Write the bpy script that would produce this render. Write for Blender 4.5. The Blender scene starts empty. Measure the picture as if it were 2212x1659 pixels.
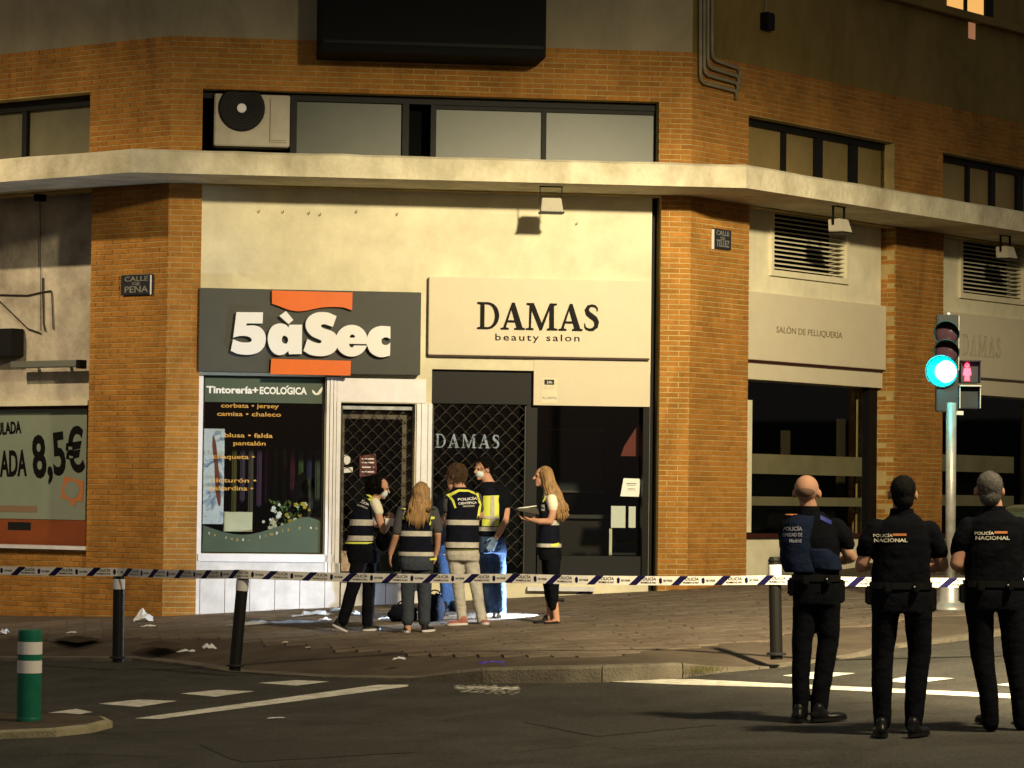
import bpy, bmesh, math, random
from mathutils import Vector, Matrix
from mathutils.bvhtree import BVHTree
R = math.radians
random.seed(7)
sc = bpy.context.scene
COL = sc.collection

# ------------------------------------------------------------------ camera
F = 6800.0; CX = 1106.0; CY = 829.5; CAMZ = 2.327
cam_d = bpy.data.cameras.new('camera'); cam = bpy.data.objects.new('camera', cam_d); COL.objects.link(cam)
cam_d.sensor_width = 36.0; cam_d.lens = 36.0 * F / 2212.0; cam_d.clip_end = 500; cam_d.clip_start = 0.5
CM = Matrix.Rotation(R(90) + math.atan(250.5 / F), 3, 'X') @ Matrix.Rotation(0.012, 3, 'Z')
cam.matrix_world = Matrix.Translation((0, 0, CAMZ)) @ CM.to_4x4()
sc.camera = cam
CAM = Vector((0, 0, CAMZ))

# ------------------------------------------------------------------ world (night sky)
w = bpy.data.worlds.new('World'); sc.world = w; w.use_nodes = True
nt = w.node_tree; bg = nt.nodes['Background']
sky = nt.nodes.new('ShaderNodeTexSky'); sky.sky_type = 'NISHITA'; sky.sun_disc = False
sky.sun_elevation = R(-4); sky.sun_rotation = R(210)
mixw = nt.nodes.new('ShaderNodeMixRGB'); mixw.blend_type = 'ADD'; mixw.inputs['Fac'].default_value = 1     # even city sky glow on top of the night sky
nt.links.new(sky.outputs[0], mixw.inputs['Color1']); mixw.inputs['Color2'].default_value = (.150, .135, .120, 1)
nt.links.new(mixw.outputs[0], bg.inputs['Color']); bg.inputs['Strength'].default_value = 0.75
sc.view_settings.view_transform = 'Standard'; sc.view_settings.look = 'None'
sc.view_settings.gamma = 1; sc.view_settings.use_curve_mapping = False
sc.view_settings.exposure = 0.0

WARM = (1.0, 0.83, 0.52)
LAMP_A = Vector((6.2, 18.5, 9.3))
LAMP_B = Vector((-12.6, 33.0, 10.5))
def spot(name, loc, target, power, angle, blend, color, radius):
    l = bpy.data.lights.new(name, 'SPOT'); l.energy = power; l.spot_size = R(angle); l.spot_blend = blend
    l.color = color; l.shadow_soft_size = radius
    o = bpy.data.objects.new(name, l); COL.objects.link(o); o.location = loc
    o.rotation_euler = (Vector(target) - Vector(loc)).to_track_quat('-Z', 'Y').to_euler()
    return o
def luminaire(name, loc, aim, power, color, radius, vert, horiz):
    """street lamp light with a photometric curve: vert = stops over sin(angle below the horizon), horiz = stops over the sideways angle (0..1 = -60..60 deg of the aim)"""
    l = bpy.data.lights.new(name, 'POINT'); l.energy = power; l.color = color; l.shadow_soft_size = radius
    o = bpy.data.objects.new(name, l); COL.objects.link(o); o.location = loc
    d = Vector((aim[0] - loc[0], aim[1] - loc[1], 0)).normalized(); r = Vector((d.y, -d.x, 0))
    l.use_nodes = True; n = l.node_tree.nodes; L = l.node_tree.links; em = n['Emission']
    g = n.new('ShaderNodeNewGeometry')
    def dot(v):
        q = n.new('ShaderNodeVectorMath'); q.operation = 'DOT_PRODUCT'; q.inputs[1].default_value = v; L.new(g.outputs['Incoming'], q.inputs[0]); return q.outputs['Value']
    def math_(op, a, b=None):
        q = n.new('ShaderNodeMath'); q.operation = op
        for i, x in enumerate((a, b)):
            if x is None: continue
            if isinstance(x, (int, float)): q.inputs[i].default_value = x
            else: L.new(x, q.inputs[i])
        return q.outputs[0]
    def ramp(fac, stops):
        q = n.new('ShaderNodeValToRGB'); e = q.color_ramp.elements; q.color_ramp.interpolation = 'B_SPLINE' if False else 'LINEAR'
        e[0].position = stops[0][0]; e[0].color = (stops[0][1],) * 3 + (1,); e[1].position = stops[-1][0]; e[1].color = (stops[-1][1],) * 3 + (1,)
        for p, c in stops[1:-1]: x = e.new(p); x.color = (c, c, c, 1)
        L.new(fac, q.inputs['Fac']); return q.outputs['Color']
    SG = LSIGN
    down = math_('MULTIPLY', dot((0, 0, -1)), SG)
    side = math_('MULTIPLY', dot(tuple(r)), SG); fwd = math_('MULTIPLY', dot(tuple(d)), SG)
    az = math_('ARCTAN2', side, fwd)
    az01 = math_('ADD', math_('DIVIDE', az, 2 * R(60)), .5)
    st = math_('MULTIPLY', ramp(down, vert), ramp(az01, horiz)); L.new(st, em.inputs['Strength'])
    return o
LSIGN = 1.0
luminaire('street_lamp_light', LAMP_A, (0.9, 38.0), 39500, WARM, .40,
    [(0.0, .04), (.07, .10), (.115, .38), (.165, .95), (.22, .92), (.32, .72), (.45, .76), (.60, .95), (.80, .95), (1.0, .55)],
    [(0.0, .10), (.30, .16), (.365, .26), (.40, .56), (.45, .82), (.50, .95), (.56, .92), (.61, .62), (.66, .40), (.74, .22), (1.0, .12)])
luminaire('left_street_lamp_light', LAMP_B, (-6.0, 38.0), 5000, (1, .79, .50), .10,
    [(0.0, .02), (.25, .06), (.36, .35), (.44, .95), (.6, .9), (1.0, .5)],
    [(0.0, .4), (.35, .8), (.5, 1.0), (.60, .55), (.70, .2), (1.0, .1)])

# ------------------------------------------------------------------ helpers: rays, planes
def ray(px, py):
    return (CM @ Vector((px - CX, -(py - CY), -F))).normalized()
def atY(px, py, Y):
    d = ray(px, py); return CAM + d * (Y / d.y)
GA, GB = 0.0553, 0.0265
def gz(x, y, h=0.0): return GA * x + GB * y + h
def onG(px, py, h=0.0):
    d = ray(px, py); t = (CAMZ - h) / (GA * d.x + GB * d.y - d.z)
    return CAM + d * t
class Face:
    def __init__(s, P, ang):
        s.P = P; s.a = R(ang); s.d = Vector((math.cos(s.a), math.sin(s.a), 0)); s.n = Vector((math.sin(s.a), -math.cos(s.a), 0))
    def pt(s, u, z, o=0.0):
        return Vector((s.P.x, s.P.y, 0)) + s.d * u + s.n * o + Vector((0, 0, z))
    def hit(s, px, py, o=0.0):
        d = ray(px, py); P0 = s.pt(0, 0, o)
        t = (P0 - CAM).dot(s.n) / d.dot(s.n); h = CAM + d * t
        return (h - P0).dot(s.d), h.z
PRc = atY(1490, 700, 38.2)
FC = Face(PRc, 7.7)
SL = FC.hit(360, 700)[0]
PLc = FC.pt(SL, 0)
FR = Face(PRc, 52.7)
FL = Face(PLc, -37.3)

# ------------------------------------------------------------------ helpers: meshes
def mk(name, bm, mat, parent=None, smooth=False, origin=None):
    bmesh.ops.recalc_face_normals(bm, faces=bm.faces)
    me = bpy.data.meshes.new(name); 
    if origin is None:
        if len(bm.verts):
            xs = [v.co.x for v in bm.verts]; ys = [v.co.y for v in bm.verts]; zs = [v.co.z for v in bm.verts]
            origin = Vector(((min(xs) + max(xs)) / 2, (min(ys) + max(ys)) / 2, min(zs)))
        else: origin = Vector((0, 0, 0))
    for v in bm.verts: v.co -= origin
    bm.to_mesh(me); bm.free()
    if smooth:
        for p in me.polygons: p.use_smooth = True
    if mat: me.materials.append(mat)
    return link(name, me, origin, parent)
def wloc(o):
    l = Vector(o.location)
    while o.parent: o = o.parent; l += Vector(o.location)
    return l
def link(name, me, origin, parent=None, rotz=0.0):
    o = bpy.data.objects.new(name, me); COL.objects.link(o)
    o.location = Vector(origin) - (wloc(parent) if parent else Vector((0, 0, 0)))
    o.rotation_euler = (0, 0, rotz)
    if parent: o.parent = parent
    return o
def tag(o, label=None, cat=None, group=None, kind=None):
    if label: o['label'] = label
    if cat: o['category'] = cat
    if group: o['group'] = group
    if kind: o['kind'] = kind
    return o
def empty(name, loc, label=None, cat=None, group=None):
    o = bpy.data.objects.new(name, None); COL.objects.link(o); o.location = loc; o.empty_display_size = .2
    return tag(o, label, cat, group)
def quadbox(bm, c):
    vs = [bm.verts.new(p) for p in c]
    fs = []
    for f in ((0, 1, 2, 3), (7, 6, 5, 4), (0, 4, 5, 1), (1, 5, 6, 2), (2, 6, 7, 3), (3, 7, 4, 0)):
        fs.append(bm.faces.new([vs[i] for i in f]))
    return fs
def fbox(bm, fc, s0, s1, z0, z1, o0, o1):
    return quadbox(bm, [fc.pt(s0, z0, o0), fc.pt(s1, z0, o0), fc.pt(s1, z1, o0), fc.pt(s0, z1, o0),
                 fc.pt(s0, z0, o1), fc.pt(s1, z0, o1), fc.pt(s1, z1, o1), fc.pt(s0, z1, o1)])
def box(bm, x0, x1, y0, y1, z0, z1):
    return quadbox(bm, [Vector(p) for p in ((x0, y0, z0), (x1, y0, z0), (x1, y0, z1), (x0, y0, z1), (x0, y1, z0), (x1, y1, z0), (x1, y1, z1), (x0, y1, z1))])
def FB(name, fc, s0, s1, z0, z1, o0, o1, mat, parent=None, bev=0.0):
    bm = bmesh.new(); fbox(bm, fc, s0, s1, z0, z1, o0, o1)
    if bev: bmesh.ops.bevel(bm, geom=bm.edges[:], offset=bev, segments=2, affect='EDGES')
    return mk(name, bm, mat, parent)
def pxr(fc, x0, y0, x1, y1, o=0.0):
    """box in picture px (2212 wide) -> s0,s1,z0,z1 on that face"""
    xm, ym = (x0 + x1) / 2, (y0 + y1) / 2
    return fc.hit(x0, ym, o)[0], fc.hit(x1, ym, o)[0], fc.hit(xm, y1, o)[1], fc.hit(xm, y0, o)[1]
def FBp(name, fc, x0, y0, x1, y1, o0, o1, mat, parent=None, bev=0.0):
    a, b, c, d = pxr(fc, x0, y0, x1, y1, max(o0, o1))
    return FB(name, fc, a, b, c, d, o0, o1, mat, parent, bev)
def tube(bm, pts, r, seg=8, caps=True):
    pts = [Vector(p) for p in pts]; n = len(pts)
    rs = r if isinstance(r, (list, tuple)) else [r] * n
    rings = []; ref = None
    for i, p in enumerate(pts):
        t = (pts[min(i + 1, n - 1)] - pts[max(i - 1, 0)])
        if t.length < 1e-9: t = Vector((0, 0, 1))
        t.normalize()
        if ref is None: ref = t.orthogonal().normalized()
        a = ref - t * ref.dot(t)
        if a.length < 1e-5: a = t.orthogonal()
        a.normalize(); ref = a; b = t.cross(a)
        rings.append([bm.verts.new(p + (a * math.cos(2 * math.pi * k / seg) + b * math.sin(2 * math.pi * k / seg)) * rs[i]) for k in range(seg)])
    for i in range(n - 1):
        for k in range(seg):
            bm.faces.new([rings[i][k], rings[i][(k + 1) % seg], rings[i + 1][(k + 1) % seg], rings[i + 1][k]])
    if caps:
        bm.faces.new(rings[0][::-1]); bm.faces.new(rings[-1])
    return rings
def capsule(bm, p0, r0, p1, r1, seg=12):
    p0 = Vector(p0); p1 = Vector(p1); t = (p1 - p0)
    L = t.length
    t = t / L if L > 1e-6 else Vector((0, 0, 1))
    pts = []; rs = []
    for k in (80, 55, 28): pts.append(p0 - t * r0 * math.sin(R(k))); rs.append(r0 * math.cos(R(k)))
    pts.append(p0); rs.append(r0); pts.append(p1); rs.append(r1)
    for k in (28, 55, 80): pts.append(p1 + t * r1 * math.sin(R(k))); rs.append(r1 * math.cos(R(k)))
    tube(bm, pts, rs, seg)
def ellipsoid(bm, c, ax, seg=16, rings=10):
    """ax: three semi-axis vectors"""
    c = Vector(c); X, Y, Z = [Vector(a) for a in ax]
    top = bm.verts.new(c + Z); bot = bm.verts.new(c - Z); rr = []
    for i in range(1, rings):
        th = math.pi * i / rings
        rr.append([bm.verts.new(c + Z * math.cos(th) + (X * math.cos(2 * math.pi * k / seg) + Y * math.sin(2 * math.pi * k / seg)) * math.sin(th)) for k in range(seg)])
    for k in range(seg):
        bm.faces.new([top, rr[0][k], rr[0][(k + 1) % seg]])
        bm.faces.new([bot, rr[-1][(k + 1) % seg], rr[-1][k]])
        for i in range(len(rr) - 1):
            bm.faces.new([rr[i][k], rr[i + 1][k], rr[i + 1][(k + 1) % seg], rr[i][(k + 1) % seg]])
def lathe(bm, c, prof, seg=20, axis=None):
    """prof: list of (r, h) along axis"""
    c = Vector(c); ax = Vector(axis).normalized() if axis else Vector((0, 0, 1))
    a = ax.orthogonal().normalized(); b = ax.cross(a)
    rings = [[bm.verts.new(c + ax * h + (a * math.cos(2 * math.pi * k / seg) + b * math.sin(2 * math.pi * k / seg)) * max(r, 1e-4)) for k in range(seg)] for r, h in prof]
    for i in range(len(rings) - 1):
        for k in range(seg):
            bm.faces.new([rings[i][k], rings[i][(k + 1) % seg], rings[i + 1][(k + 1) % seg], rings[i + 1][k]])
    bm.faces.new(rings[0][::-1]); bm.faces.new(rings[-1])
def curve_mesh(splines, extrude=0.0):
    cu = bpy.data.curves.new('tmp', 'CURVE'); cu.dimensions = '2D'; cu.fill_mode = 'BOTH'; cu.extrude = extrude
    for pts in splines:
        sp = cu.splines.new('POLY'); sp.points.add(len(pts) - 1); sp.use_cyclic_u = True
        for i, p in enumerate(pts): sp.points[i].co = (p[0], p[1], 0, 1)
    ob = bpy.data.objects.new('tmp', cu); me = ob.to_mesh()
    vs = [v.co.copy() for v in me.vertices]; fs = [tuple(p.vertices) for p in me.polygons]
    ob.to_mesh_clear(); bpy.data.objects.remove(ob); bpy.data.curves.remove(cu)
    return vs, fs
def text_mesh(s, size, bold=0.0, extrude=0.0, space=1.0, align='CENTER', shear=0.0, sx=1.0):
    cu = bpy.data.curves.new('tmp', 'FONT'); cu.body = s; cu.size = size; cu.offset = bold; cu.extrude = extrude
    cu.space_character = space; cu.align_x = align; cu.align_y = 'CENTER'; cu.shear = shear; cu.resolution_u = 3
    ob = bpy.data.objects.new('tmp', cu); me = ob.to_mesh()
    vs = [Vector((v.co.x * sx, v.co.y, v.co.z)) for v in me.vertices]; fs = [tuple(p.vertices) for p in me.polygons]
    ob.to_mesh_clear(); bpy.data.objects.remove(ob); bpy.data.curves.remove(cu)
    return vs, fs
def put(bm, data, fn):
    vs, fs = data
    nv = [bm.verts.new(fn(v)) for v in vs]
    for f in fs:
        if len(set(f)) > 2:
            try: bm.faces.new([nv[i] for i in f])
            except ValueError: pass
def face_fn(fc, s, z, o, ang=0.0):
    ca, sa = math.cos(ang), math.sin(ang)
    return lambda v: fc.pt(s + v.x * ca - v.y * sa, z + v.x * sa + v.y * ca, o + v.z)
def smooth_closed(pts, n=3):
    out = []
    N = len(pts)
    for i in range(N):
        p0, p1, p2, p3 = [Vector(pts[(i + k) % N][:2]) for k in (-1, 0, 1, 2)]
        sharp = len(pts[i % N]) > 2 or len(pts[(i + 1) % N]) > 2
        for k in range(n):
            t = k / n
            if sharp: q = p1.lerp(p2, t)
            else: q = 0.5 * ((2 * p1) + (-p0 + p2) * t + (2 * p0 - 5 * p1 + 4 * p2 - p3) * t * t + (-p0 + 3 * p1 - 3 * p2 + p3) * t ** 3)
            out.append((q.x, q.y))
    return out

# ------------------------------------------------------------------ materials
def mat(name, col, rough=0.8, metal=0.0, var=0.0, vscale=3.0, bump=0.0, bscale=40.0, emit=None, estr=0.0, spec=None, col2=None, tone=False, stretch=None, stain=0.0):
    m = bpy.data.materials.new(name); m.use_nodes = True; n = m.node_tree.nodes; L = m.node_tree.links
    b = n['Principled BSDF']; b.inputs['Base Color'].default_value = (*col, 1); b.inputs['Roughness'].default_value = rough
    b.inputs['Metallic'].default_value = metal
    b.inputs['Specular IOR Level'].default_value = spec if spec is not None else (.12 if rough > .6 else .22)
    if emit: b.inputs['Emission Color'].default_value = (*emit, 1); b.inputs['Emission Strength'].default_value = estr
    tc = n.new('ShaderNodeNewGeometry').outputs['Position']
    if stretch:
        mp = n.new('ShaderNodeMapping'); mp.inputs['Scale'].default_value = stretch; L.new(tc, mp.inputs['Vector']); tc = mp.outputs[0]
    out = None
    if var:
        nz = n.new('ShaderNodeTexNoise'); nz.inputs['Scale'].default_value = vscale; nz.inputs['Detail'].default_value = 8; nz.inputs['Roughness'].default_value = .65
        L.new(tc, nz.inputs['Vector'])
        cr = n.new('ShaderNodeValToRGB'); cr.color_ramp.elements[0].position = .32; cr.color_ramp.elements[1].position = .68
        c2 = col2 if col2 else tuple(c * (1 - var) for c in col)
        cr.color_ramp.elements[0].color = (*c2, 1); cr.color_ramp.elements[1].color = (*[min(1, c * (1 + var * .35)) for c in col], 1)
        L.new(nz.outputs['Fac'], cr.inputs['Fac']); out = cr.outputs['Color']
    if tone:
        at = n.new('ShaderNodeAttribute'); at.attribute_name = 'tone'
        mx = n.new('ShaderNodeMixRGB'); mx.blend_type = 'MULTIPLY'; mx.inputs['Fac'].default_value = 1
        if out: L.new(out, mx.inputs['Color1'])
        else: mx.inputs['Color1'].default_value = (*col, 1)
        L.new(at.outputs['Color'], mx.inputs['Color2']); out = mx.outputs['Color']
    if stain:
        ns = n.new('ShaderNodeTexNoise'); ns.inputs['Scale'].default_value = .75; ns.inputs['Detail'].default_value = 9; ns.inputs['Roughness'].default_value = .7; ns.inputs['Distortion'].default_value = .6
        ms = n.new('ShaderNodeMapping'); ms.inputs['Scale'].default_value = (1.6, 1.6, .7); L.new(n.new('ShaderNodeNewGeometry').outputs['Position'], ms.inputs['Vector']); L.new(ms.outputs[0], ns.inputs['Vector'])
        cs = n.new('ShaderNodeValToRGB'); cs.color_ramp.elements[0].position = .30; cs.color_ramp.elements[1].position = .58
        cs.color_ramp.elements[0].color = (1 - stain, 1 - stain * 1.05, 1 - stain * 1.1, 1); cs.color_ramp.elements[1].color = (1, 1, 1, 1); L.new(ns.outputs['Fac'], cs.inputs['Fac'])
        mm = n.new('ShaderNodeMixRGB'); mm.blend_type = 'MULTIPLY'; mm.inputs['Fac'].default_value = 1
        if out: L.new(out, mm.inputs['Color1'])
        else: mm.inputs['Color1'].default_value = (*col, 1)
        L.new(cs.outputs['Color'], mm.inputs['Color2']); out = mm.outputs['Color']
    if out: L.new(out, b.inputs['Base Color'])
    if bump:
        nb = n.new('ShaderNodeTexNoise'); nb.inputs['Scale'].default_value = bscale; nb.inputs['Detail'].default_value = 6; L.new(tc, nb.inputs['Vector'])
        bp = n.new('ShaderNodeBump'); bp.inputs['Strength'].default_value = bump; bp.inputs['Distance'].default_value = .02
        L.new(nb.outputs['Fac'], bp.inputs['Height']); L.new(bp.outputs[0], b.inputs['Normal'])
    return m
def glass_mat(name, tint, refl=0.10, rough=0.02):
    m = bpy.data.materials.new(name); m.use_nodes = True; n = m.node_tree.nodes; L = m.node_tree.links
    n.remove(n['Principled BSDF']); o = n['Material Output']
    t = n.new('ShaderNodeBsdfTransparent'); t.inputs[0].default_value = (*tint, 1)
    g = n.new('ShaderNodeBsdfGlossy'); g.inputs['Roughness'].default_value = rough
    mx = n.new('ShaderNodeMixShader'); mx.inputs[0].default_value = refl
    L.new(t.outputs[0], mx.inputs[1]); L.new(g.outputs[0], mx.inputs[2]); L.new(mx.outputs[0], o.inputs[0])
    return m
M = {}
M['brick'] = mat('brick', (.39, .176, .036), .85, stain=.42, var=.20, vscale=14, bump=.35, bscale=60, tone=True)
M['mortar'] = mat('mortar', (.48, .36, .15), .95, stain=.35, var=.30, vscale=2.5, bump=.3, bscale=90)
M['concrete'] = mat('slab_concrete', (.62, .57, .42), .9, var=.25, vscale=2.4, bump=.6, bscale=18, col2=(.44, .40, .27), stain=.30)
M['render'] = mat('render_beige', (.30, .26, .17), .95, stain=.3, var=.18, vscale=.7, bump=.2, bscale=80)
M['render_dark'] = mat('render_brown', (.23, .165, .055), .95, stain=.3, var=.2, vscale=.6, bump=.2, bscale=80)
M['plaster'] = mat('shop_plaster', (.68, .63, .45), .85, stain=.12, var=.17, vscale=2.2, bump=.12, bscale=30)
M['plaster_old'] = mat('old_plaster', (.50, .45, .35), .95, var=.4, vscale=1.8, bump=.5, bscale=14, col2=(.25, .21, .16))
M['sign_cream'] = mat('sign_cream', (.56, .50, .36), .5, var=.05, vscale=4)
M['sign_grey'] = mat('sign_grey', (.058, .060, .052), .6, spec=.2, var=.06, vscale=6)
M['letter_white'] = mat('letter_white', (.66, .66, .66), .5)
M['orange'] = mat('sign_orange', (.62, .115, .004), .45, var=.06, vscale=5)
M['black_letter'] = mat('black_letter', (.004, .003, .003), .6, spec=.1)
M['white_frame'] = mat('white_frame', (.74, .73, .77), .45, var=.10, vscale=6)
M['marble'] = mat('pale_marble', (.68, .67, .69), .35, var=.25, vscale=3.5)
M['black_frame'] = mat('black_frame', (.005, .005, .005), .55, spec=.12)
M['dark_frame'] = mat('dark_frame', (.009, .009, .0085), .55, spec=.15)
M['brown_frame'] = mat('brown_frame', (.10, .085, .06), .6, var=.2, vscale=5)
M['dark_metal'] = mat('dark_metal', (.03, .03, .03), .5, metal=.3)
M['wire'] = mat('grille_wire', (.055, .048, .038), .5, metal=.6)
M['cable'] = mat('cable', (.03, .025, .02), .7)
M['pipe'] = mat('pipe', (.22, .19, .12), .5, var=.3, vscale=4)
M['acbox'] = mat('ac_casing', (.40, .37, .29), .6, var=.12, vscale=6)
M['frost'] = mat('frosted_pane', (.065, .078, .055), .35, spec=.2, var=.22, vscale=1.3)
M['frost_warm'] = mat('frosted_pane_warm', (.26, .19, .07), .4, spec=.2, var=.22, vscale=1.6)
M['glass'] = glass_mat('shop_glass', (.90, .93, .92), .028, .03)
M['green_vinyl'] = mat('green_vinyl', (.055, .082, .055), .4, var=.15, vscale=3)
M['white_vinyl'] = mat('white_vinyl', (.75, .75, .72), .5)
M['gold_vinyl'] = mat('gold_vinyl', (.50, .27, .05), .5)
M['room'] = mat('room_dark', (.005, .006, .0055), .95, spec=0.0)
M['asphalt'] = mat('asphalt', (.100, .094, .080), .85, stain=.42, var=.45, vscale=38, bump=1.0, bscale=110)
M['pavebase'] = mat('pavement_base', (.10, .078, .056), .9, var=.35, vscale=2, bump=.4, bscale=60)
M['tile'] = mat('paving_tile', (.185, .148, .112), .85, stain=.42, var=.22, vscale=7, bump=.5, bscale=50, tone=True)
M['kerb'] = mat('kerb_granite', (.18, .155, .115), .85, var=.4, vscale=3, bump=.6, bscale=50, tone=False)
M['paint'] = mat('road_paint', (.80, .77, .66), .7, var=.35, vscale=9, bump=.3, bscale=90, col2=(.46, .43, .34))
M['bollard_black'] = mat('bollard_black', (.010, .0095, .008), .45, spec=.25)
M['bollard_white'] = mat('bollard_white', (.72, .69, .66), .5)
M['green_plastic'] = mat('green_plastic', (.010, .14, .085), .4, var=.15, vscale=12)
M['galv'] = mat('galvanised_steel', (.32, .31, .28), .45, metal=.5, var=.3, vscale=9)
M['signal_body'] = mat('signal_body', (.005, .011, .014), .5)
M['hood'] = mat('signal_hood', (.01, .06, .06), .5)
M['tape_white'] = mat('tape_white', (.85, .80, .72), .35, var=.12, vscale=14)
M['tape_blue'] = mat('tape_blue', (.010, .008, .055), .4)
M['skin'] = mat('skin', (.50, .27, .175), .68, var=.12, vscale=14)
M['skin_tan'] = mat('skin_tan', (.40, .19, .11), .55, var=.12, vscale=14)
M['navy'] = mat('navy_cloth', (.006, .007, .014), .9, spec=.08, bump=.6, bscale=22, var=.3, vscale=12)
M['blackcloth'] = mat('black_cloth', (.0052, .0058, .0080), .92, spec=.06, bump=.7, bscale=14, var=.3, vscale=10)
M['vestblue'] = mat('blue_vest_cloth', (.008, .014, .036), .85, spec=.1, bump=.6, bscale=20, var=.3, vscale=10)
M['reflect'] = mat('reflective_band', (.48, .45, .40), .5, var=.25, vscale=20)
M['yellow'] = mat('hi_vis_yellow', (.62, .66, .10), .5)
M['greytee'] = mat('grey_tee', (.06, .058, .062), .9, spec=.1, bump=.5, bscale=25)
M['whitetee'] = mat('white_tee', (.70, .66, .52), .9, bump=.4, bscale=25)
M['jeansgrey'] = mat('grey_jeans', (.042, .050, .066), .9, spec=.1, var=.3, vscale=9, bump=.6, bscale=30)
M['jeansblue'] = mat('blue_jeans', (.045, .075, .14), .9, var=.35, vscale=9, bump=.6, bscale=30)
M['beige'] = mat('beige_trousers', (.42, .40, .35), .9, spec=.1, var=.2, vscale=9, bump=.6, bscale=26)
M['hair_black'] = mat('black_hair', (.006, .005, .004), .7, spec=.1, bump=.8, bscale=90)
M['hair_brown'] = mat('brown_hair', (.085, .05, .026), .6, bump=.6, bscale=120)
M['hair_blonde'] = mat('blonde_hair', (.34, .20, .085), .55, var=.6, vscale=40, bump=.4, bscale=120, stretch=(1, 1, .12))
M['hair_grey'] = mat('short_grey_hair', (.15, .14, .125), .85, spec=.1, var=.35, vscale=14, bump=.6, bscale=160)
M['hair_dark'] = mat('short_dark_hair', (.012, .011, .010), .85, spec=.1, bump=.6, bscale=160)
M['stubble'] = mat('shaved_stubble', (.20, .125, .085), .75, var=.2, vscale=20)
M['mask'] = mat('surgical_mask', (.60, .66, .68), .7)
M['glove'] = mat('blue_glove', (.12, .19, .30), .5)
M['shoe_black'] = mat('black_shoe', (.012, .012, .012), .35)
M['shoe_white'] = mat('white_shoe', (.55, .53, .52), .5)
M['shoe_red'] = mat('red_shoe', (.36, .12, .09), .6, var=.3, vscale=30)
M['leather'] = mat('black_leather', (.006, .006, .006), .4, spec=.25)
M['paper'] = mat('white_paper', (.78, .77, .70), .7)
M['plastic_sheet'] = mat('plastic_sheet', (.45, .47, .50), .25, var=.4, vscale=9)
M['purple'] = mat('purple_glove', (.07, .045, .24), .5)
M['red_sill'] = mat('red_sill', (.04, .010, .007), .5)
M['plaque_print'] = mat('plaque_print', (.22, .21, .17), .6, var=.5, vscale=30)
M['plaque'] = mat('blue_plaque', (.02, .022, .03), .3)

def setcol(me, fn):
    a = me.color_attributes.new('tone', 'FLOAT_COLOR', 'CORNER')
    for p in me.polygons:
        c = fn(p)
        for li in p.loop_indices: a.data[li].color = c

# ================================================================== GROUND
def plane_obj(name, pts, h, m, kind='structure', parent=None):
    bm = bmesh.new(); vs = [bm.verts.new((p[0], p[1], gz(p[0], p[1], h))) for p in pts]; bm.faces.new(vs)
    o = mk(name, bm, m, parent)
    if kind: o['kind'] = kind
    return o
bm = bmesh.new()
N = 40
grid = [[bm.verts.new((-60 + 120 * i / N, -20 + 120 * j / N, gz(-60 + 120 * i / N, -20 + 120 * j / N))) for j in range(N + 1)] for i in range(N + 1)]
for i in range(N):
    for j in range(N): bm.faces.new([grid[i][j], grid[i + 1][j], grid[i + 1][j + 1], grid[i][j + 1]])
mk('road', bm, M['asphalt'])['kind'] = 'structure'

# kerb line (picture px of the kerb foot) with the kerb's height there
KP = [(-260, 1424, .04), (0, 1427, .035), (287, 1428, .035), (400, 1440, .03), (493, 1453, .02), (700, 1466, .02), (887, 1471, .03), (960, 1474, .09),
      (1040, 1476, .13), (1170, 1476, .14), (1300, 1474, .14), (1400, 1470, .14), (1475, 1465, .13), (1560, 1453, .05), (1640, 1446, .02), (1701, 1440, .02), (1874, 1417, .02),
      (1941, 1400, .03), (2054, 1387, .04), (2212, 1368, .06), (2420, 1345, .1)]
kl = []
for x, y, h in KP:
    p = onG(x, y); kl.append((Vector((p.x, p.y, 0)), h))
def seg_resample(pl, step):
    out = [pl[0]]
    for (a, ha), (b, hb) in zip(pl, pl[1:]):
        n = max(1, round((b - a).length / step))
        for k in range(1, n + 1): out.append((a.lerp(b, k / n), ha + (hb - ha) * k / n))
    return out
kr = seg_resample(kl, .5)
nrm = []
for i in range(len(kr)):
    t = (kr[min(i + 2, len(kr) - 1)][0] - kr[max(i - 2, 0)][0]).normalized(); nrm.append(Vector((-t.y, t.x, 0)))
KW = .16
kerb = empty('kerb', (kr[len(kr) // 2][0].x, kr[len(kr) // 2][0].y, 0)); kerb['kind'] = 'structure'
stones = []
for i in range(0, len(kr) - 1, 2):
    j = min(i + 2, len(kr) - 1)
    if j == i: continue
    bm = bmesh.new(); g = .006
    def kp(ii, off, top):
        p = kr[ii][0] + nrm[ii] * off; return Vector((p.x, p.y, gz(p.x, p.y, kr[ii][1] if top else -.2)))
    rows = []
    for ii in range(i, j + 1):
        tdir = (kr[j][0] - kr[i][0]).normalized() * (g if ii == i else (-g if ii == j else 0))
        dz = random.uniform(-.003, .003)
        rows.append([bm.verts.new(kp(ii, 0, False) + tdir), bm.verts.new(kp(ii, .0, True) + tdir - Vector((0, 0, .02 if kr[ii][1] > .05 else .004))), bm.verts.new(kp(ii, .02, True) + tdir), bm.verts.new(kp(ii, KW, True) + tdir), bm.verts.new(kp(ii, KW, False) + tdir)])
    for a, b in zip(rows, rows[1:]):
        for k in range(4): bm.faces.new([a[k], b[k], b[k + 1], a[k + 1]])
    bm.faces.new(rows[0]); bm.faces.new(rows[-1][::-1])
    mk('kerb_stone', bm, M['kerb'], kerb)
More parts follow.
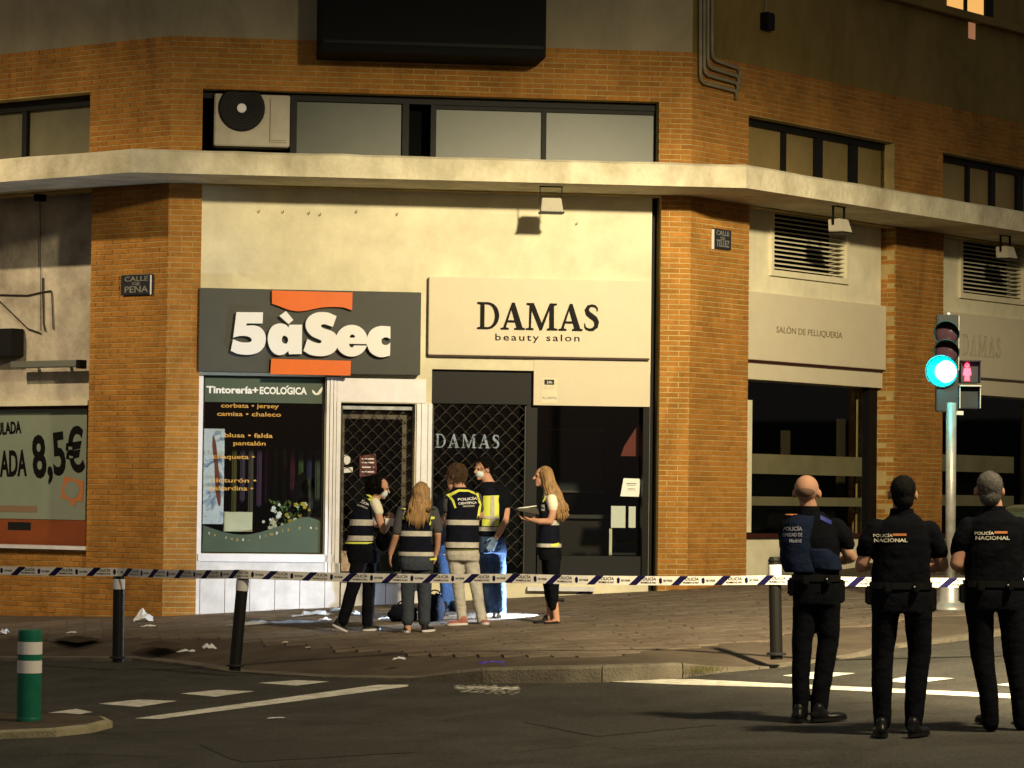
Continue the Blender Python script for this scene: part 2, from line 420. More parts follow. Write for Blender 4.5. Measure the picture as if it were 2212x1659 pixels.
# pavement: kerb back edge -> ramp -> flat (0.13 above the road plane) -> under the building
PH = .13
def ph_at(i): return kr[i][1]
bm = bmesh.new(); rows = []
for i in range(len(kr)):
    p0 = kr[i][0] + nrm[i] * KW; p1 = kr[i][0] + nrm[i] * (KW + 1.0)
    h0 = kr[i][1] - .006
    row = [(p0, -.2), (p0, h0), (p0.lerp(p1, .5), (h0 + PH) / 2 + (.005)), (p1, PH)]
    far = p1 + Vector((p1.x * .35, 14, 0)); row.append((far, PH))
    rows.append([bm.verts.new((p.x, p.y, gz(p.x, p.y, h))) for p, h in row])
for a, b in zip(rows, rows[1:]):
    for k in range(4): bm.faces.new([a[k], b[k], b[k + 1], a[k + 1]])
pavement = mk('pavement', bm, M['pavebase']); pavement['kind'] = 'structure'
# paving tiles
def inside_pave(x, y):
    p = Vector((x, y, 0))
    for fc in (FL, FC, FR):
        pass
    q = p - Vector((PLc.x, PLc.y, 0)); 
    if (p - FC.pt(0, 0)).dot(FC.n) < .05 and q.dot(FL.n) < .05 and (p - FR.pt(0, 0)).dot(FR.n) < .05: return False
    best = 1e9; sgn = 0
    for i in range(len(kr)):
        dd = (p - kr[i][0]).length
        if dd < best: best = dd; sgn = (p - kr[i][0]).dot(nrm[i])
    return sgn > KW + 1.02
TS = .40; up = Vector((-GA, -GB, 1)).normalized()
ta = R(7.7); tdx = Vector((math.cos(ta), math.sin(ta), 0)); tdy = Vector((-math.sin(ta), math.cos(ta), 0))
tiles = []
for i in range(-24, 30):
    for j in range(-26, 26):
        c = Vector((0, 33, 0)) + tdx * (i + .5 * (j % 2)) * TS + tdy * j * TS * .5
        if j % 1: continue
        if inside_pave(c.x, c.y) and abs(c.x) < .165 * c.y + .6: tiles.append(c)
tiles.sort(key=lambda c: c.y)
def tile_mesh(t):
    bm = bmesh.new(); hx, hy = TS / 2 - .003, TS / 4 - .003
    vs = []
    for ox, oy in ((-hx, -hy), (hx, -hy), (hx, hy), (-hx, hy)):
        d = tdx * ox + tdy * oy; vs.append(Vector((d.x, d.y, gz(d.x, d.y) + .010)))
    b = [bm.verts.new(v) for v in vs]; a = [bm.verts.new(v - Vector((0, 0, .02))) for v in vs]
    bm.faces.new(b)
    for k in range(4): bm.faces.new([a[k], a[(k + 1) % 4], b[(k + 1) % 4], b[k]])
    me = bpy.data.meshes.new('paving_tile'); bmesh.ops.recalc_face_normals(bm, faces=bm.faces); bm.to_mesh(me); bm.free(); me.materials.append(M['tile'])
    setcol(me, lambda p: (t, t * .98, t * .96, 1)); return me
TM = [tile_mesh(t) for t in (.90, .94, .97, 1.0, 1.03, 1.07)]
for c in tiles[:300]:
    link('paving_tile', random.choice(TM), Vector((c.x, c.y, gz(c.x, c.y, PH) + random.uniform(-.002, .003))), pavement)
bm = bmesh.new(); tones = []
for c in tiles[300:]:
    hx, hy = TS / 2 - .003, TS / 4 - .003; z = random.uniform(-.002, .003); vs = []
    for ox, oy in ((-hx, -hy), (hx, -hy), (hx, hy), (-hx, hy)):
        d = c + tdx * ox + tdy * oy; vs.append(Vector((d.x, d.y, gz(d.x, d.y, PH) + .010 + z)))
    b = [bm.verts.new(v) for v in vs]; a = [bm.verts.new(v - Vector((0, 0, .02))) for v in vs]
    bm.faces.new(b); tones.append(random.uniform(.90, 1.07))
    for k in range(4): bm.faces.new([a[k], a[(k + 1) % 4], b[(k + 1) % 4], b[k]])
me = None
if tones:
    o = mk('paving_tiles', bm, M['tile'], pavement); o['kind'] = 'stuff'
    setcol(o.data, lambda p: (tones[p.index // 5],) * 3 + (1,))
# dark service covers in the pavement
for (x0, y0, x1, y1) in ((112, 1376, 222, 1392), (300, 1386, 400, 1404)):
    pts = [onG(x0, (y0 + y1) / 2, PH), onG((x0 + x1) / 2, y1, PH), onG(x1, (y0 + y1) / 2, PH), onG((x0 + x1) / 2, y0, PH)]
    plane_obj('service_cover', [(p.x, p.y) for p in pts], PH + .016, M['dark_frame'], kind=None, parent=pavement)
# road markings
def mark(pts, name='road_marking'):
    ps = [onG(x, y) for x, y in pts]
    return plane_obj(name, [(p.x, p.y) for p in ps], .004, M['paint'])
mark([(290, 1553), (345, 1554), (880, 1484), (883, 1480), (815, 1480)], 'stop_line')
mark([(1265, 1471), (1310, 1468), (1500, 1468), (1700, 1478), (2240, 1502), (2240, 1512), (1700, 1486), (1450, 1479)], 'stop_line')
for q in ([(66, 1546), (165, 1532), (200, 1539), (105, 1555)], [(212, 1521), (300, 1512), (383, 1515), (300, 1528)], [(390, 1499), (470, 1491), (550, 1494), (465, 1506)], [(557, 1476), (640, 1470), (712, 1473), (640, 1482)],
          [(1690, 1460), (1760, 1452), (1848, 1455), (1762, 1468)], [(1905, 1472), (1960, 1462), (2062, 1466), (1975, 1477)], [(2150, 1480), (2215, 1472), (2300, 1476), (2230, 1488)]):
    mark(q, 'crossing_mark')
rn_ = random.Random(2)
bm = bmesh.new()
for k in range(330):
    x = rn_.uniform(985, 1120); y = 1487 + (x - 1050) * .02 + rn_.gauss(0, 2.2) + (8 if rn_.random() < .2 else 0); p = onG(x, y); r_ = rn_.uniform(.006, .02)
    vs = [bm.verts.new((p.x + r_ * q * 1.6, p.y + r_ * w_ * 1.2, gz(p.x + r_ * q * 1.6, p.y + r_ * w_ * 1.2, .0042 + k * .00001))) for q, w_ in ((-1, -.3), (.2, -1), (1, .1), (.1, .8))]; bm.faces.new(vs)
o = mk('worn_marking', bm, M['paint']); o['kind'] = 'structure'
M['crack'] = mat('crack', (.02, .018, .015), .95)
for k, (pts, wd) in enumerate(((((610, 1562), (700, 1556), (790, 1563), (900, 1555), (1010, 1560)), .006), (((1120, 1625), (1260, 1612), (1400, 1620), (1500, 1610)), .008), (((20, 1640), (160, 1628), (330, 1636), (420, 1630)), .007), (((1240, 1530), (1330, 1536), (1460, 1528), (1600, 1537)), .005))):
    bm = bmesh.new(); rows = []; W_ = [onG(x, y) for x, y in pts]; F_ = []
    for a, b in zip(W_, W_[1:]):
        for i in range(12): q = a.lerp(b, i / 12); F_.append(q + Vector((0, rn_.gauss(0, .02), 0)))
    for q in F_: w2 = wd * rn_.uniform(.3, 1.3); rows.append([bm.verts.new((q.x, q.y - w2, gz(q.x, q.y - w2, .0045))), bm.verts.new((q.x, q.y + w2, gz(q.x, q.y + w2, .0045)))])
    for a, b in zip(rows, rows[1:]): bm.faces.new([a[0], b[0], b[1], a[1]])
    o = mk('road_crack', bm, M['crack']); o['kind'] = 'structure'
for k, (pts, c_) in enumerate((([(1130, 1560), (1420, 1545), (1560, 1566), (1290, 1592)], (.086, .080, .068)), ([(430, 1610), (820, 1596), (900, 1625), (520, 1648)], (.080, .074, .062)))):
    W_ = []
    for i in range(4):
        a, b = pts[i], pts[(i + 1) % 4]
        for j in range(8): t = j / 8; W_.append(onG(a[0] + (b[0] - a[0]) * t + rn_.gauss(0, 2.5), a[1] + (b[1] - a[1]) * t + rn_.gauss(0, .5)))
    plane_obj('asphalt_patch', [(p.x, p.y) for p in W_], .0035, mat('asphalt_patch_%d' % k, c_, .8, var=.45, vscale=38, bump=1.0, bscale=110))
c_ = onG(1010, 1530); o = plane_obj('manhole_cover', [(c_.x + .32 * math.cos(R(t)), c_.y + .32 * math.sin(R(t))) for t in range(0, 360, 15)], .006, M['dark_frame']) if False else None
# traffic island at the left
isl = [onG(x, y) for x, y in ((-120, 1604), (0, 1597), (120, 1592), (200, 1583), (243, 1572), (225, 1562), (150, 1556), (0, 1553), (-120, 1552))]
bm = bmesh.new(); a = [bm.verts.new((p.x, p.y, p.z - .1)) for p in isl]; b = [bm.verts.new((p.x, p.y, p.z + .05)) for p in isl]
cen = sum(isl, Vector()) / len(isl)
c2 = [bm.verts.new(Vector((p.x, p.y, p.z + .065)).lerp(cen + Vector((0, 0, .07)), .10)) for p in isl]
n_ = len(isl)
for k in range(n_): bm.faces.new([a[k], a[(k + 1) % n_], b[(k + 1) % n_], b[k]]); bm.faces.new([b[k], b[(k + 1) % n_], c2[(k + 1) % n_], c2[k]])
ik = mk('island_kerb', bm, mat('island_kerb_stone', (.36, .32, .20), .85, var=.3, vscale=6, bump=.5, bscale=60)); ik['kind'] = 'structure'
bm = bmesh.new()
vs = [bm.verts.new(Vector((p.x, p.y, p.z + .062)).lerp(cen + Vector((0, 0, .067)), .10)) for p in isl]; bm.faces.new(vs)
mk('traffic_island', bm, M['pavebase'])['kind'] = 'structure'

# ================================================================== BUILDING
building = empty('corner_building', FC.pt(SL / 2, 1.0), 'brick and plaster corner building with shops under a concrete canopy slab', 'building')
CH = .063; BL = .262
_, ZS0 = FC.hit(1490, 403, 1.1)      # slab underside
_, ZS1 = FC.hit(1490, 352, 1.1)      # slab top
ZB = FC.hit(1490, 113)[1]            # brick / render border
ZT = 11.5; Z0 = -.6
brick_rects = []   # (face, s0, s1, z0, z1, offset)
def cells(s0, s1, z0, z1, holes):
    xs = sorted(set([s0, s1] + [min(max(h[k], s0), s1) for h in holes for k in (0, 1)]))
    zs = sorted(set([z0, z1] + [min(max(h[k], z0), z1) for h in holes for k in (2, 3)]))
    for a, b in zip(xs, xs[1:]):
        for c, d in zip(zs, zs[1:]):
            if b - a < 1e-4 or d - c < 1e-4: continue
            if not any(h[0] - 1e-5 <= a and b <= h[1] + 1e-5 and h[2] - 1e-5 <= c and d <= h[3] + 1e-5 for h in holes): yield a, b, c, d
def wallobj(name, fc, s0, s1, z0, z1, holes, o0, o1, m):
    bm = bmesh.new()
    for a, b, c, d in cells(s0, s1, z0, z1, holes): fbox(bm, fc, a, b, c, d, o0, o1)
    return mk(name, bm, m, building)
# --- pixel-measured limits
def S(fc, x, y, o=0): return fc.hit(x, y, o)[0]
def Z(fc, x, y, o=0): return fc.hit(x, y, o)[1]
c_pl1 = S(FC, 429, 900); c_pr0 = S(FC, 1424, 900)         # centre piers
r_p1 = S(FR, 1616, 800); r_q0 = S(FR, 1933, 900); r_q1 = S(FR, 2036, 900)
l_p0 = S(FL, 191, 900)
RS, LS = 16.0, -14.0
zl = lambda fc, x, y, o=0: Z(fc, x, y, o)
# windows of the strip above the slab
wc = (S(FC, 437, 280), S(FC, 1424, 280), ZS1 - .02, Z(FC, 1000, 207))
wl = (LS + .5, S(FL, 194, 270), ZS1 - .02, Z(FL, 100, 207))
wr1 = (S(FR, 1617, 320), S(FR, 1935, 330), ZS1 - .02, Z(FR, 1780, 279))
wr2 = (S(FR, 2037, 380), S(FR, 2037, 380) + (wr1[1] - wr1[0]), ZS1 - .02, wr1[3])
BK = .006
wallobj('brick_wall', FC, SL + .002, -.002, ZS1 - .3, ZB, [wc], -.30, -BK, M['mortar'])
wallobj('brick_wall', FL, LS, -.002, ZS1 - .3, ZB, [wl], -.30, -BK, M['mortar'])
wallobj('brick_wall', FR, .002, RS, ZS1 - .3, ZB, [wr1, wr2], -.30, -BK, M['mortar'])
for fc, a, b in ((FC, SL, 0), (FL, LS, 0), (FR, 0, RS)):
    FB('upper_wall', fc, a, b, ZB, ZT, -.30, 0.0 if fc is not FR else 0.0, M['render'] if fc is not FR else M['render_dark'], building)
# piers below the slab
piers = [(FC, SL, c_pl1), (FC, c_pr0, 0), (FL, l_p0, 0), (FR, 0, r_p1), (FR, r_q0, r_q1)]
for fc, a, b in piers:
    FB('brick_pier', fc, a, b, Z0, ZS1 - .3, -.45 if fc is not FR else -.60, -BK, M['mortar'], building)
    brick_rects.append((fc, a, b, .4, ZS0, 0.0, []))
brick_rects.append((FC, SL, 0, ZS1, ZB, 0.0, [wc]))
brick_rects.append((FL, S(FL, -30, 300), 0, ZS1, ZB, 0.0, [wl]))
brick_rects.append((FR, 0, S(FR, 2235, 300), ZS1, ZB, 0.0, [wr1, wr2]))
# low brick base under the left shop window
zlb = Z(FL, 100, 1186, -.02)
FB('brick_wall', FL, LS, l_p0 - .003, Z0, zlb, -.4, -.05 - BK, M['mortar'], building)
brick_rects.append((FL, S(FL, -30, 1250), l_p0 - .003, .3, zlb, -.05, []))
# reveal (end face) of the second right-hand pier: bricks on its side
class Side(Face): pass
FQ = Face(FR.pt(r_q0, 0, -.0), 52.7 - 90)      # faces back along the right street
brick_rects.append((FQ, -.56, 0, .4, ZS0, 0.0, []))
FB('brick_pier', FQ, -.56, -.003, Z0, ZS0, -.05, -BK, M['mortar'], building)

bricks = []
for fc, a, b, z0, z1, off, holes in brick_rects:
    k0 = math.floor(z0 / CH)
    for k in range(k0, math.ceil(z1 / CH) + 1):
        zc0, zc1 = k * CH + .006, (k + 1) * CH - .006
        zc0, zc1 = max(zc0, z0), min(zc1, z1)
        if zc1 - zc0 < .015: continue
        j = math.floor(a / BL) - 1
        while j * BL < b:
            u0 = j * BL + (BL / 2 if k % 2 else 0) + .0055; u1 = u0 + BL - .011; j += 1
            u0c, u1c = max(u0, a), min(u1, b)
            if u1c - u0c < .02: continue
            segs = [(u0c, u1c)]
            for h in holes:
                if zc1 > h[2] + .004 and zc0 < h[3] - .004:
                    ns = []
                    for p, q in segs:
                        if q <= h[0] or p >= h[1]: ns.append((p, q))
                        else:
                            if p < h[0]: ns.append((p, h[0]))
                            if q > h[1]: ns.append((h[1], q))
                    segs = ns
            for p, q in segs:
                if q - p > .02: bricks.append((fc, p, q, zc0, zc1, off))
def vis_key(b):
    fc, p, q, z0, z1, off = b
    if fc is FC and p > c_pr0 - .01 and q < .01 and z1 < ZS0: return 0
    if fc is FR and q < r_p1 + .01 and z1 < ZS0: return 1
    return 2
bricks.sort(key=lambda b: (vis_key(b), -b[3]))
tn = [.84, .90, .94, .97, 1.0, 1.0, 1.03, 1.08]
bmesh_cache = {}
def brick_mesh(wd, hg, t):
    key = (round(wd, 3), round(hg, 3), t)
    if key in bmesh_cache: return bmesh_cache[key]
    bm = bmesh.new(); quadbox(bm, [Vector(p) for p in ((-wd / 2, .02, 0), (wd / 2, .02, 0), (wd / 2, .02, hg), (-wd / 2, .02, hg), (-wd / 2 + .001, -.0, .001), (wd / 2 - .001, -.0, .001), (wd / 2 - .001, -.0, hg - .001), (-wd / 2 + .001, -.0, hg - .001))])
    bmesh.ops.recalc_face_normals(bm, faces=bm.faces)
    me = bpy.data.meshes.new('brick'); bm.to_mesh(me); bm.free(); me.materials.append(M['brick'])
    setcol(me, lambda p: (t, t * (1 - (t - 1) * .2), t * .97, 1)); bmesh_cache[key] = me
    return me
for fc, p, q, z0, z1, off in bricks[:300]:
    me = brick_mesh(q - p, z1 - z0, random.choice(tn))
    link('brick', me, fc.pt((p + q) / 2, z0, off + random.uniform(-.001, .003)), building, rotz=fc.a)
V = []; Fs = []; tones = []
for fc, p, q, z0, z1, off in bricks[300:]:
    e = off + random.uniform(-.001, .003); base = len(V)
    for o_ in (off - .02, e):
        V += [fc.pt(p, z0, o_), fc.pt(q, z0, o_), fc.pt(q, z1, o_), fc.pt(p, z1, o_)]
    Fs += [tuple(base + i for i in f) for f in ((4, 5, 6, 7), (0, 1, 5, 4), (1, 2, 6, 5), (2, 3, 7, 6), (3, 0, 4, 7))]
    tones.append(random.choice(tn))
org = FC.pt(SL / 2, 1.0)
me = bpy.data.meshes.new('bricks'); me.from_pydata([v - org for v in V], [], Fs); me.materials.append(M['brick'])
setcol(me, lambda p: (tones[p.index // 5], tones[p.index // 5] * .99, tones[p.index // 5] * .97, 1))
o = link('bricks', me, org, building); o['kind'] = 'stuff'

# --- canopy slab (one polygon following the three faces)
def slab(name, o_out, o_in, z0, z1, m, parent):
    def corner(P, f1, f2, o):
        n1, n2 = f1.n, f2.n; d = (n1 + n2) / (1 + n1.dot(n2)); return Vector((P.x, P.y, 0)) + d * o
    PL, PR_ = PLc, PRc
    def ring(o): return [FL.pt(LS, 0, o), corner(PL, FL, FC, o), corner(PR_, FC, FR, o), FR.pt(RS, 0, o)]
    A = ring(o_out); B = ring(o_in)
    # subdivide for a slightly uneven edge
    def sub(P):
        out = []
        for a, b in zip(P, P[1:]):
            n = 24
            for k in range(n): out.append(a.lerp(b, k / n))
        out.append(P[-1]); return out
    A = sub(A); B = sub(B); bm = bmesh.new(); rows = []
    for a, b in zip(A, B):
        j = Vector((0, 0, random.uniform(-.006, .006))); i = Vector((random.uniform(-.004, .004), random.uniform(-.004, .004), 0))
        rows.append([bm.verts.new(b + Vector((0, 0, z0))), bm.verts.new(a + Vector((0, 0, z0)) + i), bm.verts.new(a + Vector((0, 0, z1 - .03)) + i + j), bm.verts.new(a.lerp(b, .03) + Vector((0, 0, z1)) + j), bm.verts.new(b + Vector((0, 0, z1)))])
    for r, q in zip(rows, rows[1:]):
        for k in range(5): bm.faces.new([r[k], q[k], q[(k + 1) % 5], r[(k + 1) % 5]])
    bm.faces.new(rows[0]); bm.faces.new(rows[-1][::-1])
    return mk(name, bm, m, parent)
slab('canopy_slab', 1.1, -.30, ZS0, ZS1, M['concrete'], building)
# roof + back walls so that light does not leak
bm = bmesh.new(); poly = [FL.pt(LS, 0, -.05), PLc.copy(), PRc.copy(), FR.pt(RS, 0, -.05), FR.pt(RS, 0, -12), FL.pt(LS, 0, -12)]
v = [bm.verts.new((p.x, p.y, ZT - .02)) for p in poly]; bm.faces.new(v); mk('roof', bm, M['render'], building)
# interior shell: dark back walls and ceiling at 3.5 m depth
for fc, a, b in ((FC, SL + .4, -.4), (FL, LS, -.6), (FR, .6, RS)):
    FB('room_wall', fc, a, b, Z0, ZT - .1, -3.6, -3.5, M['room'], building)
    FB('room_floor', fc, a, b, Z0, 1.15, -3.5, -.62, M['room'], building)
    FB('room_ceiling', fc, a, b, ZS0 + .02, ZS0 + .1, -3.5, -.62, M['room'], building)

# ---------------------------------------------------------------- windows above the slab
def strip_window(fc, s0, s1, z0, z1, cuts, back=-.26, name='window', pane=M['frost'], fr=M['dark_frame'], head=.09):
    """cuts: list of (s_start, s_end, kind)"""
    bm = bmesh.new(); fbox(bm, fc, s0, s1, z1 - head, z1 - .002, back - .03, back + .05)
    fbox(bm, fc, s0, s1, z0, z0 + .05, back - .03, back + .05)
    wn = mk(name, bm, fr, building)
    for a, b, kind in cuts:
        if kind == 'f': FB('mullion', fc, a, b, z0 + .05, z1 - head, back - .03, back + .045, fr, wn)
        elif kind == 'p':
            FB('pane', fc, a, b, z0 + .05, z1 - head, back - .02, back - .01, pane, wn)
        elif kind == 'q':
            FB('pane', fc, a + .03, b - .03, z0 + .09, z1 - head - .05, back - .02, back - .01, pane, wn)
            bm = bmesh.new()
            for r in cells(a, b, z0 + .05, z1 - head, [(a + .03, b - .03, z0 + .09, z1 - head - .05)]): fbox(bm, fc, *r, back - .025, back + .02)
            mk('sash', bm, fr, wn)
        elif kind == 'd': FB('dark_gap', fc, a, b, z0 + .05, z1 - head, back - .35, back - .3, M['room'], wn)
    return wn
cx = lambda x: S(FC, x, 270, -.25)
strip_window(FC, wc[0], wc[1], wc[2], wc[3], [(cx(438), cx(462), 'd'), (cx(462), cx(627), 'd'), (cx(627), cx(641), 'f'), (cx(641), cx(869), 'p'), (cx(869), cx(883), 'f'), (cx(883), cx(930), 'd'),
    (cx(930), cx(937), 'f'), (cx(937), cx(1175), 'q'), (cx(1175), cx(1419), 'q'), (cx(1419), wc[1], 'f')])
lx = lambda x: S(FL, x, 270, -.25)
strip_window(FL, lx(-160), wl[1], wl[2], wl[3], [(lx(-160), lx(-60), 'p'), (lx(-60), lx(-52), 'f'), (lx(-52), lx(52), 'p'), (lx(52), lx(62), 'f'), (lx(62), wl[1], 'p')], pane=mat('frosted_pane_dim', (.13, .12, .07), .4, var=.25, vscale=1.5), head=.13)
rx = lambda x: S(FR, x, 340, -.2)
strip_window(FR, wr1[0], wr1[1], wr1[2], wr1[3], [(rx(1612), rx(1689), 'p'), (rx(1689), rx(1695), 'f'), (rx(1695), rx(1760), 'p'), (rx(1760), rx(1774), 'f'), (rx(1774), rx(1835), 'p'), (rx(1835), rx(1850), 'f'), (rx(1850), rx(1913), 'p'), (rx(1913), wr1[1], 'f')], back=-.22, pane=M['frost_warm'])
dd = wr2[0] - wr1[0]
rx2 = lambda x: S(FR, x, 400, -.2)
strip_window(FR, wr2[0], wr2[1], wr2[2], wr2[3], [(wr2[0], rx2(2087), 'p'), (rx2(2087), rx2(2092), 'f'), (rx2(2092), rx2(2138), 'p'), (rx2(2138), rx2(2147), 'f'), (rx2(2147), rx2(2195), 'p'), (rx2(2195), rx2(2208), 'f'), (rx2(2208), rx2(2260), 'p'), (rx2(2260), wr2[1], 'f')], back=-.22, pane=M['frost_warm'])

# air conditioner in the strip window
ac = empty('air_conditioner', FC.pt((cx(463) + cx(626)) / 2, wc[2] + .06, -.2), 'pale outdoor air conditioning unit with round black fan grille in the first floor window strip', 'air conditioner')
a_, b_, c_, d_ = pxr(FC, 463, 204, 626, 316, -.12)
FB('casing', FC, a_, b_, c_, d_, -.50, -.12, M['acbox'], ac, bev=.012)
fs, fz = FC.hit(522, 234, -.12); fr_ = (cx(573) - cx(472)) / 2
bm = bmesh.new(); lathe(bm, FC.pt(fs, fz, -.119), [(fr_, 0), (fr_, .012), (fr_ * .92, .016), (.02, .004)], 32, FC.n); fg = mk('fan_guard', bm, M['black_frame'], ac, smooth=False)
bm = bmesh.new()
for k in range(7):
    r = fr_ * (k + 1.3) / 8.4; tube(bm, [FC.pt(fs + r * math.cos(R(t)), fz + r * math.sin(R(t)), -.10) for t in range(0, 361, 20)], .003, 4, False)
mk('guard_ring', bm, M['dark_metal'], ac)
bm = bmesh.new(); lathe(bm, FC.pt(fs, fz, -.105), [(.056, 0), (.056, .012), (.04, .018)], 20, FC.n); mk('fan_hub', bm, M['letter_white'], ac)
FB('side_panel', FC, cx(581), cx(583), c_ + .05, d_ - .04, -.119, -.113, M['pipe'], ac)
for dz in (.05, .075): FB('badge_strip', FC, cx(583), cx(617), c_ + dz, c_ + dz + .008, -.119, -.114, M['pipe'], ac)

# ---------------------------------------------------------------- centre ground floor
WO = -.13      # wall plane behind the brick face
zmid = lambda x, y, o=WO: Z(FC, x, y, o)
xs = lambda x, y=900, o=WO: S(FC, x, y, o)
s_wl, s_wr = c_pl1 + .002, c_pr0 - .002
z_wintop = zmid(570, 812); z_winbot = zmid(570, 1196)
z_doortop = zmid(815, 871); z_white = zmid(815, 790)
z_d2top = zmid(1040, 872); z_blk = zmid(1040, 799)
z_rtop = zmid(1280, 877); z_rbot = zmid(1280, 1199)
holes = [(xs(437), xs(702), z_winbot, z_wintop), (xs(735), xs(897), Z0, z_doortop), (xs(932), xs(1404) - .001, Z0, z_blk)]
wallobj('shop_wall', FC, s_wl, xs(1404), Z0, ZS0 + .02, holes, -.55, WO, M['plaster'])
FB('door_jamb', FC, xs(1404), s_wr, Z0, ZS0, -.55, -.30, M['black_frame'], building)
FB('lintel_panel', FC, xs(1152), xs(1403), z_rtop, zmid(1270, 778), -.20, WO + .012, M['sign_cream'], building)
FB('shutter_box', FC, xs(932) + .002, xs(1152) - .003, z_d2top, z_blk - .002, -.50, -.22, M['dark_frame'], building)
# small hooks along the wall top
for x, y in ((560, 457), (612, 458), (668, 461), (692, 464), (770, 458), (858, 463), (1245, 484)):
    s_, z_ = FC.hit(x, y, WO); bm = bmesh.new(); tube(bm, [FC.pt(s_, z_, WO), FC.pt(s_, z_ - .01, WO + .05), FC.pt(s_, z_ + .02, WO + .06)], .005, 5); mk('hook', bm, M['pipe'], building)
# vertical white frames of the dry cleaner
WF = M['white_frame']
def vbar(x0, x1, y0, y1, o1, m=WF, name='frame_post', o0=WO + .001, parent=None): return FBp(name, FC, x0, y0, x1, y1, o0, o1, m, parent or building, bev=.004)
bm = bmesh.new()
for x0, x1, o1 in ((703, 709, .05), (710.5, 717, .06), (718.5, 724, .05), (725.5, 734, .035)):
    a, b, c, d = pxr(FC, x0, 815, x1, 1240, WO); fbox(bm, FC, a, b, c, d, WO + .001, WO + o1)
mk('frame_post', bm, WF, building)
bm = bmesh.new()
for x0, x1, o1 in ((898, 907, .03), (908, 921, .045), (922.5, 931, .03)):
    a, b, c, d = pxr(FC, x0, 872, x1, 1250, WO); fbox(bm, FC, a, b, c, d, WO + .001, WO + o1)
mk('frame_post', bm, WF, building)
vbar(424.5, 436.5, 812, 1240, WO + .03)
FBp('fascia_panel', FC, 722, 818, 920, 869, WO + .001, WO + .02, WF, building)
# marble base and tiles
FBp('sill', FC, 427, 1197, 722, 1214, WO + .001, WO + .05, WF, building, bev=.004)
FBp('marble_base', FC, 424, 1215, 734, 1243, WO + .001, WO + .035, M['marble'], building)
x = 421
tile_w = 49.5
for k in range(7):
    a = S(FC, 432 + (k - 1) * 54.0 if k else 421, 1290, WO + .06); b = S(FC, 432 + k * 54.0 - 1.2, 1290, WO + .06)
    if k == 6: b = S(FC, 733, 1290, WO + .06)
    FB('base_tile', FC, a, b, Z0, Z(FC, 570, 1246, WO + .06), WO + .001, WO + .06 + random.uniform(-.002, .002), M['marble'], building)
# threshold steps
FBp('threshold', FC, 735, 1240, 929, 1258, WO - .3, WO + .03, M['marble'], building)
for k in range(4):
    FB('base_tile', FC, S(FC, 736 + k * 48.6, 1290, WO), S(FC, 736 + (k + 1) * 48.6 - 1.2, 1290, WO), Z0, Z(FC, 830, 1260, WO), WO - .3, WO + .015, M['marble'], building)
FBp('threshold', FC, 930, 1247, 1403, 1258, WO - .35, WO + .05, M['marble'], building)
FB('threshold_step', FC, xs(930), xs(1403), Z0, Z(FC, 1160, 1259, WO), WO - .3, WO + .02, M['plaster'], building)
FBp('step_edge', FC, 1140, 1268, 1285, 1277, WO + .03, WO + .12, M['marble'], building)

# dry cleaner's window
sw = empty('shop_window', FC.pt(xs(570), z_winbot, WO), None); sw.parent = building; sw.location = FC.pt(xs(570), z_winbot, WO) - wloc(building)
fr_bm = bmesh.new()
h0 = (xs(437), xs(702), z_winbot, z_wintop)
for r in cells(h0[0], h0[1], h0[2], h0[3], [(h0[0] + .025, h0[1] - .025, h0[2] + .012, h0[3] - .012)]): fbox(fr_bm, FC, *r, -.24, -.18)
mk('window_frame', fr_bm, M['dark_frame'], sw)
FB('pane', FC, h0[0] + .025, h0[1] - .025, h0[2] + .012, h0[3] - .012, -.215, -.209, M['glass'], sw)
GO = -.2045
bm = bmesh.new(); a, b, c, d = pxr(FC, 440, 815, 702, 870, GO); fbox(bm, FC, a + .012, b - .012, c, d - .012, GO - .003, GO); mk('green_banner', bm, M['green_vinyl'], sw)
# lower green wave
bm = bmesh.new(); top = []; n_ = 28
for k in range(n_ + 1):
    x = 439 + (701 - 439) * k / n_; t = k / n_
    y = 1140 + 15 * math.sin(t * math.pi * 1.9 - .35) + (-8 if t > .7 else 0) * math.sin((t - .7) / .3 * math.pi)
    top.append((FC.hit(x, y, GO)))
bb = [(h0[1] - .026, h0[2] + .014), (h0[0] + .026, h0[2] + .014)]
put(bm, curve_mesh([[(min(max(s_, h0[0] + .026), h0[1] - .026), z_) for s_, z_ in top] + bb], .0015), lambda v: FC.pt(v.x, v.y, GO + v.z)); mk('green_wave', bm, M['green_vinyl'], sw)
def ftext(s, fc, px, py, hpx, o, m, parent, name='lettering', bold=0.0, ex=.003, space=1.0, sx=1.0, rot=0.0, align='CENTER', wpx=None, shear=0.0):
    s_, z_ = fc.hit(px, py, o); k = (fc.hit(px, py - hpx, o)[1] - z_)
    dat = text_mesh(s, k * 1.38, bold * k, ex, space, align, shear, sx)
    if wpx:
        w_ = max(v.x for v in dat[0]) - min(v.x for v in dat[0]); tgt = fc.hit(px + wpx / 2, py, o)[0] - fc.hit(px - wpx / 2, py, o)[0]
        f = tgt / w_; mid = (max(v.x for v in dat[0]) + min(v.x for v in dat[0])) / 2
        for v in dat[0]: v.x = (v.x - mid) * f
    bm = bmesh.new(); put(bm, dat, face_fn(fc, s_, z_, o + ex, rot)); return mk(name, bm, m, parent)
ftext('Tintorería+', FC, 502, 843, 15, GO + .001, M['white_vinyl'], sw, bold=.05, wpx=112, rot=.005)
ftext('ECOLOGICA', FC, 612, 845, 15, GO + .001, M['white_vinyl'], sw, bold=.05, wpx=102, rot=.005)
bm = bmesh.new()
lf = smooth_closed([(674, 842), (680, 846), (684, 850), (690, 842), (697, 835), (695, 846), (688, 853), (681, 853), (676, 849)], 3)
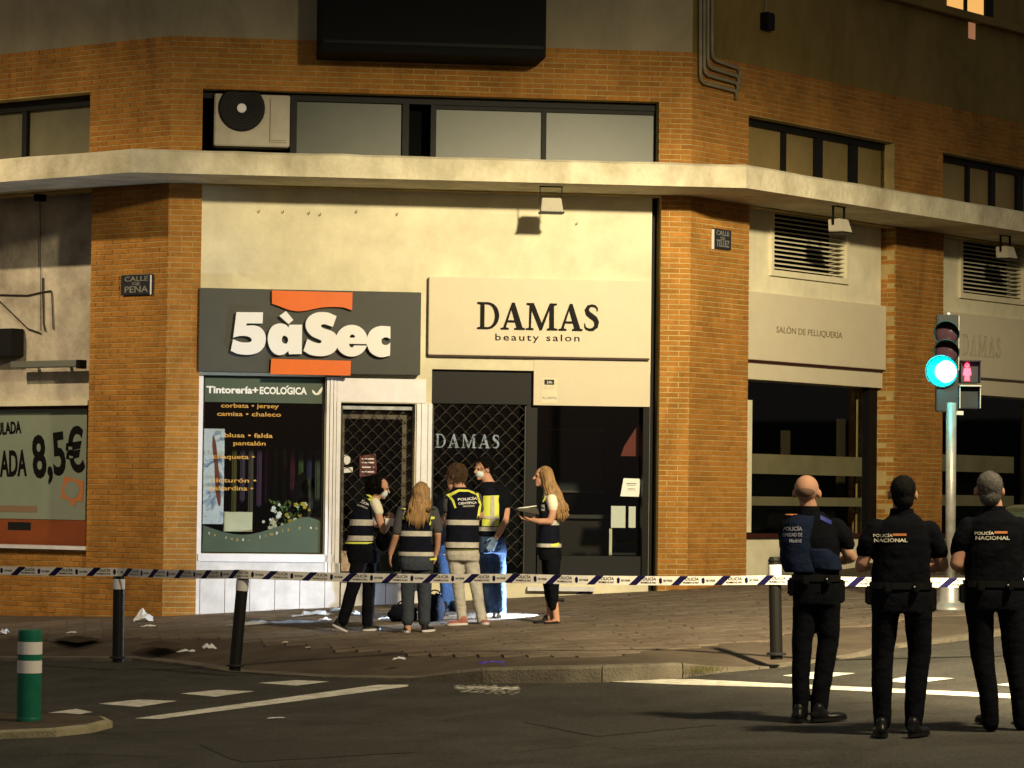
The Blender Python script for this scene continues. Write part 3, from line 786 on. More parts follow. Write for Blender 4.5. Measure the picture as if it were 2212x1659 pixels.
put(bm, curve_mesh([[FC.hit(x, y, GO) for x, y in lf]], .001), lambda v: FC.pt(v.x, v.y, GO + .002 + v.z)); mk('leaf_logo', bm, M['white_vinyl'], sw)
bm = bmesh.new(); put(bm, curve_mesh([[FC.hit(x, y, GO) for x, y in ((619, 834), (624, 832), (621, 837), (618, 837))]], .001), lambda v: FC.pt(v.x, v.y, GO + .002 + v.z)); mk('accent', bm, M['white_vinyl'], sw)
for t_, x_, y_, w_ in (('corbata • jersey', 540, 877, 125), ('camisa • chaleco', 538, 895, 138), ('blusa • falda', 537, 941, 104), ('pantalón', 539, 958, 70), ('chaqueta •', 505, 987, 90), ('cinturón •', 505, 1038, 98), ('gabardina •', 500, 1055, 94)):
    ftext(t_, FC, x_, y_, 9.5, GO, M['gold_vinyl'], sw, bold=.02, wpx=w_, ex=.001)
for k, (ch) in enumerate('tu ropa, limpia y en'):
    if ch != ' ':
        x_ = 452 + k * 12.2; ftext(ch, FC, x_, 1143 + 13 * math.sin((x_ - 439) / 262 * math.pi * 1.9 - .35) + 9, 7, GO, M['gold_vinyl'] if k % 3 else M['white_vinyl'], sw, ex=.001)
# things standing inside the window: poster, cream cabinet, flowers
def poster_mat():
    m = bpy.data.materials.new('photo_poster'); m.use_nodes = True; n = m.node_tree.nodes; L = m.node_tree.links; b = n['Principled BSDF']
    g = n.new('ShaderNodeNewGeometry'); nz = n.new('ShaderNodeTexNoise'); nz.inputs['Scale'].default_value = 5.5; nz.inputs['Detail'].default_value = 3; nz.inputs['Distortion'].default_value = 1.2
    cr = n.new('ShaderNodeValToRGB'); e = cr.color_ramp.elements; e[0].position = .3; e[0].color = (.05, .07, .16, 1); e[1].position = .75; e[1].color = (.65, .66, .72, 1)
    for p, c in ((.42, (.28, .33, .46, 1)), (.5, (.6, .62, .68, 1)), (.56, (.5, .53, .62, 1))): el = e.new(p); el.color = c
    L.new(g.outputs['Position'], nz.inputs['Vector']); L.new(nz.outputs['Fac'], cr.inputs['Fac']); L.new(cr.outputs['Color'], b.inputs['Base Color']); b.inputs['Roughness'].default_value = .5
    return m
ps = tag(FBp('poster', FC, 437, 926, 484, 1132, -.34, -.325, poster_mat()), 'tall blue and white picture poster behind the left edge of the dry cleaner window', 'poster')
bm = bmesh.new()
pts = [FC.hit(x, y, -.322) for x, y in smooth_closed([(461, 940), (467, 960), (470, 990), (475, 1040), (477, 1085), (472, 1092), (466, 1060), (463, 1000), (459, 965)], 3)]
put(bm, curve_mesh([pts], .001), lambda v: FC.pt(v.x, v.y, -.322 + v.z)); mk('printed_streak', bm, mat('poster_print_red', (.16, .035, .02), .5), ps)
cb = tag(FBp('cabinet', FC, 484, 1106, 545, 1148, -.75, -.36, M['plaster']), 'cream drawer cabinet standing inside the dry cleaner window', 'cabinet')
FBp('drawer_front', FC, 486, 1108, 543, 1123, -.36, -.352, M['plaster'], cb); FBp('drawer_front', FC, 486, 1125, 543, 1146, -.36, -.352, M['plaster'], cb)
fl = empty('flower_bouquet', FC.pt(xs(620), Z(FC, 620, 1150, -.5), -.5), 'bouquet of white and yellow flowers with leaves behind the dry cleaner glass', 'flowers')
rnd = random.Random(3)
bm = bmesh.new()
for k in range(70):
    s_, z_ = FC.hit(rnd.uniform(590, 662), rnd.uniform(1085, 1142), -.5); o_ = rnd.uniform(-.6, -.42)
    a = FC.pt(s_, z_, o_); d1 = Vector((rnd.uniform(-1, 1), rnd.uniform(-1, 1), rnd.uniform(-.2, 1))).normalized() * .09; d2 = d1.cross(Vector((rnd.uniform(-1, 1), rnd.uniform(-1, 1), rnd.uniform(-1, 1)))).normalized() * .018
    v = [bm.verts.new(p) for p in (a, a + d1 * .5 + d2, a + d1, a + d1 * .5 - d2)]; bm.faces.new(v)
mk('leaves', bm, mat('bouquet_leaf', (.10, .16, .04), .6), fl)
for k in range(34):
    x_ = rnd.gauss(592, 14) if k < 20 else rnd.uniform(615, 668); y_ = rnd.gauss(1122, 15) if k < 20 else rnd.uniform(1085, 1135)
    s_, z_ = FC.hit(x_, min(y_, 1140), -.45); c = FC.pt(s_, z_, rnd.uniform(-.5, -.4)); r = rnd.uniform(.016, .034); bm = bmesh.new()
    for q in range(5):
        a = 2 * math.pi * q / 5; ellipsoid(bm, c + FC.d * math.cos(a) * r * .6 + Vector((0, 0, math.sin(a) * r * .6)), (FC.d * r * .55, FC.n * r * .4, Vector((0, 0, r * .55))), 6, 4)
    mk('blossom', bm, M['white_vinyl'] if k < 26 else mat('yellow_petal', (.5, .4, .05), .6) if k == 26 else bpy.data.materials['yellow_petal'], fl)
# clothing shapes faintly seen inside
bm = bmesh.new(); s_, z_ = FC.hit(655, 1060, -1.6); ellipsoid(bm, FC.pt(s_, z_ - .1, -1.6), (FC.d * .13, FC.n * .1, Vector((.0, 0, .33))), 12, 8)
tag(mk('garment_bag', bm, mat('dim_fabric', (.10, .10, .085), .9)), 'pale hanging garment bag deep inside the dry cleaner', 'garment')

# security grilles
def grille(x0, x1, y0, y1, o, name, label_mat):
    g = empty(name, FC.pt(xs((x0 + x1) / 2), Z(FC, x0, y1, o), o)); g.parent = building; g.location = g.location - wloc(building)
    a, b, c, d = pxr(FC, x0, y0, x1, y1, o); p = .172; rows = int((d - c) / p) + 1; cols = int((b - a) / p) + 1
    bm = bmesh.new(); p = (b - a) / cols
    for j in range(rows):
        for i in range(cols):
            zt = d - j * p; m_ = a + (i + .5) * p
            for (sa, za), (sb, zb) in (((a + i * p, zt - p / 2), (m_, zt)), ((m_, zt), (a + (i + 1) * p, zt - p / 2)), ((a + i * p, zt - p / 2), (m_, zt - p)), ((m_, zt - p), (a + (i + 1) * p, zt - p / 2))):
                if min(za, zb) < c: continue
                upper = zb > za if sa < m_ - .001 and sb <= m_ + .001 else None
                ms, mz = (sa + sb) / 2, (za + zb) / 2 + .012
                tube(bm, [FC.pt(sa, za, o), FC.pt(ms, mz, o + .01), FC.pt(sb, zb, o)], .0038, 4, False)
            tube(bm, [FC.pt(m_ - .012, zt, o + .012), FC.pt(m_ + .012, zt, o + .012)], .009, 5)
    mk('lattice', bm, label_mat, g)
    bm = bmesh.new(); fbox(bm, FC, a, b, c - .02, c + .02, o - .02, o + .02); mk('bottom_rail', bm, M['dark_metal'], g)
    for e in (a, b): bm = bmesh.new(); fbox(bm, FC, e - .015, e + .015, c, d, o - .03, o + .03); mk('guide_rail', bm, M['dark_metal'], g)
    return g
g1 = grille(735, 896, 876, 1238, -.27, 'security_grille', M['wire'])
# a crumpled bright strip over the first grille
FBp('grille_roller', FC, 737, 877, 894, 885, -.40, -.25, M['plastic_sheet'], g1)
for (x0, y0, x1, y1) in ((737, 888, 890, 905), (867, 905, 894, 1240), (737, 905, 742, 1240)): FBp('door_frame', FC, x0, y0, x1, y1, -.50, -.44, M['brown_frame'], building)
FBp('door_glass', FC, 742, 905, 867, 1240, -.48, -.475, M['glass'], building)
g2 = grille(932, 1134, 876, 1242, -.27, 'security_grille', M['wire'])
for (x0, y0, x1, y1) in ((1136, 872, 1159, 1246), (1160, 1201, 1396, 1246)): FBp('window_frame', FC, x0, y0, x1, y1, -.40, -.22, M['dark_frame'] if x0 > 1150 else M['dark_frame'], building)
FBp('door_glass', FC, 932, 874, 1135, 1243, -.46, -.455, M['glass'], building)
rw = empty('shop_window', FC.pt(xs(1280), z_rbot, WO)); rw.parent = building; rw.location -= wloc(building)
FBp('pane', FC, 1160, 877, 1396, 1200, -.305, -.30, M['glass'], rw)
FBp('window_frame', FC, 1388, 877, 1404, 1246, -.34, -.16, M['black_frame'], rw)
for nm, poly, o_, m_ in (('door_sticker', [(752 - 5 + 10 * math.cos(R(t)), 993 + 11 * math.sin(R(t))) for t in range(0, 360, 24)], -.470, M['letter_white']), ('door_sticker', [(735 + 2, 1010), (762, 1009), (762, 1020), (737, 1022)], -.470, M['letter_white']), ('door_sticker', [(777, 985), (812, 980), (814, 1026), (777, 1030)], -.471, mat('sticker_dark_red', (.10, .02, .02), .5))):
    bm = bmesh.new(); put(bm, curve_mesh([[FC.hit(x, y, o_) for x, y in poly]], .001), lambda v: FC.pt(v.x, v.y, o_ + v.z)); mk(nm, bm, m_, building)
for y_ in (990, 998, 1008, 1018): FBp('printed_line', FC, 782, y_, 808, y_ + 2.5, -.4695, -.4685, M['letter_white'], building)
FBp('doorway_panel', FC, 737, 1190, 757, 1238, -.44, -.43, mat('mottled_stone', (.50, .38, .28), .7, var=.6, vscale=16), building)
# glyphs of the salon lettering
def arc(cx_, cy_, rx_, ry_, a0, a1, n): return [(cx_ + rx_ * math.cos(R(a0 + (a1 - a0) * k / n)), cy_ + ry_ * math.sin(R(a0 + (a1 - a0) * k / n))) for k in range(n + 1)]
def ribbon(P):
    l, r = [], []
    for i, (x, y, w_) in enumerate(P):
        a = P[max(i - 1, 0)]; b = P[min(i + 1, len(P) - 1)]; t = Vector((b[0] - a[0], b[1] - a[1])).normalized(); n = Vector((-t.y, t.x)) * w_ / 2
        l.append((x + n.x, y + n.y)); r.append((x - n.x, y - n.y))
    return l + r[::-1]
def glyph(c, thin=1.0):
    if c == 'D': return .92, [[(0, 0), (0, .06), (.13, .085), (.13, .915), (0, .94), (0, 1), (.42, 1)] + arc(.42, .5, .48, .5, 90, -90, 14)[1:] , [(.29, .075), (.29, .925), (.42, .925)] + arc(.42, .5, .31, .425, 90, -90, 14)[1:]]
    if c == 'A': return 1.0, [[(0, 0), (.33, 0), (.33, .055), (.215, .08), (.275, .27), (.60, .27), (.665, .08), (.57, .055), (.57, 0), (1, 0), (1, .055), (.90, .08), (.57, 1), (.46, 1), (.11, .08), (0, .055)], [(.30, .345), (.575, .345), (.44, .76)]]
    if c == 'M': return 1.3, [[(0, 0), (.31, 0), (.31, .055), (.20, .08), (.225, .76), (.57, 0), (.66, 0), (.97, .77), (.97, .08), (.87, .055), (.87, 0), (1.3, 0), (1.3, .055), (1.16, .08), (1.15, .915), (1.27, .94), (1.27, 1), (.98, 1), (.65, .25), (.31, 1), (.02, 1), (.02, .94), (.14, .915), (.125, .08), (0, .055)]]
    if c == 'S':
        P = [(.56, .74, .03), (.555, .85, .05), (.47, .93, .08), (.33, .955, .09), (.19, .91, .13), (.12, .79, .17), (.17, .66, .19), (.31, .56, .20), (.47, .46, .20), (.54, .33, .19), (.51, .17, .16), (.39, .07, .12), (.25, .045, .09), (.11, .09, .07), (.05, .17, .05), (.04, .28, .03)]
        return .64, [ribbon(P)]
def serif_word(word, fc, px0, px1, py_top, py_bot, o, m, parent, ex=.012, gap=.10, name='letter', thin=False):
    gl = [glyph(c) for c in word]; tot = sum(g[0] for g in gl) + gap * (len(gl) - 1)
    pm = (py_top + py_bot) / 2
    s0, s1 = fc.hit(px0, pm, o)[0], fc.hit(px1, pm, o)[0]; xm = (px0 + px1) / 2
    z1, z0 = fc.hit(xm, py_top, o)[1], fc.hit(xm, py_bot, o)[1]; k = (s1 - s0) / tot; u = s0
    for (wd, polys) in gl:
        if thin and len(polys) >= 1:
            bm = bmesh.new()
            for P in polys:
                pp = [fc.pt(u + x * k, z0 + y * (z1 - z0), o) for x, y in P]; tube(bm, pp + [pp[0]], .0035, 4, False)
        else:
            bm = bmesh.new(); put(bm, curve_mesh([[(x, y) for x, y in P] for P in polys], ex / (1 if ex < .1 else 1)), lambda v: fc.pt(u + v.x * k, z0 + v.y * (z1 - z0), o + ex + v.z))
        mk(name, bm, m, parent); u += (wd + gap) * k
serif_word('DAMAS', FC, 940, 1079, 938, 968, -.45, mat('door_lettering', (.20, .26, .33), .4), building, ex=.002, gap=.16, name='door_lettering')
# paper notices and lit sheets in the salon window
pp = empty('paper_notice', FC.pt(xs(1362), Z(FC, 1362, 1073, -.296), -.296), 'white printed paper notice taped slightly askew on the salon window glass', 'notice')
bm = bmesh.new(); pl = [FC.hit(x, y, -.296) for x, y in ((1347, 1033), (1381, 1034), (1384, 1041), (1380, 1073), (1340, 1072))]
put(bm, curve_mesh([pl], .0015), lambda v: FC.pt(v.x, v.y, -.296 + v.z)); mk('sheet', bm, M['paper'], pp)
for y_, w_ in ((1044, 22), (1048, 18), (1055, 16), (1058, 18)): FBp('printed_line', FC, 1364 - w_ / 2, y_, 1364 + w_ / 2, y_ + (1.6 if y_ < 1046 else .9), -.2944, -.2935, M['dark_frame'], pp)
wb = empty('display_board', FC.pt(xs(1347), Z(FC, 1347, 1199, -.4), -.4), 'white display boards on a pale leg standing inside the salon window', 'display board')
FBp('board', FC, 1320, 1093, 1351, 1140, -.42, -.40, M['paper'], wb); FBp('board', FC, 1358, 1094, 1373, 1140, -.42, -.40, M['paper'], wb)
FBp('leg', FC, 1316, 1142, 1322, 1199, -.42, -.40, M['plaster'], wb)
FBp('foot_rail', FC, 1316, 1194, 1373, 1199, -.44, -.40, M['dark_frame'], wb)
bm = bmesh.new(); s_, z_ = FC.hit(1396, 1000, -.5)
put(bm, curve_mesh([[(s_, z_ + .55), (s_ - .12, z_ + .45), (s_ - .28, z_ + .2), (s_ - .32, z_ + .08), (s_, z_ + .08)]], .01), lambda v: FC.pt(v.x, v.y, -.5 + v.z))
tag(mk('wall_art', bm, mat('art_red', (.14, .02, .012), .6)), 'dark red curved panel inside the salon window at its right edge', 'panel')
for (x, y, c) in ((1231, 907, (.9, .9, .8)), (1238, 1167, (.5, .8, 1))):
    pass

rg = empty('garment_rail', FC.pt(xs(600), 1.1, -2.4), 'dim rail of hanging garments deep inside the dry cleaner', 'garment rail')
bm = bmesh.new(); z_ = Z(FC, 600, 965, -2.4); tube(bm, [FC.pt(xs(500), z_, -2.4), FC.pt(xs(700), z_, -2.4)], .015, 8); mk('rail', bm, M['dark_metal'], rg)
rnd = random.Random(12)
for k in range(11):
    u = xs(520) + k * .105; hgt = rnd.uniform(.7, 1.15); bm = bmesh.new(); fbox(bm, FC, u, u + .06, z_ - hgt, z_ - .03, -2.4 - .22, -2.4 + .22); bmesh.ops.bevel(bm, geom=bm.edges[:], offset=.02, segments=2, affect='EDGES')
    mk('garment', bm, mat('garment_cloth_%d' % k, tuple(rnd.uniform(.02, .14) for _ in range(3)), .9), rg)
ct = empty('salon_counter', FC.pt(xs(1300), 1.1, -2.2), 'dark reception counter inside the salon window', 'counter')
FBp('counter_front', FC, 1200, 1120, 1330, 1200, -2.4, -2.2, mat('dark_wood', (.012, .007, .004), .6), ct); FBp('counter_top', FC, 1195, 1112, 1336, 1120, -2.45, -2.1, mat('counter_top', (.03, .028, .024), .5), ct)
mi = empty('salon_mirror', FC.pt(xs(1260), 2, -3.3), 'dim framed mirror on the salon back wall', 'mirror')
FBp('mirror_glass', FC, 1190, 930, 1300, 1060, -3.45, -3.44, mat('mirror', (.012, .013, .014), .5), mi)
for q in ((1186, 926, 1304, 930), (1186, 1060, 1304, 1064)): FBp('mirror_frame', FC, *q, -3.45, -3.41, M['brown_frame'], mi)
for k, x_ in enumerate((1680, 1735, 1790)):
    ch_ = empty('salon_chair', FR.pt(*FR.hit(x_, 1150, -1.3), -1.3), ('dark salon chair nearest the left frame inside the hairdresser window', 'middle dark salon chair inside the hairdresser window', 'dark salon chair furthest right of the row inside the hairdresser window')[k], 'chair', 'dark salon chairs in a row')
    FBp('seat', FR, x_ - 18, 1140, x_ + 18, 1150, -1.6, -1.2, M['leather'], ch_, bev=.02); FBp('backrest', FR, x_ - 16, 1102, x_ + 16, 1138, -1.62, -1.55, M['leather'], ch_, bev=.02)
# ---------------------------------------------------------------- signs on the centre facade
sg = empty('shop_sign', FC.pt(xs(668), Z(FC, 668, 806, .05), .05), 'dark grey dry cleaner fascia sign with white letters and two orange blocks', 'sign')
a, b, c, d = pxr(FC, 429.5, 626.5, 909, 806, .06); FB('board', FC, a, b, c, d, WO + .001, .06, M['sign_grey'], sg, bev=.006)
SO = .063
def zpts(P, n=4, o=SO): return [FC.hit(416.9 + x * .2331, 603.4 + y * .2331, o) for x, y in smooth_closed(P, n)]
def sgn(name, polys, m, ex, lift=0.0, o=SO):
    bm = bmesh.new(); put(bm, curve_mesh(polys, ex), lambda v: FC.pt(v.x, v.y, o + lift + ex + v.z)); return mk(name, bm, m, sg)
s_ = 1
sgn('orange_block', [zpts([(730, 105, s_), (1475, 125, s_), (1470, 290, s_), (1400, 265), (1300, 258), (1200, 262), (1120, 276), (1040, 293), (960, 297), (880, 283), (800, 252), (730, 228, s_)])], M['orange'], .030)
sgn('orange_block', [zpts([(722, 738, s_), (1460, 757, s_), (1455, 893, s_), (715, 880, s_)])], M['orange'], .030)
sgn('letter', [zpts([(400, 308, s_), (645, 310, s_), (641, 412, s_), (496, 411, s_), (490, 432, s_), (560, 430), (620, 450), (660, 498), (671, 560), (656, 625), (612, 673), (550, 697), (480, 701), (400, 690), (348, 665, s_), (368, 558, s_), (420, 580), (480, 589), (525, 584), (541, 567), (530, 545), (500, 531), (460, 526), (420, 529), (370, 542, s_)])], M['letter_white'], .045)
sgn('letter', [zpts([(770, 418), (730, 440), (700, 490), (689, 560), (704, 630), (740, 682), (790, 705), (845, 695), (880, 668, s_), (885, 697, s_), (1003, 695, s_), (1007, 424, s_), (890, 424, s_), (882, 450, s_), (855, 424), (810, 412)]),
    zpts([(848, 526), (874, 545), (877, 575), (862, 597), (838, 597), (821, 578), (820, 550), (832, 530)])], M['letter_white'], .045)
sgn('letter', [zpts([(797, 342, s_), (858, 298, s_), (925, 380, s_), (882, 418, s_)])], M['letter_white'], .045)
sgn('letter', [zpts([(1325, 345, s_), (1290, 445, s_), (1250, 430), (1210, 419), (1184, 428), (1190, 450), (1230, 466), (1288, 487), (1325, 522), (1341, 580), (1330, 640), (1290, 685), (1220, 712), (1140, 713), (1070, 697), (1020, 665, s_), (1055, 556, s_), (1100, 580), (1150, 595), (1180, 591), (1185, 573), (1160, 559), (1100, 530), (1060, 490), (1040, 440), (1045, 390), (1075, 345), (1130, 315), (1190, 307), (1260, 316)])], M['letter_white'], .045, .002)
ec = [(1465 + 148 * math.cos(R(t)), 572 + 147 * math.sin(R(t))) for t in range(0, 360, 20)]
sgn('letter', [zpts(ec, 2), zpts([(1450, 542), (1455, 522), (1472, 514), (1489, 522), (1494, 542)]), zpts([(1440, 600, s_), (1605, 603, s_), (1604, 617, s_), (1490, 616), (1482, 630), (1465, 635), (1448, 625)], 2)], M['letter_white'], .045)
sgn('letter', [zpts([(1823, 440, s_), (1823, 556, s_), (1800, 543), (1770, 542), (1745, 558), (1740, 580), (1750, 602), (1775, 612), (1805, 605), (1822, 590, s_), (1819, 710, s_), (1760, 724), (1700, 718), (1640, 680), (1610, 620), (1606, 560), (1625, 500), (1670, 455), (1740, 435)])], M['letter_white'], .045, .002)

ds = empty('shop_sign', FC.pt(xs(1165), Z(FC, 1165, 775, 0), 0), 'cream beauty salon fascia sign with black serif letters beside the grey sign', 'sign')
a, b, c, d = pxr(FC, 926.5, 602.5, 1405, 770, -.02); FB('board', FC, a, b, c, d, WO + .001, -.02, M['sign_cream'], ds, bev=.005)
FB('dark_line', FC, a, b, c - .02, c - .002, WO + .001, -.05, M['red_sill'], ds)  # thin solid dark strip along the foot of the sign board
serif_word('DAMAS', FC, 1031, 1294, 655, 713, -.02, M['black_letter'], ds, ex=.012, gap=.05)
ftext('beauty salon', FC, 1161, 730, 15, -.019, M['black_letter'], ds, bold=.01, space=1.25, wpx=182, rot=.005)
# sticker notices on the cream lintel panel
st = empty('sticker', FC.pt(xs(1187), Z(FC, 1187, 868), WO + .02), 'small alarm company stickers on the cream panel under the salon sign', 'sticker')
FBp('backing', FC, 1170, 816, 1204, 870, WO + .0125, WO + .015, M['plaster'], st)
FBp('dark_label', FC, 1176, 820, 1197, 831, WO + .016, WO + .018, M['dark_frame'], st); FBp('light_label', FC, 1176, 834, 1196, 840, WO + .016, WO + .018, M['sign_cream'], st)
ftext('24h', FC, 1187, 826, 6, WO + .0185, M['white_vinyl'], st, ex=.0008); ftext('ALARMA', FC, 1187, 860, 5.5, WO + .0155, mat('sticker_print', (.2, .12, .25), .6), st, ex=.0008, wpx=32)

# ---------------------------------------------------------------- flood lights under the slab
def floodlight(fc, px, py, out, label, tilt=1, top=None):
    s_, z_ = fc.hit(px, py, out); g = empty('floodlight', fc.pt(s_, z_, out), label, 'floodlight', 'unlit floodlights hanging under the canopy slab')
    w_, h_ = .115, .088
    bm = bmesh.new()
    fbox(bm, fc, s_ - w_ - .02, s_ - w_ - .012, z_, ZS0, out - .02, out + .01); fbox(bm, fc, s_ + w_ + .012, s_ + w_ + .02, z_, ZS0, out - .02, out + .01); fbox(bm, fc, s_ - w_ - .02, s_ + w_ + .02, ZS0 - .012, ZS0 - .001, out - .03, out + .02)
    mk('bracket', bm, M['black_frame'], g)
    bm = bmesh.new(); P = [(-1, .9, .07), (1, .9, .07), (1.18, -1, -.03), (-1.18, -1, -.03)]
    f = [bm.verts.new(fc.pt(s_ + a * w_, z_ + b * h_, out + .07 - (0 if b > 0 else -.05))) for a, b, _ in P]
    bk = [bm.verts.new(fc.pt(s_ + a * w_ * .9, z_ + b * h_ * .9, out - .10 - (0 if b > 0 else -.02))) for a, b, _ in P]
    bm.faces.new(f); bm.faces.new(bk[::-1])
    for k in range(4): bm.faces.new([f[k], f[(k + 1) % 4], bk[(k + 1) % 4], bk[k]])
    bmesh.ops.bevel(bm, geom=bm.edges[:], offset=.008, segments=2, affect='EDGES'); mk('housing', bm, M['acbox'], g)
    FB('glass_rim', fc, s_ - w_ * 1.25, s_ + w_ * 1.25, z_ - h_ - .018, z_ - h_, out - .06, out + .14, M['dark_frame'], g)
    return g
floodlight(FC, 1190, 443, .72, 'grey unlit floodlight hanging under the slab above the salon sign')
floodlight(FR, 1812, 487, .85, 'pale unlit floodlight under the slab in front of the first louvred vent')
floodlight(FR, 2172, 545, .6, 'dark unlit floodlight under the slab at the right edge of the picture')

# ---------------------------------------------------------------- right face, first bay
def right_bay(sa, sb, first=True):
    O = -.18
    FB('bay_wall', FR, sa + .002, sb - .002, zv_bot, ZS0 + .02, -.6, O, M['plaster'], building)
O = -.20
def rr(x0, y0, x1, y1, o=O): return pxr(FR, x0, y0, x1, y1, o)
sA, sB = r_p1 + .002, r_q0 - .055
zw1 = Z(FR, 1750, 828, O); zw0 = Z(FR, 1750, 1158, O)
vent = rr(1661, 458, 1829, 604)
vh = (vent[0] + .06, vent[1] - .06, vent[2] + .07, vent[3] - .05)
wallobj('bay_wall', FR, sA, sB, zw1, ZS0 + .02, [vh], -.6, O, M['plaster']); FB('bay_base', FR, sA, sB, zw0 - 3, zw0, -.6, O, M['plaster'], building)
FB('window_sill', FR, sA, sB, zw0 - .02, zw0 + .035, O + .001, O + .05, M['red_sill'], building)
FB('lintel', FR, sA, sB, zw1, zw1 + .20, O + .001, O + .035, M['sign_cream'], building)
def louvre(h, z_shift=0.0, n=13, mm=M['plaster']):
    v = empty('louvred_vent', FR.pt((h[0] + h[1]) / 2, h[2], O)); v.parent = building; v.location -= wloc(building)
    bm = bmesh.new()
    for r in cells(h[0] - .06, h[1] + .06, h[2] - .075, h[3] + .05, [h]): fbox(bm, FR, *r, O + .001, O + .045)
    mk('vent_frame', bm, mm, v)
    for k in range(n):
        z_ = h[2] + (h[3] - h[2]) * (k + .5) / n; bm = bmesh.new()
        a = FR.pt(h[0], z_ + .012, O - .07); b = FR.pt(h[1], z_ + .012, O - .07); c = FR.pt(h[1], z_ - .006, O + .01); d = FR.pt(h[0], z_ - .006, O + .01); t = Vector((0, 0, .014))
        quadbox(bm, [a, b, b + t, a + t, d, c, c + t, d + t]); mk('slat', bm, mm, v)
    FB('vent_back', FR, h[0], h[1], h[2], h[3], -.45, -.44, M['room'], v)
louvre(vh)
sr = empty('shop_sign', FR.pt((sA + sB) / 2, Z(FR, 1750, 800, O), O), 'cream hairdressing salon panel with one thin dark line of capitals above the first right window', 'sign')
zp1 = Z(FR, 1750, 643, O + .07); zp0 = zw1 + .215
FB('board', FR, sA - .0, sB + .03, zp0 + .03, zp1, O + .001, O + .07, M['sign_cream'], sr, bev=.004)
FB('dark_line', FR, sA, sB, zp0, zp0 + .028, O + .001, O + .05, M['red_sill'], sr)  # solid dark line between the panel and the lintel
ftext('SALÓN DE PELUQUERÍA', FR, 1749, 719, 14, O + .071, M['pipe'], sr, bold=-.005, wpx=142)
rw2 = empty('shop_window', FR.pt((sA + sB) / 2, zw0, O)); rw2.parent = building; rw2.location -= wloc(building)
FB('pane', FR, sA, sB, zw0 + .036, zw1, O - .16, O - .155, M['glass'], rw2)
for x0, x1, y0, y1 in ((1612, 1624, 864, 1150), (1869, 1878, 850, 1150)):
    FBp('window_frame', FR, x0, y0, x1, y1, O - .20, O - .14, M['plaster'], rw2)
FBp('window_frame', FR, 1876, 832, 1894, 1156, O - .15, O - .05, M['black_frame'], rw2)
for y0, y1 in ((984, 1026), (1074, 1093)):
    FBp('frosted_band', FR, 1612, y0, 1877, y1, O - .153, O - .150, mat('frosted_band', (.13, .12, .065), .6, var=.3, vscale=1.6) if y0 < 1000 else bpy.data.materials['frosted_band'], rw2)
# salon chair back, light bar and posts inside
bm = bmesh.new(); s_, z_ = FR.hit(1855, 1140, -.7); ellipsoid(bm, FR.pt(s_, z_, -.7), (FR.d * .17, FR.n * .05, Vector((0, 0, .16))), 14, 8)
tag(mk('salon_chair', bm, mat('chair_tan', (.30, .16, .07), .6)), 'tan rounded salon chair back behind the right window glass', 'chair')
for x, y0, y1 in ((1820, 905, 1080), (1700, 930, 1000)):
    tag(FBp('mirror_stand', FR, x - 7, y0, x + 7, y1, -1.2, -1.15, mat('dim_wood', (.05, .038, .02), .7)), 'dim wooden upright inside the hairdresser window' if x > 1800 else 'dim grey panel inside the hairdresser window further left', 'stand')
# second pier done; second bay
sC = r_q1 + .002; sD = sC + (sB - sA)
wallobj('bay_wall', FR, sC, sD, zw1, ZS0 + .02, [(vh[0] + sC - sA, vh[1] + sC - sA, vh[2], vh[3])], -.6, O, M['plaster']); FB('bay_base', FR, sC, sD, zw0 - 3, zw0, -.6, O, M['plaster'], building)
louvre((vh[0] + sC - sA, vh[1] + sC - sA, vh[2], vh[3]))
s2 = empty('shop_sign', FR.pt((sC + sD) / 2, zp0, O), 'cream salon panel with thin letters, partly behind the traffic light', 'sign')
FB('board', FR, sC, sD, zp0 + .03, zp1 + .02, O + .001, O + .07, M['sign_cream'], s2, bev=.004)
FB('dark_line', FR, sC, sD, zp0 + .01, zp0 + .028, O + .001, O + .05, M['brown_frame'], s2)  # same solid dark line, in brown, below this panel
serif_word('DAMAS', FR, 2079, 2161, 726, 770, O + .072, M['pipe'], s2, ex=.002, gap=.22, thin=True)
FB('lintel', FR, sC, sD, zw1, zw1 + .20, O + .001, O + .035, M['sign_cream'], building)
FB('window_sill', FR, sC, sD, zw0 - .02, zw0 + .035, O + .001, O + .05, M['red_sill'], building)
w3 = empty('shop_window', FR.pt((sC + sD) / 2, zw0, O)); w3.parent = building; w3.location -= wloc(building)
FB('pane', FR, sC, sD, zw0 + .036, zw1, O - .16, O - .155, M['glass'], w3)
for y0, y1 in ((984, 1020), (1070, 1093)): FBp('frosted_band', FR, 2034, y0, 2190, y1, O - .153, O - .150, bpy.data.materials['frosted_band'], w3)
# rest of the right street front
FB('bay_wall', FR, sD + .002, RS, zw0 - 3, ZS0 + .02, -.6, -.02, M['mortar'], building)

# street name plaques
def plaque(fc, x0, y0, x1, y1, lines, label):
    g = empty('street_plaque', fc.pt(*fc.hit((x0 + x1) / 2, y1, .03), .03), label, 'plaque')
    FBp('plate', fc, x0, y0, x1, y1, .002, .035, M['plaque'], g, bev=.004)
    FBp('pale_edge', fc, x0 - 1.5, y0, x0, y1, .004, .033, M['letter_white'], g) if fc is FR else FBp('pale_edge', fc, x1 - 4, y0 + 1, x1 - 1, y1 - 1, .0355, .038, M['letter_white'], g)
    h = (y1 - y0)
    for t_, fy, hh in lines: ftext(t_, fc, (x0 + x1) / 2, y0 + h * fy, h * hh, .036, M['plaque_print'], g, ex=.001, wpx=(x1 - x0) * (.75 if len(t_) > 3 else .25), bold=.02)
plaque(FR, 1543, 495, 1580, 538, [('CALLE', .22, .24), ('DE', .47, .16), ('TELLEZ', .74, .34)], 'dark street name plaque on the right brick pier with light letters')
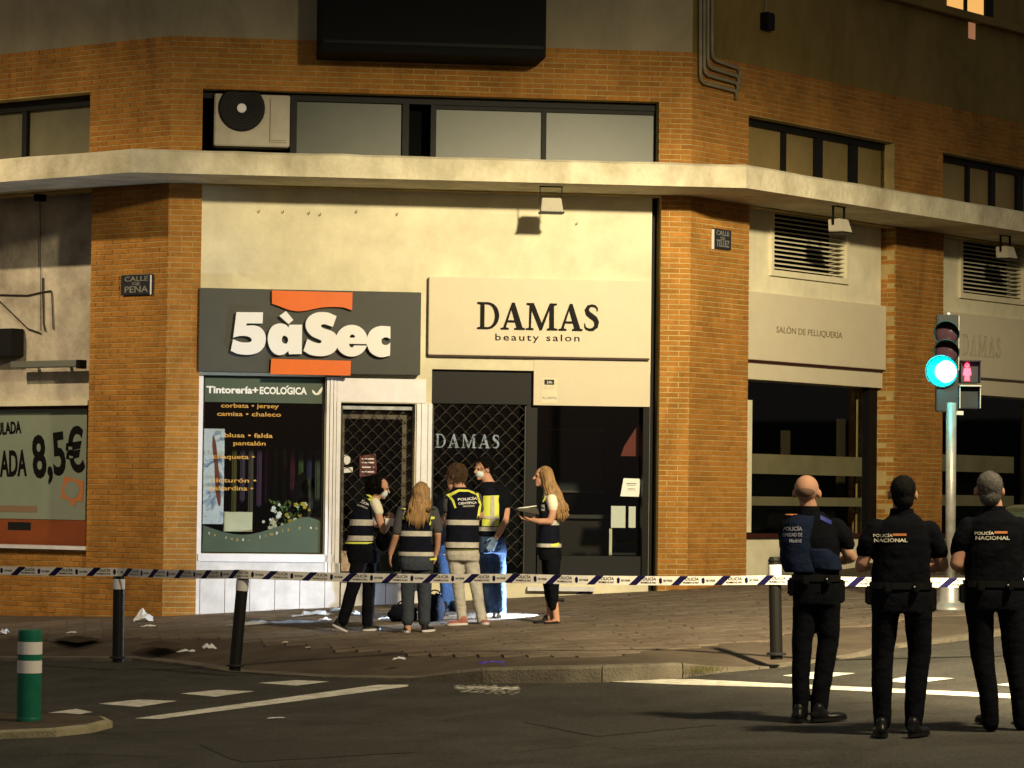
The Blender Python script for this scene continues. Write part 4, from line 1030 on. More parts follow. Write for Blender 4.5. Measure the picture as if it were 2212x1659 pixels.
plaque(FL, 261, 593, 328, 637, [('CALLE', .22, .24), ('DE', .45, .14), ('PEÑA', .74, .32)], 'dark street name plaque on the left brick pier')

# ---------------------------------------------------------------- left face, bay with the price poster
OL = -.42
sE = S(FL, -80, 700, OL); sF = l_p0 - .002
zt0 = Z(FL, 95, 870, OL)
FB('bay_wall', FL, LS, sF, zt0, ZS0 + .02, -.8, OL, M['plaster_old'], building)
FB('bay_wall', FL, LS, sF, zlb + .04, zt0 - .002, -.8, OL - .12, M['brown_frame'], building)
FB('window_sill', FL, LS, sF, zlb, zlb + .04, -.4, .02, M['marble'], building)
FBp('ledge_strip', FL, -80, 866, 189, 877, OL + .001, OL + .08, M['plaster'], building)
po = empty('price_poster', FL.pt(*FL.hit(90, 1180, OL), OL), 'large pale price poster with black 8,5€ above an orange brown panel', 'poster')
PO = OL - .06
FBp('poster_sheet', FL, -80, 884, 186, 1121, PO - .04, PO, mat('poster_green', (.20, .235, .18), .5, var=.12, vscale=1.2), po)
FBp('poster_head', FL, -80, 875, 188, 883, PO - .03, PO + .05, M['red_sill'], po)
FBp('panel', FL, -80, 1122, 185, 1180, PO - .04, PO + .004, mat('rust_panel', (.22, .055, .014), .5, var=.2, vscale=3), po)
FBp('dark_label', FL, 17, 1128, 66, 1145, PO + .005, PO + .008, M['dark_frame'], po)
ftext('ULADA', FL, 20, 926, 26, PO, M['black_letter'], po, bold=.04, wpx=52, rot=.06)
ftext('ADA', FL, 29, 1004, 56, PO, M['black_letter'], po, bold=.035, wpx=58, rot=.03)
ftext('8,5€', FL, 126, 985, 92, PO, M['black_letter'], po, bold=.035, wpx=112, rot=.11)
ftext('▬', FL, 32, 1099, 14, PO, bpy.data.materials['rust_panel'], po, wpx=70) if False else FBp('faded_print', FL, -20, 1092, 80, 1106, PO + .001, PO + .003, mat('faded_print', (.20, .13, .08), .6), po)
bm = bmesh.new()
put(bm, curve_mesh([[FL.hit(x, y, PO + .002) for x, y in ((139, 1029), (181, 1039), (178, 1084), (165, 1082), (163, 1092), (153, 1092), (152, 1083), (131, 1074))]], .001), lambda v: FL.pt(v.x, v.y, PO + .003 + v.z)); mk('orange_tile', bm, mat('poster_orange', (.42, .15, .05), .6), po)
bm = bmesh.new(); cc = [FL.hit(155 + 16 * math.cos(R(t)), 1058 + 19 * math.sin(R(t)), PO + .004) for t in range(0, 360, 20)]
put(bm, curve_mesh([cc], .001), lambda v: FL.pt(v.x, v.y, PO + .0055 + v.z)); mk('pale_disc', bm, bpy.data.materials['poster_green'], po)
# bracket, cables and boxes on the left bay wall
br = empty('awning_bracket', FL.pt(*FL.hit(78, 425, .35), .35), 'black horizontal bar with square end plate under the slab at far left', 'bracket')
FBp('bar', FL, -60, 417, 74, 422, OL + .3, OL + .34, M['black_frame'], br); FBp('end_plate', FL, 73, 409, 85, 434, OL + .25, OL + .37, M['black_frame'], br); FBp('stay', FL, -60, 417, -40, 423, OL, OL + .3, M['black_frame'], br)
def cable(name, label, pts, r=.007, o=OL + .02, m=M['cable']):
    bm = bmesh.new(); tube(bm, [FL.pt(*FL.hit(x, y, o), o) for x, y in pts], r, 6); return tag(mk(name, bm, m), label, 'cable', 'cables on the old plaster wall')
cable('cable', 'thin dark cable hanging straight down from the bracket on the left wall', [(86, 430), (87, 520), (88, 600), (87, 715)], .005)
cable('cable', 'thicker dark cable running down beside the thin one on the left wall', [(93, 600), (93, 640), (94, 700), (98, 716)], .010)
cable('cable', 'dark cable with a square bend above the long lamp on the left wall', [(-40, 636), (60, 638), (90, 631), (110, 628), (112, 640), (115, 712)], .009)
cable('cable', 'slanted cable running down to the right at far left', [(-30, 625), (0, 652), (60, 710), (88, 720)], .010)
wb_ = tag(FBp('wall_box', FL, -40, 710, 26, 771, OL + .01, OL + .22, M['dark_frame'], bev=.01), 'dark grey square unit mounted on the left wall at the picture edge', 'wall unit')
lb = empty('tube_lamp', FL.pt(*FL.hit(95, 796, OL), OL), 'long unlit grey tube lamp housing on the left wall above the poster', 'lamp')
FBp('housing', FL, 22, 779, 165, 794, OL + .16, OL + .26, mat('lamp_grey', (.12, .125, .10), .5), lb, bev=.008); FBp('end_cap', FL, 165, 777, 172, 796, OL + .15, OL + .27, M['black_frame'], lb); FBp('arm', FL, 60, 784, 66, 790, OL + .001, OL + .16, M['dark_metal'], lb); FBp('arm', FL, 130, 784, 136, 790, OL + .001, OL + .16, M['dark_metal'], lb)

# ---------------------------------------------------------------- projecting dark box, pipes, ledge and lit window upstairs
a, b, c, d = pxr(FC, 694, 0, 1180, 118, .75)
db = empty('enclosed_balcony', FC.pt((a + b) / 2, c, .4)); db.parent = building; db.location -= wloc(building)
FB('casing', FC, a, b, c, ZT + .5, .002, .75, mat('bay_black', (.006, .006, .0055), .7, spec=.08), db, bev=.01)
FB('rail', FC, a + .03, b - .03, c + .10, c + .14, .752, .765, M['black_frame'], db)
FB('rail', FC, a + .03, b - .03, c + 1.10, c + 1.14, .752, .765, M['black_frame'], db)
for k, x in enumerate((1513, 1521, 1529, 1538)):
    yb = (182, 165, 150, 133)[k]; o = .05 + .0 * k
    P = [FR.hit(x, -60, .06), FR.hit(x, yb - 22, .06), FR.hit(x + 2, yb - 10, .06), FR.hit(x + 8, yb - 3, .06), FR.hit(1588 + 2 * k, yb + 14, .06)]
    Q = [FR.pt(s_, z_, .06) for s_, z_ in P]; s_, z_ = P[-1]; Q += [FR.pt(s_ + .05, z_ - .04, .055), FR.pt(s_ + .06, z_ - .22 + .04 * (3 - k) - .1 * 0, .03)]
    bm = bmesh.new(); tube(bm, Q, .022, 10)
    tag(mk('gas_pipe', bm, M['pipe'], smooth=True), ('outermost and lowest bent pipe at the right building corner', 'second bent pipe from the corner edge, above the lowest one', 'third bent pipe from the corner edge', 'innermost and highest bent pipe at the right building corner')[k], 'pipe', 'pipes bending round the brick corner')
s_, z_ = FR.hit(1655, 47, .04); tag(FB('wall_box', FR, s_ - .09, s_ + .09, z_ - .11, z_ + .11, .002, .12, M['black_frame'], bev=.01), 'small black box high on the dark right wall', 'wall unit')
bm = bmesh.new(); tube(bm, [FR.pt(s_, z_ + .11, .03), FR.pt(s_, z_ + 1.2, .03)], .01, 6); mk('conduit', bm, M['pipe'], building)
zl0 = Z(FR, 2090, 37, .05)
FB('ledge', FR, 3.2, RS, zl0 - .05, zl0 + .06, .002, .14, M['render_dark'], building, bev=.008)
uw = empty('lit_window', FR.pt(S(FR, 2090, 20), zl0 + .1, 0)); uw.parent = building; uw.location -= wloc(building)
lit = mat('lit_curtain', (.3, .2, .1), .8, emit=(1, .52, .14), estr=.9, var=.4, vscale=7)
FBp('pane', FR, 2048, -60, 2085, 24, .003, .02, lit, uw); FBp('pane', FR, 2090, -60, 2128, 36, .003, .02, lit, uw); FBp('window_frame', FR, 2085, -60, 2090, 34, .003, .05, M['black_frame'], uw); FBp('window_frame', FR, 2129, -60, 2146, 42, .003, .05, M['black_frame'], uw)
FBp('painted_light_sliver', FR, 2093, 44, 2107, 84, .003, .012, mat('sliver_glow', (.4, .2, .1), .8, emit=(1, .45, .22), estr=.28, var=.4, vscale=20), building)  # emission painted on as the orange sliver of light below the ledge

# ================================================================== STREET FURNITURE
def bollard_cb(px, py, topx, topy, label, first=False):
    b = onG(px, py, PH if px > 1500 or px < 400 else .10); t = atY(topx, topy, b.y); ax = (t - b); H = ax.length
    g = empty('bollard', b, label, 'bollard', 'black bollards with a white ring along the pavement edge')
    r = .056
    bm = bmesh.new(); lathe(bm, b - ax.normalized() * .05, [(r, 0), (r, H * .80 + .05)], 20, ax); mk('post', bm, M['bollard_black'], g, smooth=False)
    bm = bmesh.new(); lathe(bm, b + ax.normalized() * (H * .80), [(r + .003, 0), (r + .004, .005), (r + .004, H * .115), (r, H * .12)], 20, ax); mk('white_ring', bm, M['bollard_white'], g)
    bm = bmesh.new(); lathe(bm, b + ax.normalized() * (H * .92 + .001), [(r, 0), (r + .004, .008), (r - .004, .02), (r + .003, .03), (r + .003, .04), (r * .75, H * .08)], 20, ax); mk('cap', bm, M['bollard_black'], g)
    bm = bmesh.new(); lathe(bm, b + Vector((0, 0, -.01)), [(r + .03, 0), (r + .03, .018), (r + .005, .022)], 20); mk('base_ring', bm, M['dark_metal'], g)
    return b, t
b1, t1 = bollard_cb(255, 1420, 257, 1236, 'upright black bollard with white ring, leftmost on the pavement edge')
b2, t2 = bollard_cb(508, 1437, 526, 1236, 'black bollard leaning to the right below the grey shop sign')
b3, t3 = bollard_cb(1677, 1412, 1673, 1203, 'black bollard with ribbed cap beside the bald officer')
gp = onG(62, 1557, .06); s = gp.y / F
gb = empty('marker_post', gp, 'green plastic marker post with two white bands on the traffic island', 'marker post')
H = 196 * s; r = 26 * s
bm = bmesh.new(); lathe(bm, gp, [(r * 1.03, 0), (r * 1.03, .02), (r, .03), (r, H * .93), (r * .97, H * .985), (r * .9, H), (.001, H)], 28); mk('post', bm, M['green_plastic'], gb, smooth=False)
for z_ in (.535, .74): bm = bmesh.new(); lathe(bm, gp + Vector((0, 0, H * (1 - z_ + .0) if False else H * (z_ - .01) - .0)), [(r * 1.0, -.001), (r * 1.02, .001), (r * 1.02, H * .135), (r * 1.0, H * .137)], 28); mk('white_band', bm, M['bollard_white'], gb)

# cordon tape
def tape(pts, label):
    g = empty('cordon_tape', pts[len(pts) // 2], label, 'tape')
    W = .082; L = [0]
    for a, b in zip(pts, pts[1:]): L.append(L[-1] + (b - a).length)
    def at(u):
        u = min(max(u, 0), L[-1] - 1e-5)
        for i in range(len(L) - 1):
            if L[i + 1] >= u:
                t = (u - L[i]) / (L[i + 1] - L[i]); p = pts[i].lerp(pts[i + 1], t); ln = (L[i + 1] - L[i])
                p = p - Vector((0, 0, .012 * ln * t * (1 - t) * 4 * .5)); d = (pts[i + 1] - pts[i]).normalized(); return p, d
    def P(u, v, o=0.0):
        p, d = at(u); n = Vector((d.y, -d.x, 0)).normalized(); tw = .10 * math.sin(u * .9) + .06 * math.sin(u * 3.7) + .03 * math.sin(u * 9.1)
        return p + Vector((0, 0, v * math.cos(tw))) + n * (v * math.sin(tw) + o)
    bm = bmesh.new(); n = int(L[-1] / .05); rows = []
    for k in range(n + 1):
        u = L[-1] * k / n; rows.append([bm.verts.new(P(u, -W / 2)), bm.verts.new(P(u, W / 2)), bm.verts.new(P(u, W / 2, .0012)), bm.verts.new(P(u, -W / 2, .0012))])
    for a, b in zip(rows, rows[1:]):
        for k in range(4): bm.faces.new([a[k], b[k], b[(k + 1) % 4], a[(k + 1) % 4]])
    mk('tape_strip', bm, M['tape_white'], g)
    u = .22; q = 0
    while u < L[-1] - .8:
        bm = bmesh.new(); n = 5
        for k in range(n):
            v0, v1 = -W / 2 + W * k / n, -W / 2 + W * (k + 1) / n; s0, s1 = .09 * k / n, .09 * (k + 1) / n
            vs = [bm.verts.new(P(u + s0, v0, .003)), bm.verts.new(P(u + s0 + .075, v0, .003)), bm.verts.new(P(u + s1 + .075, v1, .003)), bm.verts.new(P(u + s1, v1, .003))]; bm.faces.new(vs)
        mk('blue_stripe', bm, M['tape_blue'], g)
        for tx, du, dv, sz, mm, wd in (('POLICÍA', .19, .014, .034, 'black_letter', .145), ('PROHIBIDO EL PASO', .19, -.018, .020, 'black_letter', .145), ('✶', .305, 0, .06, 'tape_blue', .03), ('NO PASAR', .375, 0, .024, 'black_letter', .085)):
            dat = text_mesh(tx if tx != '✶' else '*', sz, .0004, 0) if tx != '✶' else curve_mesh([[(.018 * math.cos(R(t)) * (1 if k % 2 else .75), .028 * math.sin(R(t)) * (1 if k % 2 else .8)) for k, t in enumerate(range(0, 360, 30))]])
            w0 = max(v.x for v in dat[0]) - min(v.x for v in dat[0]); f = wd / w0
            bm = bmesh.new(); put(bm, dat, lambda v: P(u + du + v.x * f, dv + v.y * 1.1, .0036)); mk('printed_words' if tx != '✶' else 'printed_crest', bm, M[mm], g)
        u += .40; q += 1
    return g
tp = [atY(-260, 1222, b1.y + .6), atY(257, 1235.5, b1.y - .075), atY(520, 1240, b2.y - .075), atY(1110, 1249, (b2.y + b3.y) / 2 - .07), atY(1674, 1252.5, b3.y - .07), atY(2420, 1256, 27.2)]
tape(tp, 'white and blue police cordon tape strung level across the whole scene between the bollards')

# traffic light
tb = onG(2052, 1319, PH); Yt = tb.y; st_ = Yt / F
tl = empty('traffic_light', tb, 'grey traffic light pole with lit green lamp and red pedestrian figure', 'traffic light')
def TP(px, py, o=0.0): return atY(px, py, Yt + o)
bm = bmesh.new(); lathe(bm, tb, [(.19, 0), (.19, .02), (.165, .06), (.135, .07), (.125, .10), (.10, .30), (.085, .33)], 28); mk('foot', bm, M['galv'], tl, smooth=True)
zt = TP(2046, 870).z
bm = bmesh.new(); lathe(bm, tb + Vector((0, 0, .31)), [(.053, 0), (.053, zt - tb.z - .31)], 24); mk('pole', bm, M['galv'], tl, smooth=True)
a0 = TP(2023, 894); a1 = TP(2071, 680)
bm = bmesh.new(); box(bm, a0.x, a1.x, Yt - .02, Yt + .14, a0.z + .02, a1.z); bmesh.ops.bevel(bm, geom=bm.edges[:], offset=.012, segments=2, affect='EDGES'); mk('housing', bm, M['signal_body'], tl)
bm = bmesh.new(); ellipsoid(bm, TP(2049, 678), (Vector((.02, 0, 0)), Vector((0, .02, 0)), Vector((0, 0, .015))), 10, 6); mk('top_bolt', bm, M['letter_white'], tl)
lens_axis = Vector((-.20, -1, -.03)).normalized()
green = mat('green_lens', (.0, .3, .28), .4, emit=(.35, 1.0, .96), estr=26)
cyan = mat('cyan_lens_ring', (.0, .3, .3), .4, emit=(.0, .80, .78), estr=2.2)
darkl = mat('unlit_lens', (.05, .025, .035), .15)
for k, (py, kind) in enumerate(((727, 0), (772 - 6, 0), (806, 1))):
    py = (722, 762, 803)[k]; c = TP(2045, py) + Vector((0, -.02, 0)); rr_ = (.118, .118, .155)[k]; c = c + Vector((-.05 * kind, -.01 * kind, 0))
    bm = bmesh.new(); lathe(bm, c, [(rr_ + .012, 0), (rr_ + .012, .03), (rr_, .03), (rr_, .004)], 28, lens_axis); mk('lens_rim', bm, M['signal_body'], tl)
    # hood: open tube, longer at the top
    bm = bmesh.new(); n = 22; x_ax = lens_axis.cross(Vector((0, 0, 1))).normalized(); u_ax = x_ax.cross(lens_axis)
    ro, ri = [], []
    for i in range(n + 1):
        t = R(-40 + 260 * i / n); d = x_ax * math.cos(t) + u_ax * math.sin(t); ln = .07 + .13 * max(0, math.sin(t))
        ro.append((bm.verts.new(c + d * (rr_ + .012)), bm.verts.new(c + d * (rr_ + .016) + lens_axis * ln))); ri.append((bm.verts.new(c + d * (rr_ + .006)), bm.verts.new(c + d * (rr_ + .010) + lens_axis * ln)))
    for i in range(n):
        for q in (ro, ri): bm.faces.new([q[i][0], q[i + 1][0], q[i + 1][1], q[i][1]])
        bm.faces.new([ro[i][1], ro[i + 1][1], ri[i + 1][1], ri[i][1]])
    mk('hood', bm, M['hood'], tl)
    bm = bmesh.new()
    if kind:
        lathe(bm, c + Vector((.045, 0, 0)) + lens_axis * .012, [(rr_ * .66, 0), (rr_ * .62, .02), (rr_ * .3, .035), (.001, .04)], 28, lens_axis); mk('green_lens_centre', bm, green, tl, smooth=True)
        bm = bmesh.new(); lathe(bm, c + Vector((.03, 0, 0)) + lens_axis * .010, [(rr_ * .78, 0), (rr_ * .76, .012), (rr_ * .5, .018)], 28, lens_axis); mk('green_lens_ring', bm, mat('cyan_lens_inner', (.0, .3, .3), .4, emit=(.15, 1.0, .95), estr=7), tl)
        bm = bmesh.new(); lathe(bm, c, [(rr_ * .99, .004), (rr_ * .97, .014), (rr_ * .6, .018)], 28, lens_axis); mk('green_lens', bm, cyan, tl)
    else: lathe(bm, c, [(rr_ * .99, .004), (rr_ * .9, .02), (rr_ * .5, .035), (.001, .04)], 28, lens_axis); mk('unlit_lens', bm, darkl, tl, smooth=True)
pl = bpy.data.lights.new('green_signal_glow', 'POINT'); pl.energy = 22; pl.color = (.03, .95, .95); pl.shadow_soft_size = .06
po_ = bpy.data.objects.new('green_signal_glow', pl); COL.objects.link(po_); po_.location = TP(2040, 803) + Vector((-.10, -.24, .0))
# pedestrian head, red figure lit above, green unlit below
for nm, (x0, y0, x1, y1) in (('pedestrian_head', (2074, 779, 2117, 827)), ('pedestrian_head', (2071, 833, 2117, 882))):
    p0 = TP(x0, y1); p1 = TP(x1, y0); bm = bmesh.new(); box(bm, p0.x, p1.x, Yt + .02, Yt + .20, p0.z, p1.z); bmesh.ops.bevel(bm, geom=bm.edges[:], offset=.008, segments=2, affect='EDGES'); mk(nm, bm, M['signal_body'], tl)
    bm = bmesh.new(); box(bm, p0.x, p1.x, Yt - .10, Yt + .018, p1.z - .012, p1.z); box(bm, p0.x, p0.x + .008, Yt - .06, Yt + .018, p0.z, p1.z - .013); box(bm, p1.x - .008, p1.x, Yt - .06, Yt + .018, p0.z, p1.z - .013); mk('hood', bm, M['signal_body'] if y0 < 800 else M['galv'], tl)
red = mat('red_figure', (.4, .05, .08), .4, emit=(1.0, .045, .075), estr=4.0)
bm = bmesh.new(); yy = Yt + .012
def redp(x, y): return TP(x, y, .0)
hc = [(2089 + 5.5 * math.cos(R(t)), 789 + 5.5 * math.sin(R(t))) for t in range(0, 360, 30)]
body = [(2083, 795), (2096, 795), (2098, 810), (2094, 812), (2095, 823), (2083, 823), (2084, 812), (2080, 810)]
for P_ in (hc, body):
    f0 = [bm.verts.new(atY(x, y, Yt + .012)) for x, y in P_]; bm.faces.new(f0)
    r_ = bmesh.ops.extrude_face_region(bm, geom=[bm.faces[-1] if False else f for f in bm.faces if all(v in f0 for v in f.verts)])
    bmesh.ops.translate(bm, verts=[v for v in r_['geom'] if isinstance(v, bmesh.types.BMVert)], vec=(0, -.006, 0))
rf_ = mk('red_standing_figure', bm, red, tl)
pl = bpy.data.lights.new('red_signal_glow', 'POINT'); pl.energy = 2.0; pl.color = (1, .12, .25); pl.shadow_soft_size = .04
po_ = bpy.data.objects.new('red_signal_glow', pl); COL.objects.link(po_); po_.location = TP(2088, 803, -.07)
bm = bmesh.new(); p = TP(2060, 892); box(bm, p.x - .02, p.x + .10, Yt - .01, Yt + .03, p.z - .02, p.z + .02); mk('bracket', bm, M['galv'], tl)
bm = bmesh.new(); p = TP(2068, 690); box(bm, p.x + .010, p.x + .016, Yt - .03, Yt + .12, TP(2071, 800).z, TP(2071, 682).z); mk('edge_strip', bm, M['galv'], tl)

# street lamps that light the place (both stand outside the picture)
def street_lamp(loc, toward, label):
    b = Vector((loc.x, loc.y, gz(loc.x, loc.y))); d = Vector((toward[0] - loc.x, toward[1] - loc.y, 0)).normalized(); foot = b - d * 1.5
    g = empty('street_lamp', foot, label, 'street lamp', 'street lamps round the crossing')
    bm = bmesh.new(); top = Vector((foot.x, foot.y, loc.z + .1)); tube(bm, [foot, foot.lerp(top, .5), top - Vector((0, 0, .6)), top - Vector((0, 0, .1)) + d * .3, Vector((loc.x, loc.y, loc.z + .16)) - d * .3], [.10, .075, .06, .05, .04], 14); mk('pole', bm, M['galv'], g, smooth=True)
    bm = bmesh.new(); c = Vector((loc.x, loc.y, loc.z + .15)); ellipsoid(bm, c, (d * .38, d.cross(Vector((0, 0, 1))) * .15, Vector((0, 0, .07))), 18, 8); mk('lamp_head', bm, M['galv'], g, smooth=True)
street_lamp(LAMP_A, (0, 36), 'tall street lamp on the right side of the crossing')
street_lamp(LAMP_B, (-6, 36), 'tall street lamp on the left street')

# parked car just peeping in at the right edge
cp = onG(2300, 1290, PH); cd = FR.d; cn = FR.n
car = empty('parked_car', cp, 'dark green car roof and window peeping in behind the rightmost officer', 'car')
def cpt(u, v, z): return Vector((cp.x, cp.y, gz(cp.x, cp.y, PH))) + cd * u + cn * v + Vector((0, 0, z))
def hull(name, prof, halfw, m, par, taper=0.0):
    bm = bmesh.new(); n = len(prof); rows = []
    for sgn_, hw in ((-1, 1.0), (1, 1.0)): rows.append([bm.verts.new(cpt(u, sgn_ * (halfw - taper * max(0, z - .9)), z)) for u, z in prof])
    for k in range(n): bm.faces.new([rows[0][k], rows[0][(k + 1) % n], rows[1][(k + 1) % n], rows[1][k]])
    bm.faces.new(rows[0]); bm.faces.new(rows[1][::-1]); bmesh.ops.bevel(bm, geom=bm.edges[:], offset=.03, segments=2, affect='EDGES'); return mk(name, bm, m, par)
carp = mat('car_paint_dark_green', (.05, .065, .035), .18, spec=.6)
hull('body', smooth_closed([(-.2, .35), (-.15, .8), (.2, .95), (1.0, 1.0), (3.6, 1.0), (4.1, .9), (4.15, .4), (2, .28)], 2), .85, carp, car)
hull('cabin_glass', [(.75, .98), (1.35, 1.42), (2.0, 1.52), (3.2, 1.45), (3.8, 1.0)], .80, mat('car_glass', (.08, .09, .06), .06), car, .25)
hull('roof', [(1.32, 1.44), (2.0, 1.545), (3.22, 1.47), (3.2, 1.43), (2.0, 1.50), (1.38, 1.42)], .66, carp, car)
for u in (.55, 3.4):
    for v in (-.78, .78):
        bm = bmesh.new(); lathe(bm, cpt(u, v - .1, .31), [(.18, 0), (.31, .01), (.31, .19), (.18, .20)], 20, cn); wh = mk('wheel', bm, M['bollard_black'], car)
        bm = bmesh.new(); lathe(bm, cpt(u, v - .105, .31), [(.175, 0), (.175, .21)], 16, cn); mk('rim', bm, M['galv'], wh)

# waste container at the left edge
wp = onG(-32, 1318, PH); c0 = wp
wbn = empty('waste_container', wp, 'blue grey waste container cut off by the left edge of the picture', 'container')
def wc_(name, x0, x1, z0, z1, m): bm = bmesh.new(); box(bm, wp.x + x0, wp.x + x1, wp.y - .2, wp.y + .25, wp.z + z0, wp.z + z1); bmesh.ops.bevel(bm, geom=bm.edges[:], offset=.02, segments=2, affect='EDGES'); mk(name, bm, m, wbn)
wc_('body', -.25, .205, .05, .86, mat('container_blue', (.06, .07, .09), .5)); wc_('lid', -.25, .215, .865, 1.0, M['black_frame'])

# ================================================================== LITTER
def crumple(name, px, py, w_, h_, m, label, cat, seed=0, tall=.4, z=PH):
    rn = random.Random(seed); p = onG(px, py, z); k = p.y / F; bm = bmesh.new(); nx, ny = 7, 5; g = []
    W_, D_ = w_ * k / 2, h_ * k * 1.6
    for i in range(nx):
        r = []
        for j in range(ny):
            u, v = i / (nx - 1) * 2 - 1, j / (ny - 1) * 2 - 1; e = max(0, 1 - .6 * (u * u + v * v))
            q = Vector((p.x + u * W_ * rn.uniform(.75, 1.1), p.y + v * D_ * rn.uniform(.7, 1.1), 0)); q.z = gz(q.x, q.y, z) + .014 + e * tall * W_ * rn.uniform(.2, 1)
            r.append(bm.verts.new(q))
        g.append(r)
    for i in range(nx - 1):
        for j in range(ny - 1): bm.faces.new([g[i][j], g[i + 1][j], g[i + 1][j + 1], g[i][j + 1]])
    r_ = bmesh.ops.extrude_face_region(bm, geom=bm.faces[:]); bmesh.ops.translate(bm, verts=[v for v in r_['geom'] if isinstance(v, bmesh.types.BMVert)], vec=(0, 0, .003))
    return tag(mk(name, bm, m), label, cat)
crumple('plastic_bag', 308, 1345, 44, 8, M['letter_white'], 'crumpled white bag on the pavement by the left brick pier', 'bag', 1, 1.5)
crumple('paper_scrap', 283, 1369, 18, 3, M['letter_white'], 'small white scrap just left of the upright bollard top shadow', 'litter', 2) if False else None
crumple('paper_scrap', 280, 1361 - 4, 0, 0, M['letter_white'], '', '', 2) if False else None
crumple('paper_scrap', 401, 1411, 40, 5, M['letter_white'], 'flat white paper scrap between the two left bollards', 'litter', 3, .3)
crumple('paper_scrap', 452, 1405, 30, 5, M['letter_white'], 'white paper scrap with an upright corner just left of the leaning bollard', 'litter', 4, 1.0)
crumple('paper_scrap', 155, 1370, 22, 3, M['letter_white'], 'tiny white scrap far left on the pavement', 'litter', 5, .4)
crumple('paper_scrap', 616, 1391, 14, 3, M['plaster'], 'tiny pale scrap right of the leaning bollard', 'litter', 6, .4)
crumple('paper_cup_lid', 861, 1428, 30, 4, M['letter_white'], 'flat white lid on the pavement in front of the blonde woman', 'litter', 7, .5)
crumple('disposable_glove', 1064, 1437, 58, 5, M['purple'], 'larger purple disposable glove near the kerb', 'glove', 8, .35)
crumple('disposable_glove', 1262, 1285, 36, 3, M['purple'], 'small purple glove by the salon step', 'glove', 9, .4)
crumple('plastic_sheet', 590, 1351, 190, 5, M['plastic_sheet'], 'long crumpled clear plastic sheet on the pavement behind the leaning bollard', 'plastic sheet', 10, .12)
crumple('plastic_sheet', 672, 1333, 90, 5, M['plastic_sheet'], 'shorter plastic wrapping heap by the tiled base of the dry cleaner', 'plastic sheet', 11, .3)
crumple('paper_scrap', 5, 1372, 26, 14, M['letter_white'], 'round white crumpled paper at the left edge beside the container', 'litter', 12, 1.2)
crumple('paper_scrap', 597, 1555, 40, 3, M['letter_white'], 'flat white scrap on the asphalt below the stop line', 'litter', 13, .1, z=0) 
for k, (x, y, w_) in enumerate(((1048, 1487, 190),)):
    pass
for k, (x, y, w_, h_, m_, lb, tl_) in enumerate(((735, 1322, 46, 4, 'plastic_sheet', 'crumpled wrapping beside the base tiles just left of the curly-haired person', .5), (700, 1343, 30, 3, 'letter_white', 'small white paper just left of the curly-haired person\'s rear shoe', .5),
    (556, 1347, 40, 3, 'plastic_sheet', 'left end piece of torn plastic behind the leaning bollard', .3), (762, 1331, 34, 5, 'paper', 'creased paper at the shop step behind the curly-haired person', .7), (830, 1340, 26, 3, 'letter_white', 'white scrap in front of the low dark bag', .5),
    (320, 1356, 30, 3, 'plaster', 'thin pale scrap in front of the crumpled white bag', .3), (1088, 1455 - 14, 12, 2, 'purple', 'tiny purple scrap right beside the larger purple glove', .3), (665, 1402, 10, 2, 'plaster', 'tiny pale crumb on the pavement left of centre', .4))):
    crumple('paper_scrap' if m_ != 'plastic_sheet' else 'plastic_wrapping', x, y, w_, h_, M[m_], lb, 'litter', 30 + k, tl_)
# weeds at the kerb
bm = bmesh.new(); rn = random.Random(5)
for k in range(220):
    p = onG(rn.gauss(1505, 26), rn.gauss(1449, 3), .05); hgt = rn.uniform(.02, .07); d = Vector((rn.uniform(-1, 1), rn.uniform(-1, 1), 0)) * .03
    v = [bm.verts.new(q) for q in (p, p + Vector((.008, 0, 0)), p + d + Vector((0, 0, hgt)))]; bm.faces.new(v)
o = mk('weeds', bm, mat('dry_weeds', (.10, .09, .035), .9)); o['kind'] = 'stuff'; o['label'] = 'dry weeds in the kerb gutter'
for (x, y, w_, h_, sd) in ((870, 1330, 64, 40, 1), (938, 1330, 44, 66, 2)):
    rn = random.Random(sd); p = onG(x, 1345, PH); k = p.y / F; bm = bmesh.new()
    ellipsoid(bm, p + Vector((0, .1, h_ * k * .45)), (Vector((w_ * k * .5, 0, 0)), Vector((0, .16, 0)), Vector((0, 0, h_ * k * .5))), 14, 10)
    for v in bm.verts: v.co += Vector((rn.uniform(-.02, .02), rn.uniform(-.02, .02), rn.uniform(-.02, .02)))
    bg_ = tag(mk('equipment_bag', bm, M['navy'], smooth=True), 'low dark equipment bag on the ground behind the curly-haired person' if sd == 1 else 'taller dark backpack on the ground behind the blonde woman', 'bag')
    bm = bmesh.new(); c = p + Vector((0, .1, h_ * k * .9)); tube(bm, [c + Vector((.06 * math.cos(R(t)), 0, .05 * math.sin(R(t)))) for t in range(0, 181, 20)], .008, 6); mk('handle', bm, M['leather'], bg_)

